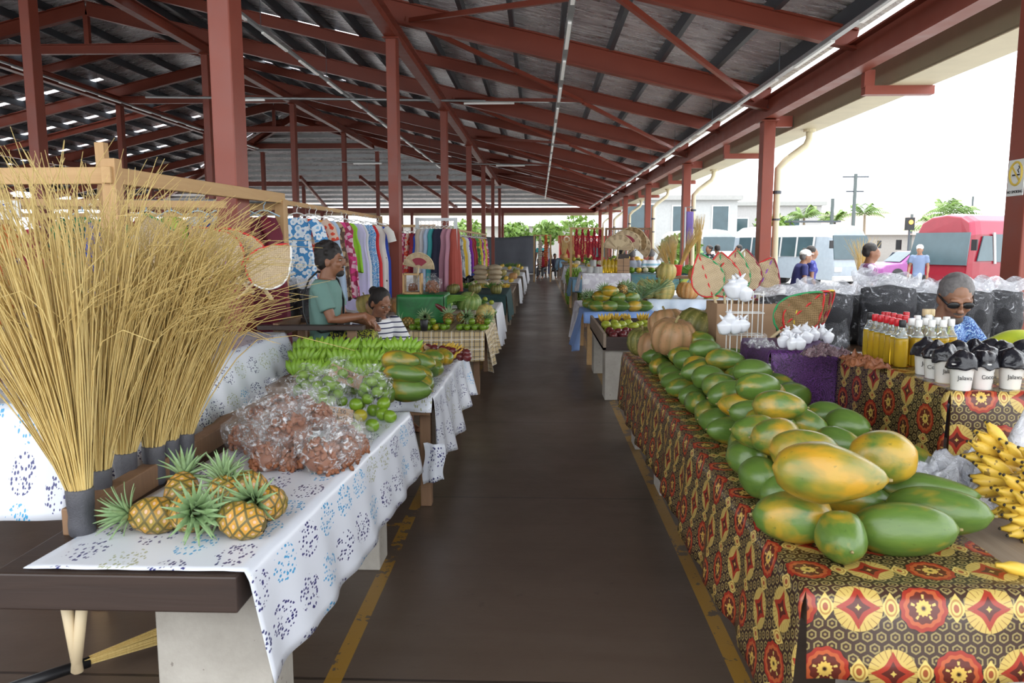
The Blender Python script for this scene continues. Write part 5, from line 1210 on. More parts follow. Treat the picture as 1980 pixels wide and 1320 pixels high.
# green cloth stand with wooden frame and round fan
simple_table(-1.62, -1.12, 8.95, 9.5, 1.05, 'small stand under the green cloth'); m_grn = m_print('green_satin', [(.005, .13, .025), (.01, .20, .04), (.005, .10, .02)], 3, 'noise', rough=.4)
cloth('green_cloth', -1.64, -1.10, 8.93, 9.52, 1.053, df=.33, dl=.34, dr=.2, mt=m_grn, seed=1, flare=.01, wave=.5, label='bright green cloth draped over the small stand at the plaid table', cat='cloth')
e = empty('wooden_crate', (-1.48, 9.1, 1.06), label='small open wooden crate on the green cloth under the woven fan', cat='wooden crate')
for x in (-.10, .10): obj('side', M().box((x, 0, .12), (.02, .16, .24)), m_pine, e)
for z in (.01, .23): obj('board', M().box((0, 0, z), (.2, .16, .02)), m_pine, e)
nb = nut_bag((-1.48, 9.1, 1.09), (0, 0, 1), .75, label='small bag of nuts inside the wooden crate on the green cloth')
nb = nut_bag((-1.26, 9.15, 1.06), (0, 0, 2), 1.2, label='clear bag of pale nuts on the green cloth beside the crate')
round_fan((-1.40, 9.02, 1.36), Euler((.1, .15, .1)), .82, m_weave, 'maroon', label='round woven fan with maroon centre above the green cloth')
# charcoal bags left of the seated man
simple_table(-2.75, -1.98, 6.75, 7.3, .88, 'wooden stand under the charcoal bags left of the seated man')
for x, y, lb in ((-2.50, 6.95, 'clear bag of charcoal, left of the three behind the seated man'), (-2.26, 7.05, 'clear bag of charcoal, middle of the three behind the seated man'), (-2.08, 7.0, 'clear bag of charcoal touching the seated man back')): charcoal_bag((x, y, .89), x, .78, .98, label=lb, group='charcoal bags behind the seated man')
charcoal_bag((-2.42, 6.45, .45), .3, .9, 1, label='clear bag of charcoal standing low, left of the armchair')
simple_table(-2.65, -2.1, 6.3, 6.65, .44, 'low stand under the charcoal bag left of the armchair')
# further left tables along the aisle
m_wcloth = m_print('plain_white_cloth', [(.55, .56, .60), (.75, .76, .80)], 3, 'noise'); m_net = flat((.02, .06, .06), .8, 0, .6, 60, 1)
m_stripe_far = flat((.18, .34, .48), .7)
def pile(cx, cy, z, n, mk, w_=.4, d=.4, layers=2, D=.09):
    out = []; per = n // layers
    for l in range(layers):
        k = max(1, per - l * 2); c_ = max(1, int(math.ceil(k ** .5)))
        for i in range(k): out.append(mk(Vector((cx + ((i % c_) / max(1, c_ - 1) - .5) * w_ * (1 - .3 * l) + R.uniform(-.01, .01), cy + ((i // c_) / max(1, c_ - 1) - .5) * d * (1 - .3 * l), z + D * .46 + l * D * .5))))
    return out
def far_table(x0, x1, y0, y1, label, mt, drops, items, z=.72, side='left'):
    simple_table(x0, x1, y0, y1, z, 'wooden market table under ' + label, m_old_wood)
    if mt: cloth('tablecloth', x0 - .02, x1 + .02, y0 - .02, y1 + .02, z + .003, mt=mt, seed=y0, flare=.05, label=label, cat='tablecloth', **drops)
    n = len(items)
    for i, (what, mtl, nm, cnt, D) in enumerate(items):
        cy = y0 + (y1 - y0) * (i + .5) / n; w_ = (x1 - x0) * .72; d = (y1 - y0) / n * .62
        g = '%s on %s' % (nm + 's', label); 
        if what == 'r': ob = pile((x0 + x1) / 2, cy, z + .005, cnt, lambda p: roundfruit(nm.replace(' ', '_'), p, D, mtl, nm.split()[-1], group=g), w_, d, 2, D)
        elif what == 'p': ob = pile((x0 + x1) / 2, cy, z + .005, cnt, lambda p: papaya(p, D * 1.8, D, R.uniform(-.5, .5), R.uniform(.1, .7), group=g), w_, d, 2, D)
        elif what == 'b': ob = pile((x0 + x1) / 2, cy, z + .01, cnt, lambda p: banana_hand('banana_hand', p, (.7, R.uniform(-.3, .3), R.uniform(-1, 1)), mtl, 5, .14, .02, .9, 1, group=g), w_, d, 1, .05)
        elif what == 'k': ob = pile((x0 + x1) / 2, cy, z + .005, cnt, lambda p: pumpkin(p, D, mtl, (0, 0, R.uniform(0, 6)), group=g), w_, d, 1, D * .8)
        elif what == 'l':
            ob = []
            for q in range(cnt): ob.append(obj(nm.replace(' ', '_'), leaf_tuft(M(), (0, 0, 0), 26, D, .025, .7, q + i * 7), m_leaf, loc=((x0 + x1) / 2 + R.uniform(-.4, .4) * w_, cy + R.uniform(-.4, .4) * d, z + .03), cat=nm.split()[-1], group=g, solid=.002))
        for j, o in enumerate(sorted(ob, key=lambda o: (o.location.x / o.location.y))): o['label'] = '%s, %s from left, on %s' % (nm, ordn(j, 'first'), label)
far_table(-1.45, -.60, 10.4, 12.2, 'the white cloth just past the plaid one', m_wcloth, {'dr': .5}, [('r', m_lime, 'green fruit', 10, .08), ('l', m_leaf, 'leafy green', 5, .16), ('r', m_mango, 'mango', 10, .08)])
far_table(-1.6, -.56, 12.8, 14.8, 'the dark green net stall', m_net, {'dr': .45, 'df': .35}, [('k', PK_G, 'green squash', 5, .2), ('l', m_leaf, 'leafy green', 6, .2)], z=.80)
m_garlic = m_fruit('pale_garlic', (.60, .50, .36), (.74, .66, .50), 9, .6)
far_table(-1.7, -.52, 15.6, 17.6, 'the stall heaped with bananas and garlic', None, {}, [('b', m_yel_banana, 'yellow banana hand', 6, .1), ('r', m_garlic, 'pale root', 16, .09), ('r', m_lime, 'green fruit', 10, .08)], z=.70)
far_table(-1.6, -.50, 18.2, 20.6, 'the white cloth stall beyond the bananas', m_wcloth, {'dr': .5}, [('r', m_yel_banana, 'yellow fruit', 12, .1), ('l', m_leaf, 'leafy green', 6, .2), ('k', PK_O, 'orange pumpkin', 4, .22)])
far_table(-1.6, -.48, 22, 25, 'the fifth white stall on the left', m_wcloth, {'dr': .5}, [('k', PK_Y, 'yellow squash', 6, .2), ('r', m_lime, 'green fruit', 12, .1)])
far_table(-1.6, -.46, 27, 31, 'the farthest white stall on the left', m_wcloth, {'dr': .5}, [('r', m_yel_banana, 'yellow fruit', 12, .12), ('l', m_leaf, 'leafy green', 6, .3)])
# things on stands between the racks and the aisle
simple_table(-2.4, -1.75, 15.4, 16.6, .98, 'raised stand with tub and boxes left of the banana stall', m_dark_wood)
m = M().lathe([(.12, 0), (.14, .01), (.17, .26), (.18, .27), (.18, .28), (.16, .28)], 20); obj('plastic_tub', m, flat((.02, .03, .05), .4), smooth=True, loc=(-2.05, 15.7, .985), label='black plastic tub on the raised stand beyond the round fan', cat='tub')
obj('bucket', M().lathe([(.12, 0), (.13, .01), (.15, .24), (.155, .25), (.14, .25)], 20), m_white, smooth=True, loc=(-2.3, 15.7, .985), label='white bucket on the raised stand left of the black tub', cat='bucket')
obj('purple_cloth', M().box((0, 0, 0), (.30, .3, .18)), flat((.12, .04, .30), .7), loc=(-1.65, 15.75, .80), bevel=.03, label='purple folded cloth at the left of the banana stall', cat='cloth') if 0 else cloth('tablecloth', -1.9, -1.55, 14.9, 15.3, .80, df=.2, dr=.2, dl=.2, mt=flat((.12, .04, .30), .7), seed=1, label='purple cloth over a small box left of the banana stall', cat='tablecloth')
obj('small_box', M().box((0, 0, .395), (.34, .38, .79)), m_card, loc=(-1.725, 15.1, 0), label='tall cardboard box under the purple cloth', cat='box')
ob = []
m_sack = flat((.52, .42, .28), .85, 0, .25, 20, .5)
for i in range(8): ob.append(obj('root_sack', M().ell((0, 0, 0), (.17, .13, .07), 14, 8).jitter(.02, 9, i), m_sack, smooth=True, loc=(-1.35 + (i % 2) * .34, 17.95, .76 + (i // 2) * .11), cat='sack', group='stacked pale sacks left of the aisle'))
order_labels(ob, lambda o, n: 'pale lumpy sack, %s up from the table in the %s stack' % (n, 'left' if o.location.x < -1.2 else 'right'), key=lambda o: o.location.z + o.location.x * .001, first='first')
simple_table(-1.6, -.8, 17.7, 18.15, .68, 'narrow stand under the stacked pale sacks')
# grey tarpaulin stall closing the far left side of the aisle
m_tarp = flat((.115, .125, .15), .55, 0, .2, 2, .3)
e = empty('tarpaulin_stall', (-2.4, 42, 0), label='grey tarpaulin walls wrapped round a stall at the far end of the aisle', cat='stall')
m = M(); m.sheet(lambda u, v: Vector((-2.3 + 4.5 * u, .05 * sin(u * 26) * v, 2.0 - 1.98 * v + .05 * sin(u * 8) * (1 - v))), 60, 12); obj('front_sheet', m, m_tarp, e, smooth=True, solid=.01)
m = M(); m.sheet(lambda u, v: Vector((2.2 + .06 * sin(u * 20) * v, 4 * u, 2.0 - 1.98 * v)), 30, 12); obj('side_sheet', m, m_tarp, e, smooth=True, solid=.01)
for x in (-2.3, 0, 2.2): obj('post', M().box((x, .08, 1.0), (.08, .08, 2.05)), m_dark_wood, e)
# ---------------------------------------------------------------- clothes racks
P1 = {'blue floral': m_print('blue_floral', [(.10, .05, .35), (.25, .50, .75), (.72, .80, .88), (.80, .86, .92), (.05, .25, .55)], 15, 'flower'), 'red leaf print': m_print('red_print', [(.02, .01, .02), (.60, .03, .02), (.65, .06, .02), (.7, .5, .4)], 14, 'flower'),
      'orange and yellow': m_print('orange_print', [(.45, .05, .01), (.75, .30, .02), (.8, .5, .05), (.5, .08, .02)], 6, 'swirl'), 'pale blue': flat((.42, .55, .72), .8), 'pink print': m_print('pink_print', [(.75, .05, .25), (.8, .5, .6), (.4, .03, .1)], 18),
      'bright lime green': flat((.28, .60, .03), .8), 'lilac': flat((.58, .54, .80), .8), 'blue and white wave': m_print('wave_print', [(.05, .25, .60), (.65, .75, .85), (.08, .35, .7)], 9, 'swirl'), 'plain red': flat((.60, .015, .02), .8),
      'white with black print': m_print('white_print', [(.02, .02, .02), (.78, .77, .72), (.78, .77, .72), (.78, .77, .72)], 8, 'flower'), 'royal blue': flat((.015, .06, .42), .8), 'white': flat((.72, .72, .74), .8), 'patterned brown': m_print('brown_pat', [(.2, .1, .05), (.5, .35, .2), (.1, .05, .03)], 22),
      'orange': flat((.60, .13, .03), .8), 'purple': flat((.25, .03, .40), .8), 'magenta': m_print('magenta_print', [(.65, .02, .30), (.8, .35, .55), (.2, .02, .3)], 14), 'dark green': m_print('green_print', [(.01, .12, .05), (.03, .22, .08), (.01, .08, .04)], 12), 'dark red': m_print('maroon_print', [(.22, .005, .02), (.35, .01, .03)], 8),
      'lime print': m_print('lime_print', [(.35, .50, .03), (.1, .25, .02), (.5, .6, .1)], 16), 'grey floral': m_print('grey_floral', [(.35, .38, .42), (.55, .58, .6), (.2, .22, .26)], 16), 'navy print': m_print('navy_print', [(.01, .02, .18), (.02, .05, .35), (.3, .35, .5)], 14), 'maroon and gold': m_print('maroon_gold', [(.28, .22, .03), (.14, .003, .02), (.16, .005, .02), (.12, .003, .02)], 11, 'flower'),
      'navy and white swirl': m_print('tapa_navy', [(.01, .015, .09), (.72, .74, .8)], 14, 'swirl'), 'teal': flat((.05, .35, .36), .8), 'beige lace': flat((.55, .48, .38), .8), 'dark navy': flat((.012, .015, .04), .8), 'dusty pink': flat((.50, .25, .32), .8), 'rust red': flat((.35, .06, .04), .8), 'white lavender': m_print('lav', [(.7, .68, .78), (.45, .3, .6), (.78, .76, .8)], 14), 'yellow': flat((.75, .50, .05), .8), 'green and yellow': m_print('gy', [(.1, .35, .08), (.7, .6, .1), (.05, .2, .05)], 12)}
def rack(name, a, b, label, mt=m_pine, posts=True, zlow=0):
    a, b = Vector(a), Vector(b); e = empty('clothes_rack', (a.x, a.y, 0), label=label, cat='clothes rack'); d = b - a
    obj('rail', M().beam((0, 0, a.z + .0), (d.x, d.y, b.z), .045, .05), mt, e)
    if posts:
        for p in (Vector((0, 0, 0)), Vector((d.x, d.y, 0))): obj('post', M().box((p.x, p.y, a.z / 2), (.06, .06, a.z + .06)), mt, e)
    return e
rack('r', (-2.72, 8.3, 2.08), (-2.72, 13.4, 2.08), 'long timber clothes rack behind the seated man', m_pinex)
GA = ['blue floral', 'red leaf print', 'orange and yellow', 'pale blue', 'patterned brown', 'pink print', 'bright lime green', 'lilac', 'white', 'blue and white wave', 'plain red', 'white with black print', 'royal blue', 'white']
for i, c in enumerate(GA):
    y = 8.55 + i * .36; a = R.uniform(-.15, .15)
    g = garment((-2.66 + (i % 2) * .03, y, 2.03), a, P1[c], L=.72 if c == 'bright lime green' else (1.05 if i < 7 else 1.25), w=.40, hem=.46 if i < 7 else .40, kind='dress', label='%s garment on the rack behind the seated man, %s in line' % (c, ordn(i)), group='clothes on the long rack', sleeves=i in (0, 1, 11))
rack('r', (-3.4, 16, 2.0), (-2.15, 16, 2.0), 'timber clothes rack crossing behind the red dress')
GB = ['white', 'orange', 'rust red', 'grey floral', 'blue floral', 'magenta', 'pink print', 'red leaf print', 'dark red', 'royal blue', 'purple', 'magenta', 'dark navy']
for i, c in enumerate(GB): garment((-3.32 + i * .095, 16 + R.uniform(-.03, .03), 1.95), PI / 2 + R.uniform(-.2, .2) - .7, P1[c], L=.85 if i > 2 else 1.0, w=.34, hem=.36, kind='dress', pleat=4, label='%s garment on the crossing rack, %s from the left' % (c, ordn(i, 'first')), group='clothes on the crossing rack')
rack('r', (-2.12, 13.6, 2.06), (-1.45, 13.6, 2.06), 'tall rack of long gowns between the stalls', m_galv)
GC = ['beige lace', 'white', 'pale blue', 'teal', 'dark navy', 'dark navy', 'dusty pink', 'dusty pink', 'rust red']
for i, c in enumerate(GC): garment((-2.06 + i * .075, 13.6 + R.uniform(-.03, .03), 2.0), PI / 2 + R.uniform(-.2, .2) - .8, P1[c], L=1.12, w=.30, hem=.34, pleat=5, label='long %s gown on the tall rack, %s from the left' % (c, ordn(i, 'first')), group='gowns on the tall rack')
rack('r', (-1.98, 16.6, 1.96), (-1.98, 29, 1.96), 'long rack of bright cloth running back along the aisle')
GD = ['white lavender', 'white lavender', 'grey floral', 'yellow', 'white', 'blue floral', 'purple', 'rust red', 'dark red', 'green and yellow', 'yellow', 'green and yellow', 'magenta', 'lime print', 'yellow', 'pink print']
for i, c in enumerate(GD): garment((-1.95 + R.uniform(-.03, .03), 17.0 + i * .72, 1.90), R.uniform(-.1, .1), P1[c], L=1.0, w=.36, hem=.38, pleat=4, label='%s cloth on the rack receding along the aisle, %s in line' % (c, ordn(i)), group='clothes on the receding rack')
# timber frame behind the brooms
e = empty('clothes_stall', (-2.2, 4.0, 0), label='pale timber stall frame rising behind the straw brooms', cat='stall frame')
for x, y, h in ((0, 0, 2.08), (0, 2.62, 2.02), (-2.4, 2.62, 2.08)): obj('post', M().box((x, y, h / 2), (.075, .075, h)), m_pinez, e, bevel=.004)
obj('post', M().box((-.16, .28, 1.10), (.05, .05, 2.2)), m_pinez, e, rot=(0, -.02, 0)); 
obj('rail', M().beam((0, -.06, 1.995), (0, 2.68, 2.03), .05, .085), m_pine, e, bevel=.004)
obj('rail', M().beam((-2.4, 0, 1.985), (.03, 0, 1.995), .05, .085), m_pinex, e, bevel=.004)
obj('rail', M().beam((-2.4, 2.62, 1.97), (.03, 2.62, 1.96), .05, .06), m_pinex, e)
obj('rail', M().beam((-2.4, -1.0, 1.90), (-.1, 1.5, 1.90), .05, .06), m_pine, e) if 0 else obj('rail', M().beam((-2.4, -1.2, 2.04), (-2.4, 2.7, 2.04), .05, .06), m_pine, e)
obj('rail', M().beam((-2.4, 1.7, 1.96), (-.1, 1.7, 1.93), .04, .05), m_pinex, e)
obj('pipe', M().tube([(-2.4, 2.50, 1.99), (0, 2.50, 2.0)], .02, 8), m_galv, e, smooth=True)
GE = [(-3.85, 'dark green', .9), (-3.55, 'dark green', 1.0), (-3.30, 'dark red', 1.0), (-3.06, 'lime print', .9), (-2.86, 'grey floral', .9), (-2.66, 'navy print', 1.0), (-2.46, 'navy print', .95), (-2.28, 'maroon and gold', 1.3), (-2.42, 'maroon and gold', 1.3)]
for i, (x, c, L) in enumerate(GE): garment((x, 6.5 - (i % 2) * .06 - (.12 if i == 8 else 0), 1.97), R.uniform(-.25, .25), P1[c], L=L, w=.36, hem=.40, sleeves=i % 2 == 0, hanger=m_cyanw, label='%s garment on the timber frame, %s from the left' % (c, ordn(i if i < 7 else 15 - i, 'first')), group='clothes on the timber frame')
for x, y, c, L, lb in ((-3.25, 5.6, 'royal blue', 1.0, 'long royal blue cloth hanging left of the leaning timber post'), (-4.3, 5.9, 'orange', .8, 'orange dress hanging at the left edge behind the brooms'), (-4.05, 5.2, 'navy and white swirl', .6, 'navy and white swirl shirt at the far left edge'), (-4.7, 6.4, 'dark green', .8, 'dark green shirt at the far left edge above the swirl shirt')):
    garment((x, y, 1.90 if c != 'navy and white swirl' else 1.68), R.uniform(-.2, .2), P1[c], L=L, w=.42 if c != 'royal blue' else .14, hem=.46 if c != 'royal blue' else .16, label=lb, sleeves=c in ('orange', 'navy and white swirl'))
for i in range(7): 
    c = ['navy print', 'dark red', 'dark green', 'grey floral', 'royal blue', 'rust red', 'teal'][i]
    garment((-5.6 + i * .42 - 1.2, 9.7 + R.uniform(-.03, .03), 1.93), R.uniform(-.4, .4), P1[c], L=1.0, w=.42, hem=.5, label='%s garment on the far dark rack behind the brooms, %s from the left' % (c, ordn(i, 'first')), group='clothes on the far dark rack')
rack('r', (-7.0, 9.7, 2.0), (-3.8, 9.7, 2.0), 'dark far clothes rack behind the timber frame')
e = empty('hand_lettered_sign', (-3.42, 4.9, 1.86), label='white card sign in blue hand lettering behind the brooms', cat='sign'); obj('card', M().box((0, 0, 0), (.24, .006, .12)), m_white, e); text('SVET', .07, P1['royal blue'], e, (0, -.005, -.01), (PI / 2, 0, 0))
for i, (u, v, y, tl, cols, lb) in enumerate(((470, 545, 4.55, -.75, ('red', 'red', 'purple'), 'large pale woven fan edged red, leaning left behind the brooms'), (508, 555, 4.62, -.62, ('white', 'red', 'tan'), 'large pale woven fan edged white, overlapping the red-edged one'), (478, 560, 4.5, .75, ('red', 'white', 'tan'), 'woven fan edged red pointing right towards the charcoal bags'), (330, 545, 4.6, -.35, ('white', 'green', 'tan'), 'pale fan edged white and green seen through the brooms'))):
    p = Wy(u, v, y); fan(p, Euler((-.15, tl, R.uniform(-.3, .3))), cols, .95 if tl > 0 else 1.15, label=lb, group='woven fans behind the brooms')
simple_table(-2.85, -1.98, 4.45, 4.8, 1.24, 'tall narrow stand holding the fans behind the brooms', m_dark_wood)
for i, (x, y, s_, mt, lb) in enumerate(((-2.75, 3.5, (.35, .3, .16), m_weave, 'low woven basket tray on the raised table behind the brooms'), (-2.3, 3.9, (.3, .4, .12), flat((.3, .2, .14), .8), 'brown bundle on the raised table behind the brooms'), (-2.6, 4.2, (.3, .3, .14), m_print('violet_bits', [(.2, .05, .25), (.5, .4, .5)], 20), 'violet patterned parcel on the raised table behind the brooms'))):
    obj('bundle', M().box((0, 0, s_[2] / 2), s_), mt, loc=(x, y, 1.0), bevel=.03, label=lb, cat='bundle')
# ---------------------------------------------------------------- stalls behind the right foreground
def crate_side(name): pass
# tray table of purple fruit on a white block
e = empty('crate_table', (1.2, 9.1, 0), label='dark shallow wooden tray table of purple fruit and mangoes on a white block', cat='tray table')
obj('tray_bottom', M().box((0, 0, .555), (1.05, 2.1, .03)), m_dark_wood, e)
for c, s_ in (((0, -1.03, .61), (1.05, .03, .14)), ((0, 1.03, .61), (1.05, .03, .14)), ((.51, 0, .61), (.03, 2.1, .14))): obj('tray_side', M().box(c, s_), m_dark_wood, e)
obj('tray_side', M().box((-.51, 0, .63), (.03, 2.1, .17)), m_old_wood, e)
for y in (-.85, .85): obj('leg', M().box((-.35, y, .27), (.3, .3, .54)), m_block, e, bevel=.01)
for y in (-.85, .85): obj('leg', M().box((.35, y, .27), (.3, .3, .54)), m_block, e, bevel=.01)
ob = []
for i in range(9):
    for j in range(6): ob.append(roundfruit('plum', (.80 + i * .088 + R.uniform(-.02, .02), 8.20 + j * .085, .61 + .05 * (j % 2) + R.uniform(0, .03)), .095, m_plum, 'plum', group='purple fruit in the dark tray'))
for i in range(8): ob.append(roundfruit('plum', (.86 + i * .09, 8.35 + (i % 2) * .1, .70), .09, m_plum, 'plum', group='purple fruit in the dark tray'))
split_labels(ob, ['left end', 'left of the middle', 'middle', 'right of the middle', 'right end'], lambda o, s_, n: 'dark red-purple fruit at the %s of the tray, %s to the viewer' % (s_, n))
ob = []
for i in range(9):
    for j in range(3): ob.append(roundfruit('mango', (.80 + i * .09 + R.uniform(-.02, .02), 8.85 + j * .14, .66 + .05 * ((i + j) % 2)), .12, m_mango, 'mango', .8, group='mangoes in the dark tray'))
split_labels(ob, ['left end', 'middle', 'right end'], lambda o, s_, n: 'green-yellow mango at the %s of the tray, %s to the viewer' % (s_, n))
ob = [banana_hand('banana_hand', (.80 + i * .16, 9.5 + (i % 2) * .1, .70), (.6, 0, R.uniform(-1, 1)), m_yel_banana, 5, .13, .018, .9, 1, group='bananas in the dark tray') for i in range(6)]
order_labels(ob, lambda o, n: 'yellow banana hand at the back of the dark tray, %s from the left' % n, key=lambda o: o.location.x, first='first')
# blue cloth table
m_bluec = m_print('blue_cloth', [(.16, .28, .60), (.22, .36, .70)], 3, 'noise', rough=.7); m_lace = m_print('white_lace', [(.62, .60, .66), (.82, .82, .86), (.70, .68, .75)], 14, 'vor', rough=.8)
simple_table(.62, 1.55, 10.45, 12.6, .72, 'wooden table under the plain blue cloth', m_pine)
cloth('tablecloth', .60, 1.57, 10.43, 11.3, .724, df=.12, dl=.48, mt=m_bluec, seed=1.7, flare=.10, wave=2.2, label='plain blue cloth hanging to a point at the corner past the purple fruit', cat='tablecloth')
cloth('tablecloth', .59, 1.57, 11.32, 12.62, .724, dl=.55, mt=m_lace, seed=5.7, flare=.06, wave=1.2, label='white lace cloth on the far half of the blue cloth table', cat='tablecloth')
ob = [papaya(Vector(p), .26, .155, a, r_, 0, group='papayas on the blue cloth') for p, a, r_ in (((.80, 10.6, .80), -.2, .4), ((.98, 10.58, .80), .1, .45), ((1.13, 10.6, .80), -.6, .15), ((1.32, 10.6, .80), .2, .75), ((1.44, 10.62, .80), -.5, .3), ((.86, 10.72, .92), -.3, .7), ((.98, 10.68, 1.0), .2, .75), ((1.10, 10.78, .90), .3, .3), ((.72, 10.8, .82), .5, .1), ((1.3, 10.85, .9), .5, .3))]
order_labels(ob, lambda o, n: '%s papaya on the blue cloth, %s from the left' % ('yellow' if o.color[0] > .6 else 'green', n), key=lambda o: o.location.x, first='first')
ob = [pineapple(p, .16, ro, group='pineapples on the blue cloth table') for p, ro in (((.76, 11.2, .84), (1.3, .3, 0)), ((.95, 11.3, .95), (1.3, -.3, 0)), ((1.2, 11.2, .98), (-1.3, .9, 0)), ((1.35, 11.25, .88), (1.4, 1.2, 0)), ((.72, 11.5, .84), (1.3, 0, 0)), ((1.05, 11.5, .86), (1.3, .5, 0)), ((1.25, 11.55, 1.0), (1.2, 1.3, 0)))]
order_labels(ob, lambda o, n: 'orange pineapple behind the papayas on the blue table, %s from the left' % n, key=lambda o: o.location.x, first='first')
ob = [obj('spiky_plant', leaf_tuft(M(), (0, 0, 0), 34, .34, .018, .5, i, .15), m_crown, loc=(1.48 + i * .10, 11.2 + i * .12, .86 + i * .04), solid=.004, cat='pineapple crown', group='spiky pineapple crowns') for i in range(4)]
order_labels(ob, lambda o, n: 'spiky grey-green pineapple crown right of the pineapples, %s from the left' % n, key=lambda o: o.location.x, first='first')
# light blue table of pumpkins running to the right
m_lb = m_print('pale_blue_cloth', [(.38, .52, .68), (.62, .70, .80), (.52, .62, .75)], 5, 'noise', rough=.5)
simple_table(1.66, 3.3, 11.8, 12.7, .80, 'wooden table under the pale blue cloth with pumpkins')
cloth('tablecloth', 1.64, 3.32, 11.78, 12.72, .804, df=.17, mt=m_lb, seed=2.2, flare=.02, label='pale blue shiny cloth under the row of pumpkins', cat='tablecloth')
cloth('tablecloth', 1.62, 2.9, 11.4, 11.74, .60, df=.3, mt=m_lace, seed=2.9, flare=.02, label='white lace cloth on the low bench before the pumpkins', cat='tablecloth')
simple_table(1.64, 2.88, 11.42, 11.72, .595, 'low bench under the white lace cloth before the pumpkins')
for x, y, z, D, kd, lb in ((1.66, 12.0, .95, .33, PK_Y, 'yellow ribbed squash at the left of the pumpkin row'), (1.90, 11.95, .94, .36, PK_Y, 'large yellow-tan squash second from left in the row'), (2.28, 11.95, .93, .36, PK_O, 'large orange ribbed pumpkin in the middle of the row'), (2.63, 11.92, .91, .28, PK_Y, 'smaller yellow squash right of the orange pumpkin'), (3.12, 12.0, .93, .29, PK_O, 'round orange-green squash at the right end of the row'),
                           (1.98, 12.15, 1.20, .31, PK_Y, 'pale yellow-green squash on top of the row'), (2.50, 12.25, 1.16, .34, PK_O, 'orange pumpkin on top behind the large one'), (2.85, 12.3, .92, .26, PK_G, 'grey-green squash half hidden behind the smaller yellow one')):
    pumpkin((x, y, z), D, kd, (.05, .08, x * 3), label=lb, group='pumpkins on the pale blue cloth')
# lace table with jars, oil and fans
simple_table(.86, 1.76, 15.2, 16.0, 1.06, 'tall table under the hanging white lace cloth')
cloth('tablecloth', .84, 1.78, 15.18, 16.02, 1.064, df=.40, dl=.35, dr=.35, mt=m_lace, seed=3, flare=.08, label='white lace cloth on the tall table with jars and oil', cat='tablecloth')
ob = []
for i, (x, z) in enumerate(((1.0, 0), (1.14, 0), (1.07, .13), (1.20, 0))): ob.append(obj('paint_tin', M().lathe([(.06, 0), (.062, .005), (.062, .115), (.065, .12), (.06, .125)], 18), flat((.55, .56, .54), .35, .4), smooth=True, loc=(x, 15.35 + i * .01, 1.068 + z), cat='tin', group='tins on the lace cloth'))
order_labels(ob, lambda o, n: 'pale tin on the lace cloth, %s from the left' % n, key=lambda o: o.location.x, first='first')
ob = []
for i in range(4): ob.append(obj('oil_jar', M().lathe([(.045, 0), (.05, .01), (.05, .22), (.03, .25), (.03, .27)], 14), m_oil, smooth=True, loc=(1.30 + i * .075, 15.4, 1.067), cat='jar', group='oil jars on the lace cloth'))
order_labels(ob, lambda o, n: 'yellow jar of oil on the lace cloth, %s from the left' % n, key=lambda o: o.location.x, first='first')
e = empty('cardboard_box', (1.66, 15.45, 1.067), label='upright cardboard box with black outlines on the lace cloth', cat='box'); obj('panel', M().box((0, 0, .14), (.24, .2, .28)), m_card, e)
obj('print', M().box((0, -.102, .14), (.006, .004, .28)).box((0, -.102, .14), (.24, .004, .006)).box((0, -.102, .05), (.24, .004, .006)), m_black, e)
obj('stand', M().box((0, 0, .33), (.22, .18, .08)), m_dark_wood, e)
for i, (dx, dz, mt, c, lb) in enumerate(((-.05, 0, m_weave, 'tan', 'large round woven fan, frontmost above the cardboard box'), (.10, .08, m_weave, 'maroon', 'large round woven fan behind and right of the front one'), (.22, .14, m_weave2, 'tan', 'dark-edged round woven fan, third in the group'), (.30, .05, m_weave, 'maroon', 'round woven fan tilted right, last in the group'))):
    round_fan((1.60 + dx, 15.35 + i * .05, 1.52 + dz), Euler((.0, .1 + i * .25, 0)), 1.35, mt, c, label=lb, group='round fans above the lace table')
# long teal-cloth table, beans, greens
m_tealc = m_print('teal_plastic', [(.05, .16, .19), (.12, .28, .32), (.06, .2, .22)], 3, 'noise', rough=.4)
simple_table(1.9, 4.0, 16.4, 17.6, .98, 'long table under the dark teal sheet')
cloth('tablecloth', 1.88, 2.93, 16.38, 17.62, .984, df=.30, mt=m_tealc, seed=1, flare=.02, label='dark teal plastic sheet on the left part of the long table', cat='tablecloth')
cloth('tablecloth', 2.95, 4.02, 16.38, 17.62, .984, df=.22, mt=m_print('green_yellow_sheet', [(.15, .45, .15), (.5, .55, .1), (.1, .3, .45)], 6), seed=1, flare=.02, label='green and yellow printed sheet on the right part of the long table', cat='tablecloth')
for i in range(3):
    m = M(); r = random.Random(i)
    for q in range(260): x, y = r.uniform(-.3, .3), r.uniform(-.25, .25); z = .16 * (1 - (x / .32) ** 2) * r.random() + .03; m.tube([(x - .09, y, z * .7), (x, y + .01, z + .02), (x + .09, y + r.uniform(-.05, .05), z * .7)], .008, 4, cap=False)
    obj('green_beans', m, m_leaf, smooth=True, loc=(2.9 + i * .38, 16.75, .99), kind='stuff', label='heap of green beans on the long table, %s from the left' % ordn(i, 'first'), cat='beans')
for i in range(6): obj('leafy_greens', leaf_tuft(M(), (0, 0, 0), 60, .22, .03, .7, i), m_leaf, loc=(2.05 + i * .33, 17.3, 1.0), solid=.002, label='bunch of dark leafy greens on the long table, %s from the left' % ordn(i, 'first'), cat='leafy greens', group='leafy greens on the long table')
ob = []
for i in range(26): ob.append(roundfruit(('green_fruit', 'yellow_fruit', 'taro')[i % 3], (2.05 + (i % 13) * .148, 17.2 + (i // 13) * .25, 1.06), .13, (m_lime, m_yel_banana, m_garlic)[i % 3], 'fruit', group='round produce along the back of the long table'))
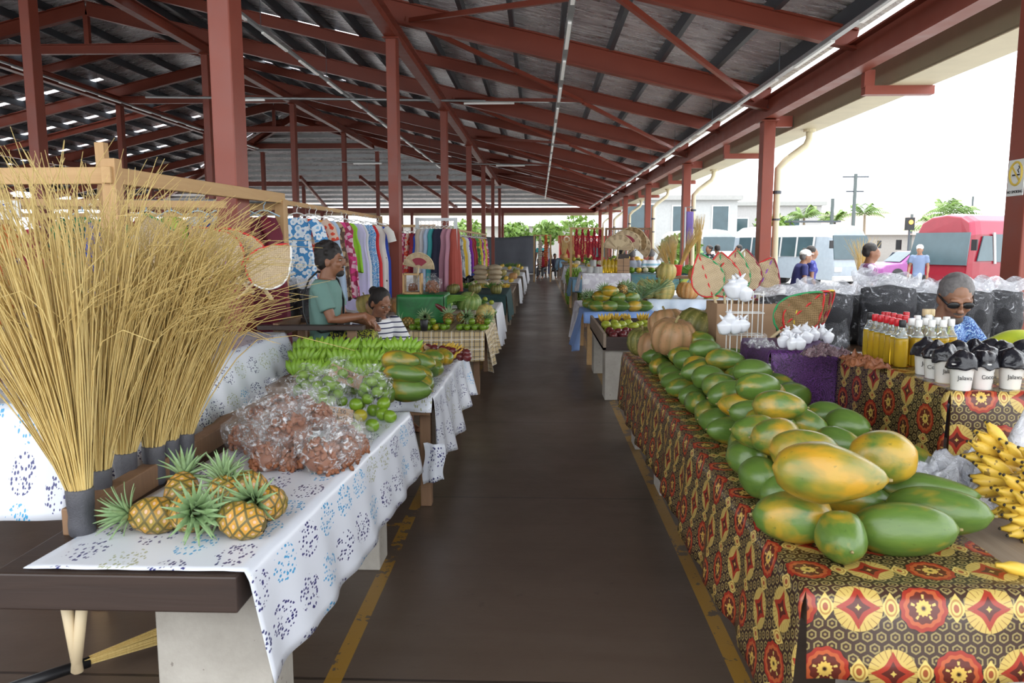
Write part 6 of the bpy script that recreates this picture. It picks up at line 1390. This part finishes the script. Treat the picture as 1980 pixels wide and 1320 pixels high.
split_labels(ob, ['left third', 'middle third', 'right third'], lambda o, s_, n: '%s at the back of the long table, %s, %s to the viewer' % (o.data.name.split('.')[0].replace('_', ' '), s_, n))
# green banana bunches standing on the floor at the aisle
e = empty('banana_bunch', (.92, 20.4, 0), label='tall stalk of green bananas standing on the floor beside the aisle', cat='bananas')
m = M(); r = random.Random(1)
obj('stalk', M().tube([(0, 0, 0), (0, 0, .95)], .035, 8), m_stem, e)
for l in range(11):
    m = M()
    for i in range(16): a = 2 * PI * i / 16 + l * .2; rr = .17 + .03 * sin(l); m.tube([(.05 * cos(a), .05 * sin(a), .08 + l * .08), (rr * cos(a), rr * sin(a), .08 + l * .08), (rr * 1.15 * cos(a), rr * 1.15 * sin(a), .19 + l * .08)], [.014, .024, .010], 5)
    obj('banana_hand', m, m_grn_banana, e, smooth=True)
b2 = dup(e, (1.14, 20.15, 0), .5, (.9, .9, .8), label='shorter stalk of green bananas right of the tall one by the aisle'); b3 = dup(e, (.96, 20.9, 0), 1.5, (.9, .9, 1.02), label='stalk of green bananas directly behind the tall one by the aisle')
# right aisle tables receding
def rt(y0, y1, label, mt, items, z=.80, x1=2.1, dl=.4): far_table(.80, x1, y0, y1, label, mt, {'dl': dl, 'df': .3} if mt else {}, items, z)
rt(18.2, 19.6, 'the stall with a blue crate right of the aisle', m_stripe_far, [('r', m_yel_banana, 'yellow fruit', 12, .12), ('l', m_leaf, 'leafy green', 5, .3)])
rt(21.4, 24, 'the second far stall right of the aisle', m_wcloth, [('b', m_yel_banana, 'yellow banana hand', 9, .1), ('r', m_garlic, 'pale taro', 12, .14), ('r', m_lime, 'green fruit', 14, .13)], .95)
rt(25, 28, 'the third far stall right of the aisle', None, [('r', m_ripe_lime, 'orange fruit', 12, .14), ('l', m_leaf, 'leafy green', 6, .35), ('b', m_yel_banana, 'yellow banana hand', 8, .1)], 1.0)
rt(30, 34, 'the farthest stall right of the aisle', m_stripe_far, [('k', PK_O, 'orange pumpkin', 6, .3), ('r', m_yel_banana, 'yellow fruit', 14, .15)], 1.0)
far_table(3.0, 5.4, 20.5, 22, 'the wide stall behind the men', m_wcloth, {'df': .3}, [('r', m_lime, 'green fruit', 18, .15), ('l', m_leaf, 'leafy green', 9, .35)], 1.0)
far_table(2.4, 3.5, 25, 29, 'the stall beside the striped shirt man', m_wcloth, {'df': .3}, [('r', m_yel_banana, 'yellow fruit', 16, .15), ('r', m_lime, 'green fruit', 16, .15)], 1.0)
# leis and necklaces
e = rack('r', (.82, 20.0, 2.02), (1.62, 20.0, 2.02), 'stand with a red crossbar hung with red flower garlands', m_pine)
m_lei = flat((.35, .01, .03), .8)
def garland(x, y, z, L, mt, label, nm='flower_garland', cat='garland', group='red flower garlands', r_=.028, step=.035):
    m = M(); n = int(L / step); rr = random.Random(int(x * 100))
    for i in range(n):
        for s_ in (-1, 1): m.ell((s_ * .035 * sin(PI * i / n) + rr.uniform(-.01, .01), rr.uniform(-.01, .01), -i * step), (r_, r_, r_ * .8), 6, 4)
    return obj(nm, m, mt, loc=(x, y, z), label=label, cat=cat, group=group)
for i in range(5): garland(.96 + i * .15, 20, 2.0, .75 + .1 * (i % 2), m_lei, 'dark red flower garland hanging by the aisle, %s from the left' % ordn(i, 'first'))
rack('r', (1.66, 19.4, 2.0), (2.75, 19.4, 2.0), 'rail of dark bead necklaces right of the red garlands', m_brown_wood)
for i in range(14):
    mt = m_black if i < 10 else flat((.25, .08, .05), .5); garland(1.74 + i * .072, 19.4, 1.98, .55 if i > 1 else .9, mt, '%s bead necklace on the rail, %s from the left' % ('black' if i < 10 else 'brown', ordn(i, 'first')), 'bead_necklace', 'necklace', 'bead necklaces on the rail', .014, .03)
# brooms and flags further back
def small_broom(x, y, z, h, lean, label, mt=m_straw, n=90, sp=.16, up=1):
    e = empty('straw_broom', (x, y, z), Euler((0, lean, 0)), label=label, cat='broom'); m = M(); r = random.Random(int(x * 50))
    for i in range(n): a = r.uniform(0, 6.28); q = r.random() ** .5; m.tube([(.02 * q * cos(a), .02 * q * sin(a), .1), (sp * .4 * q * cos(a), sp * .4 * q * sin(a), h * .55), (sp * q * cos(a), sp * q * sin(a), h * r.uniform(.8, 1))], [.004, .003, .002], 3, cap=False)
    obj('bristles', m, mt, e, kind='stuff'); obj('binding', M().tube([(0, 0, 0), (0, 0, .12)], .028, 8), m_dark_wood, e); return e
obj('red_tub', M().lathe([(.14, 0), (.16, .01), (.18, .20), (.19, .21)], 18), COLR['red'], smooth=True, loc=(2.62, 15.3, 1.02), label='red tub holding straw brooms beyond the pumpkins', cat='tub')
simple_table(2.35, 3.3, 15.1, 15.7, 1.02, 'dark table under the red tub of brooms')
small_broom(2.58, 15.3, 1.10, .62, -.45, 'short brown broom leaning left in the red tub'); small_broom(2.62, 15.3, 1.10, .62, -.1, 'short brown broom upright in the red tub'); small_broom(2.72, 15.3, 1.10, .95, .38, 'tall golden broom leaning right from the red tub')
small_broom(3.50, 17.3, .99, 1.3, 0, 'golden broom hanging beside the second right column', n=120, sp=.14)
small_broom(5.1, 6.5 + 6, 1.0, .75, 0, 'thin dry reed bunch in front of the red bus', n=70, sp=.28); simple_table(4.9, 5.3, 12.3, 12.7, 1.0, 'small outdoor stand under the reed bunch', m_old_wood)
cloth('flag', 3.30, 3.46, 17.74, 17.76, 2.35, df=.75, mt=flat((.20, .14, .45), .7), seed=3, flare=.05, label='purple flag cloth hanging beside the second right column', cat='flag')
for i in range(6): small_broom(1.0 + (i % 3) * .4, 30.5 + i * .6, 1.01, 1.0, R.uniform(-.3, .3), 'reed broom upright at the far stalls, %s from the front' % ordn(i, 'first'), n=40, sp=.3)
for i in range(3): small_broom(3.2 + i * .3, 21.8, 1.01, .95, .5 - i * .3, 'pale reed broom beside the third right column, %s from the left' % ordn(i, 'first'), mt=m_straw2, n=70, sp=.2)
# purple netted sacks right of the pumpkins
for i, (x, z) in enumerate(((3.42, .80), (3.40, .42))): obj('purple_sack', M().ell((0, 0, .2), (.16, .15, .24), 16, 12).jitter(.02, 6, i), m_plum, smooth=True, loc=(x, 12.1, z), label='dark purple shiny sack at the end of the pumpkin row, %s' % ('upper' if i == 0 else 'lower'), cat='sack')
# people under the roof
m_st3 = stripes('striped_polo', [(.65, .70, .76), (.70, .72, .75), (.45, .12, .16), (.68, .70, .74), (.25, .45, .55), (.7, .72, .75)], .30)
def seat_for(x, y, h, who): obj('stool', M().box((0, 0, h - .06), (.36, .36, .05)).box((-.14, -.14, h / 2 - .05), (.04, .04, h - .08)).box((.14, -.14, h / 2 - .05), (.04, .04, h - .08)).box((-.14, .14, h / 2 - .05), (.04, .04, h - .08)).box((.14, .14, h / 2 - .05), (.04, .04, h - .08)), m_brown_wood, loc=(x, y, 0), label=' '.join(('stool under ' + who).split()[:13]), cat='stool')
def sitter(x, y, h, yaw, who, **kw): person((x, y, 0), yaw, who, sit=True, seat=h, vox=.02, **kw); seat_for(x, y, h, 'the ' + who)
sitter(2.78, 19.4, .62, .1, 'heavy grey-haired man seen from behind in a striped polo shirt', top=m_st3, bottom=m_black, hair=m_hair_grey)
sitter(2.38, 20.0, .60, -.3, 'grey-haired person in a pale grey shirt left of the striped man', top=flat((.40, .44, .52), .8), hair=m_hair_grey)
sitter(2.22, 20.9, .62, .3, 'man in a dark blue shirt, leftmost of the three seated backs', top=flat((.06, .10, .30), .8))
sitter(1.90, 16.1 + 2.1, .50, PI / 2, 'person with short hair in a black and white striped top by the oil jars', top=stripes('bw_stripe', [(.02, .02, .03), (.02, .02, .03), (.5, .5, .5)], .04))
sitter(1.85, 23.5, .62, PI, 'woman with long dark hair in a maroon top beyond the oil jars', top=m_lei, hairst='long', female=True)
def stander(x, y, yaw, who, z=0, **kw): return person((x, y, z), yaw, who, vox=.02, **kw)
stander(.10, 38, .2, 'person in a turquoise shirt standing at the far end of the aisle', top=flat((.05, .50, .55), .8), bottom=flat((.05, .05, .08)), k=.98)
stander(.42, 39, -.5, 'person in a pale shirt beside the turquoise one at the far aisle end', top=flat((.55, .55, .60), .8), bottom=flat((.05, .06, .15)), k=.98)
sitter(.20, 36.5, .40, 2.8, 'person in a maroon top crouching at the far end of the aisle', top=m_lei)
sitter(.75, 36.8, .40, -2.8, 'child in a dark shirt sitting at the far end of the aisle', top=flat((.03, .03, .05), .8), k=.9)
sitter(-2.0, 24, .5, 2.6, 'woman in a blue top seated beyond the stacked sacks', top=flat((.04, .08, .40), .8), female=True, hairst='bun')
sitter(5.3, 24.5, .7, 2.2, 'woman in a dark print top seated under the second right column', top=m_bw, female=True, hairst='bun')
garland(.30, 33.4, 1.97, 1.4, P1['orange'], 'orange and brown garland hanging by the grey tarpaulin', group='garlands by the tarpaulin', r_=.06, step=.09); garland(.05, 33.4, 1.97, 1.6, P1['beige lace'], 'beige garland hanging by the grey tarpaulin', group='garlands by the tarpaulin', r_=.06, step=.09)
rack('r', (-.2, 33.4, 1.98), (.5, 33.4, 1.98), 'small stand for garlands by the grey tarpaulin')
obj('flag_pole', M().tube([(0, 0, 0), (0, 0, 2.45), (.16, 0, 2.45)], .02, 6), m_galv, loc=(3.28, 17.75, 0), label='thin pole carrying the purple flag cloth', cat='pole')
# ---------------------------------------------------------------- outdoors
GZ = -.15
def building(x0, x1, y, d, h, label, col, roof=None, wins=(), z0=GZ, roofh=.6, sill=None):
    e = empty('building', ((x0 + x1) / 2, y + d / 2, z0), label=label, cat='building'); W = x1 - x0
    obj('wall', M().box((0, 0, h / 2), (W, d, h)), flat(col, .8), e)
    m = M(); o = .5
    if roof == 'flat' or roof is None: m.box((0, 0, h + .15), (W + .6, d + .6, .3)); rc = (.36, .36, .35)
    else:
        m.v = [(-W / 2 - o, -d / 2 - o, h), (W / 2 + o, -d / 2 - o, h), (W / 2 + o, d / 2 + o, h), (-W / 2 - o, d / 2 + o, h), (-W / 2 + d * .4, 0, h + roofh * 2), (W / 2 - d * .4, 0, h + roofh * 2)]; m.f = [[0, 1, 5, 4], [1, 2, 5], [2, 3, 4, 5], [3, 0, 4], [0, 3, 2, 1]]; m.mi = [0] * 5; rc = roof
    obj('roof', m, flat(rc, .7), e)
    for (wx, wz, ww, wh) in wins:
        f = obj('window', M().box((wx, -d / 2 - .02, wz), (ww + .16, .08, wh + .16)), m_white, e); obj('pane', M().box((wx, -d / 2 - .07, wz), (ww, .03, wh)), m_bus_glass, f)
    return e
building(8.0, 22, 62, 10, 4.7, 'long white two-storey building beyond the buses, right of the columns', (.42, .41, .41), None, [(-3, 3.2, 2.6, 1.0), (0.5, 3.2, 1.6, 1.0), (4, 3.2, 2.6, 1.0)])
building(5.6, 13.0, 52, 8, 4.6, 'white building with tall windows and green trim beyond the middle columns', (.42, .43, .43), None, [(-2.6, 3.1, 1.8, 2.4), (0, 3.1, 1.0, 2.2), (2.6, 3.1, 1.0, 2.2)])
building(24, 46, 78, 12, 2.6, 'low house with a broad pale roof behind the white bus', (.3, .28, .26), (.26, .2, .18), [], roofh=1.2)
building(48, 64, 88, 10, 3.2, 'pale pitched-roof house behind the palms', (.3, .28, .27), (.2, .17, .18), [], roofh=.9)
building(-16, 4.5, 75, 10, 3.4, 'long pale roofed building seen past the far end of the hall', (.32, .31, .29), (.33, .31, .29), [], roofh=.7)
# red kiosk wall with ring sign
e = empty('red_kiosk', (3.1, 54, GZ), label='red shop front with white ring sign beyond the far end of the hall', cat='kiosk')
obj('wall', M().box((0, 0, 1.1), (3.4, 1.8, 2.2)), flat((.36, .01, .01), .5), e); obj('awning', M().box((0, -1.2, 2.05), (3.6, .7, .5)), flat((.42, .015, .015), .5), e)
obj('window', M().box((1.0, -.92, 1.1), (.8, .04, .8)), m_bus_glass, e)
obj('ring', M().tube([(-1.25 + .17 * cos(a * PI / 10), -1.57, 2.05 + .17 * sin(a * PI / 10)) for a in range(21)], .035, 6, False), m_white, e)
text('vodafone', .40, m_white, e, (.15, -1.57, 1.93), (PI / 2, 0, 0))
# minibuses
def bus(x, y, yaw, col, roofc, label, L=6.4, W=2.0, H=2.5, lower=None, curtain=False):
    """local: front of the bus faces -X; side seen by the viewer at -Y"""
    e = empty('minibus', (x, y, GZ), yaw, label=label, cat='bus')
    body = M(); sec = []
    prof = [(-W / 2, .35), (-W / 2 - .01, .9), (-W / 2, 1.25), (-W / 2 + .10, 2.05), (-W / 2 + .22, H - .22), (-W / 2 + .5, H - .06), (0, H), (W / 2 - .5, H - .06), (W / 2 - .22, H - .22), (W / 2 - .10, 2.05), (W / 2, 1.25), (W / 2 + .01, .9), (W / 2, .35)]
    xs_ = [(0, .0), (.04, .25), (.18, .75), (.45, 1), (L - .2, 1), (L, .9)]
    for i, (xx, k) in enumerate(xs_):
        for (py, pz) in prof:
            t = (pz - .35) / (H - .35); slope = .55 * max(0, t - .38) if i < 4 else 0
            body.v.append((xx + slope * (1 if i < 3 else .8) + (.0 if i else 0), py * (.92 + .08 * k), .35 + (pz - .35) * (.97 + .03 * k)))
    n = len(prof)
    for i in range(len(xs_) - 1):
        for j in range(n): body.f.append([i * n + j, (i + 1) * n + j, (i + 1) * n + (j + 1) % n, i * n + (j + 1) % n]); body.mi.append(1 if 3 <= j <= 8 else 0)
    body.f += [list(range(n)), list(range((len(xs_) - 1) * n, len(xs_) * n))[::-1]]; body.mi += [0, 0]
    obj('body', body, [flat(col, .25), flat(roofc, .3)], e, bevel=.03)
    nw = 5
    for i in range(nw):
        x0 = 1.15 + i * (L - 1.5) / nw; w_ = (L - 1.5) / nw - .10
        for s_ in (-1, 1):
            m = M(); m.v = [(x0, s_ * (W / 2 + .02), 1.27), (x0 + w_, s_ * (W / 2 + .02), 1.27), (x0 + w_, s_ * (W / 2 - .06), 2.05), (x0, s_ * (W / 2 - .06), 2.05)]; m.f = [[0, 1, 2, 3]]; m.mi = [0]
            obj('side_window', m, m_bus_glass, e, solid=.03)
            fr = M(); fr.beam((x0 - .05, s_ * (W / 2 + .03), 1.22), (x0 - .05, s_ * (W / 2 - .05), 2.10), .09, .03); obj('window_pillar', fr, flat(roofc if not curtain else (.40, .40, .40), .4), e)
    m = M(); m.v = [(.0, -W / 2 + .08, 1.18), (.0, W / 2 - .08, 1.18), (.22, W / 2 - .16, 2.10), (.22, -W / 2 + .16, 2.10)]; m.f = [[0, 1, 2, 3]]; m.mi = [0]
    obj('windscreen', m, m_bus_glass, e, solid=.03)
    m = M(); m.v = [(.30, -W / 2 - .02, 1.30), (1.0, -W / 2 - .02, 1.30), (1.0, -W / 2 + .055, 2.0), (.62, -W / 2 + .055, 2.0)]; m.f = [[0, 1, 2, 3]]; m.mi = [0]; obj('side_window', m, m_bus_glass, e, solid=.03)
    for xx in (1.2, L - 1.3):
        for s_ in (-1, 1): w_ = obj('wheel', M().tube([(xx, s_ * (W / 2 - .22), .38), (xx, s_ * (W / 2 + .0), .38)], .38, 20), m_black, e); obj('hub_cap', M().tube([(xx, s_ * (W / 2 - .02), .38), (xx, s_ * (W / 2 + .02), .38)], .18, 14), m_galv, w_)
    obj('bumper', M().box((-.03, 0, .42), (.16, W * .96, .22)), flat((.5, .5, .5), .4), e, bevel=.03)
    for s_ in (-1, 1): obj('headlamp', M().box((-.02, s_ * W * .36, .78), (.06, .34, .18)), flat((.8, .8, .75), .15), e, bevel=.02)
    obj('mirror', M().box((-.1, -W / 2 - .18, 1.75), (.05, .16, .30)), m_black, e); obj('mirror', M().box((-.1, W / 2 + .18, 1.75), (.05, .16, .30)), m_black, e)
    obj('skirt_stripe', M().box((L / 2, -W / 2 - .012, .72), (L - .6, .02, .22)), flat(lower or col, .4), e)
    return e
bus(12.3, 31.0, math.radians(112), (.32, .37, .42), (.50, .50, .50), 'white minibus with broad windscreen parked behind the women in blue', lower=(.04, .06, .18), H=2.55)
bus(9.0, 39.0, math.radians(100), (.36, .38, .38), (.50, .50, .50), 'second white minibus seen between the columns further left', lower=(.25, .28, .32))
bus(11.5, 23.0, math.radians(28), (.22, .010, .022), (.28, .018, .05), 'red minibus with grey window frames at the right edge', L=7, lower=(.28, .012, .03), curtain=True, H=2.65)
def carbody(x, y, yaw, col, label, van=False):
    e = empty('car', (x, y, GZ), yaw, label=label, cat='car'); L, W = 4.1, 1.65
    P = [(0, .30), (0, .62), (.25, .78), (1.0, .88), (1.65, 1.40), (2.9, 1.45), (3.7, .95), (4.05, .85), (4.1, .30)]
    m = M(); n = len(P)
    for s_, k in ((-1, 1), (1, 1)): m.v += [(px, s_ * W / 2 * (1 - .12 * max(0, pz - .9) / .5), pz) for px, pz in P]
    m.f = [[i, i + 1, n + i + 1, n + i] for i in range(n - 1)] + [list(range(n))[::-1], list(range(n, 2 * n)), [0, n, 2 * n - 1, n - 1]]; m.mi = [0] * len(m.f)
    obj('body', m, flat(col, .25), e, bevel=.06)
    for s_ in (-1, 1):
        for x0, x1, a, b in ((1.2, 2.2, .30, 0), (2.3, 3.35, 0, .42)): g_ = M(); k = s_ * (W / 2 + .005); g_.v = [(x0, k, .92), (x1, k, .92), (x1 - b, k * .93, 1.36), (x0 + a, k * .93, 1.36)]; g_.f = [[0, 1, 2, 3]]; g_.mi = [0]; obj('side_window', g_, m_bus_glass, e, solid=.02)
        for xx in (.8, 3.3): obj('wheel', M().tube([(xx, s_ * .62, .31), (xx, s_ * .84, .31)], .31, 18), m_black, e)
    m = M(); m.v = [(.98, -.66, .92), (.98, .66, .92), (1.60, .60, 1.38), (1.60, -.60, 1.38)]; m.f = [[0, 1, 2, 3]]; m.mi = [0]; obj('windscreen', m, m_bus_glass, e, solid=.02)
    return e
carbody(16.0, 38.0, .15, (.26, .07, .24), 'purple-pink hatchback parked behind the man in the floral shirt')
carbody(19.5, 43, .1, (.35, .35, .35), 'white car beyond the purple hatchback'); carbody(8.0, 33, 1.4, (.35, .36, .38), 'white car between the second and third right columns'); carbody(27, 45, .1, (.3, .31, .33), 'pale car far back between white minibus and red one')
# palms, trees, poles
def palm(x, y, h, cr, label, seed=0, n=15):
    e = empty('palm_tree', (x, y, GZ), label=label, cat='palm tree'); obj('trunk', M().tube([(0, 0, 0), (.05, 0, h * .5), (0, 0, h)], [.14, .10, .08], 8), flat((.28, .22, .16), .9), e); r = random.Random(seed); m = M()
    for i in range(n):
        a = 2 * PI * i / n + r.uniform(-.2, .2); el = r.uniform(.35, 1.35); d = Vector((cos(a), sin(a), 0)); s_ = Vector((-sin(a), cos(a), 0)); L = cr * r.uniform(.8, 1.1)
        for j in range(12):
            t = (j + 1) / 12; p = Vector((0, 0, h)) + d * L * t * cos(el) + Vector((0, 0, 1)) * (L * t * sin(el) - L * .55 * t * t)
            for sg in (-1, 1):
                ln = L * .34 * sin(PI * (t * .85 + .1)); q = p + s_ * sg * ln * .8 + d * ln * .45 - Vector((0, 0, ln * .45)); k = len(m.v); m.v += [tuple(p), tuple(p + d * .10 + Vector((0, 0, .01))), tuple(q)]; m.f.append([k, k + 1, k + 2]); m.mi.append(0)
    obj('fronds', m, m_palmleaf, e, solid=.01); return e
palm(19.0, 57, 3.6, 2.0, 'small palm left of the row behind the white minibus', 1); palm(21.5, 58, 3.4, 1.8, 'small palm second from the left behind the white minibus', 2); palm(24.5, 60, 3.9, 2.2, 'palm in the middle of the row behind the floral shirt man', 3); palm(27.0, 52, 3.5, 2.4, 'large bright palm left of the red minibus', 4, 20); palm(30.5, 60, 4.2, 2.2, 'palm seen above the red minibus roof', 5); palm(25.0, 50, 2.6, 2.2, 'low palm touching the large bright one', 6)
def tree(x, y, h, r_, label, seed, nm='leafy_tree'):
    e = empty(nm, (x, y, GZ), label=label, cat='tree'); obj('trunk', M().tube([(0, 0, 0), (0, 0, h * .7)], [.14, .08], 7), flat((.2, .15, .1), .9), e); m = M(); r = random.Random(seed)
    for i in range(420):
        d = Vector((r.gauss(0, 1), r.gauss(0, 1), r.gauss(0, 1))).normalized() * r.random() ** .33; p = Vector((0, 0, h)) + Vector((d.x * r_, d.y * r_, d.z * r_ * .75)); a, b = Vector((r.gauss(0, 1), r.gauss(0, 1), r.gauss(0, 1))).normalized() * .22, Vector((r.gauss(0, 1), r.gauss(0, 1), r.gauss(0, 1))).normalized() * .18
        k = len(m.v); m.v += [tuple(p - a), tuple(p + b), tuple(p + a), tuple(p - b)]; m.f.append([k, k + 1, k + 2, k + 3]); m.mi.append(0)
    obj('foliage', m, m_palmleaf, e, solid=.01); return e
tree(.6, 60, 2.6, 1.2, 'small leafy tree beyond the far end, above the tarpaulin', 1); tree(-1.9, 64, 2.6, 1.2, 'small leafy tree beyond the far end, left of the aisle', 2); tree(3.2, 63, 2.8, 1.7, 'leafy tree beyond the red shop front', 3); tree(6.2, 34.5, 1.5, .9, 'bush beside the second white minibus', 4, 'bush'); tree(16.5, 56, 2.6, 1.6, 'bushy tree right of the long white building', 5); tree(13.0, 46, 1.8, 1.2, 'low bush in front of the long white building', 6, 'bush'); tree(-6, 66, 2.7, 1.5, 'leafy tree beyond the far end at the left', 7)
def pole(x, y, h, label, arms=()):
    e = empty('utility_pole', (x, y, GZ), label=label, cat='utility pole'); obj('post', M().tube([(0, 0, 0), (0, 0, h)], .13, 8), flat((.10, .12, .12), .7), e)
    for z, w_ in arms: obj('crossarm', M().box((0, 0, z), (w_, .1, .1)), m_grey_steel, e)
pole(22.1, 56, 6.6, 'tall utility pole with two crossarms above the white minibus', ((6.4, 1.8), (5.4, 1.2))); pole(20.6, 56, 4.9, 'shorter dark pole left of the tall utility pole'); pole(54, 100, 7.6, 'distant pole beside the near right column'); pole(36.4, 78, 3.6 + 1, 'thin pole behind the palms')
e = empty('traffic_light', (22.3, 48, GZ), label='traffic light with orange lamp in front of the palms', cat='traffic light'); obj('post', M().tube([(0, 0, 0), (0, 0, 2.7)], .06, 8), m_grey_steel, e); obj('housing', M().box((0, 0, 2.95), (.45, .3, .75)), m_black, e)
m_amber = G('amber_lamp', .4, (.9, .3, .02)); m_amber.set('Emission Color', (1, .3, .03)); m_amber.set('Emission Strength', 2.0); obj('lamp', M().ell((0, -.17, 3.05), (.13, .04, .13), 12, 8), m_amber.m, e)
e = empty('canopy_frame', (18.6, 54, GZ), label='dark flat canopy frame behind the white minibus', cat='canopy'); obj('top', M().box((0, 0, 3.25), (3.2, 1.5, .1)), m_grey_steel, e)
for x in (-1.5, 1.5): obj('leg', M().box((x, 0, 1.6), (.08, .08, 3.2)), m_grey_steel, e)
# people outdoors
m_flor = m_print('purple_floral_shirt', [(.10, .04, .12), (.55, .50, .62), (.25, .10, .22), (.62, .60, .68)], 11, 'vor'); m_bl = m_print('blue_dress', [(.03, .04, .25), (.10, .12, .42), (.03, .03, .2)], 16)
stander(4.58, 11.0, -PI / 2 - .2, 'man with short black hair in a purple floral shirt walking past outside', z=-.12, top=m_flor, bottom=flat((.05, .05, .08)), skin=m_skin, sleeve=.7, headrot=(0, .05), k=1.03)
stander(4.75, 14.6, -PI / 2, 'woman in a white cap and dark blue dress outside, left of the pair', z=-.12, top=flat((.025, .03, .13), .8), bottom=flat((.025, .03, .13), .8), skirt=True, female=True, lean=.25, cap=m_white, hair=m_hair_grey, skin=m_skin2, k=.97)
stander(5.15, 15.0, -PI / 2 - .1, 'woman with pinned black hair in a blue dress outside, right of the pair', z=-.12, top=m_bl, bottom=m_bl, skirt=True, female=True, hairst='bun', skin=m_skin2, k=1.0)
stander(10.45, 21.8, PI * .8, 'man in a pale cap and blue-grey shirt beside the red minibus', z=-.12, top=flat((.15, .20, .32), .8), cap=m_white, skin=m_skin2)
stander(6.1, 24, PI / 2, 'person in a dark blue shirt walking near the second right column', z=-.12, top=flat((.04, .06, .28), .8)); stander(5.55, 24.5, .3, 'person in a white and red shirt near the second right column', z=-.12, top=flat((.6, .5, .52), .8))
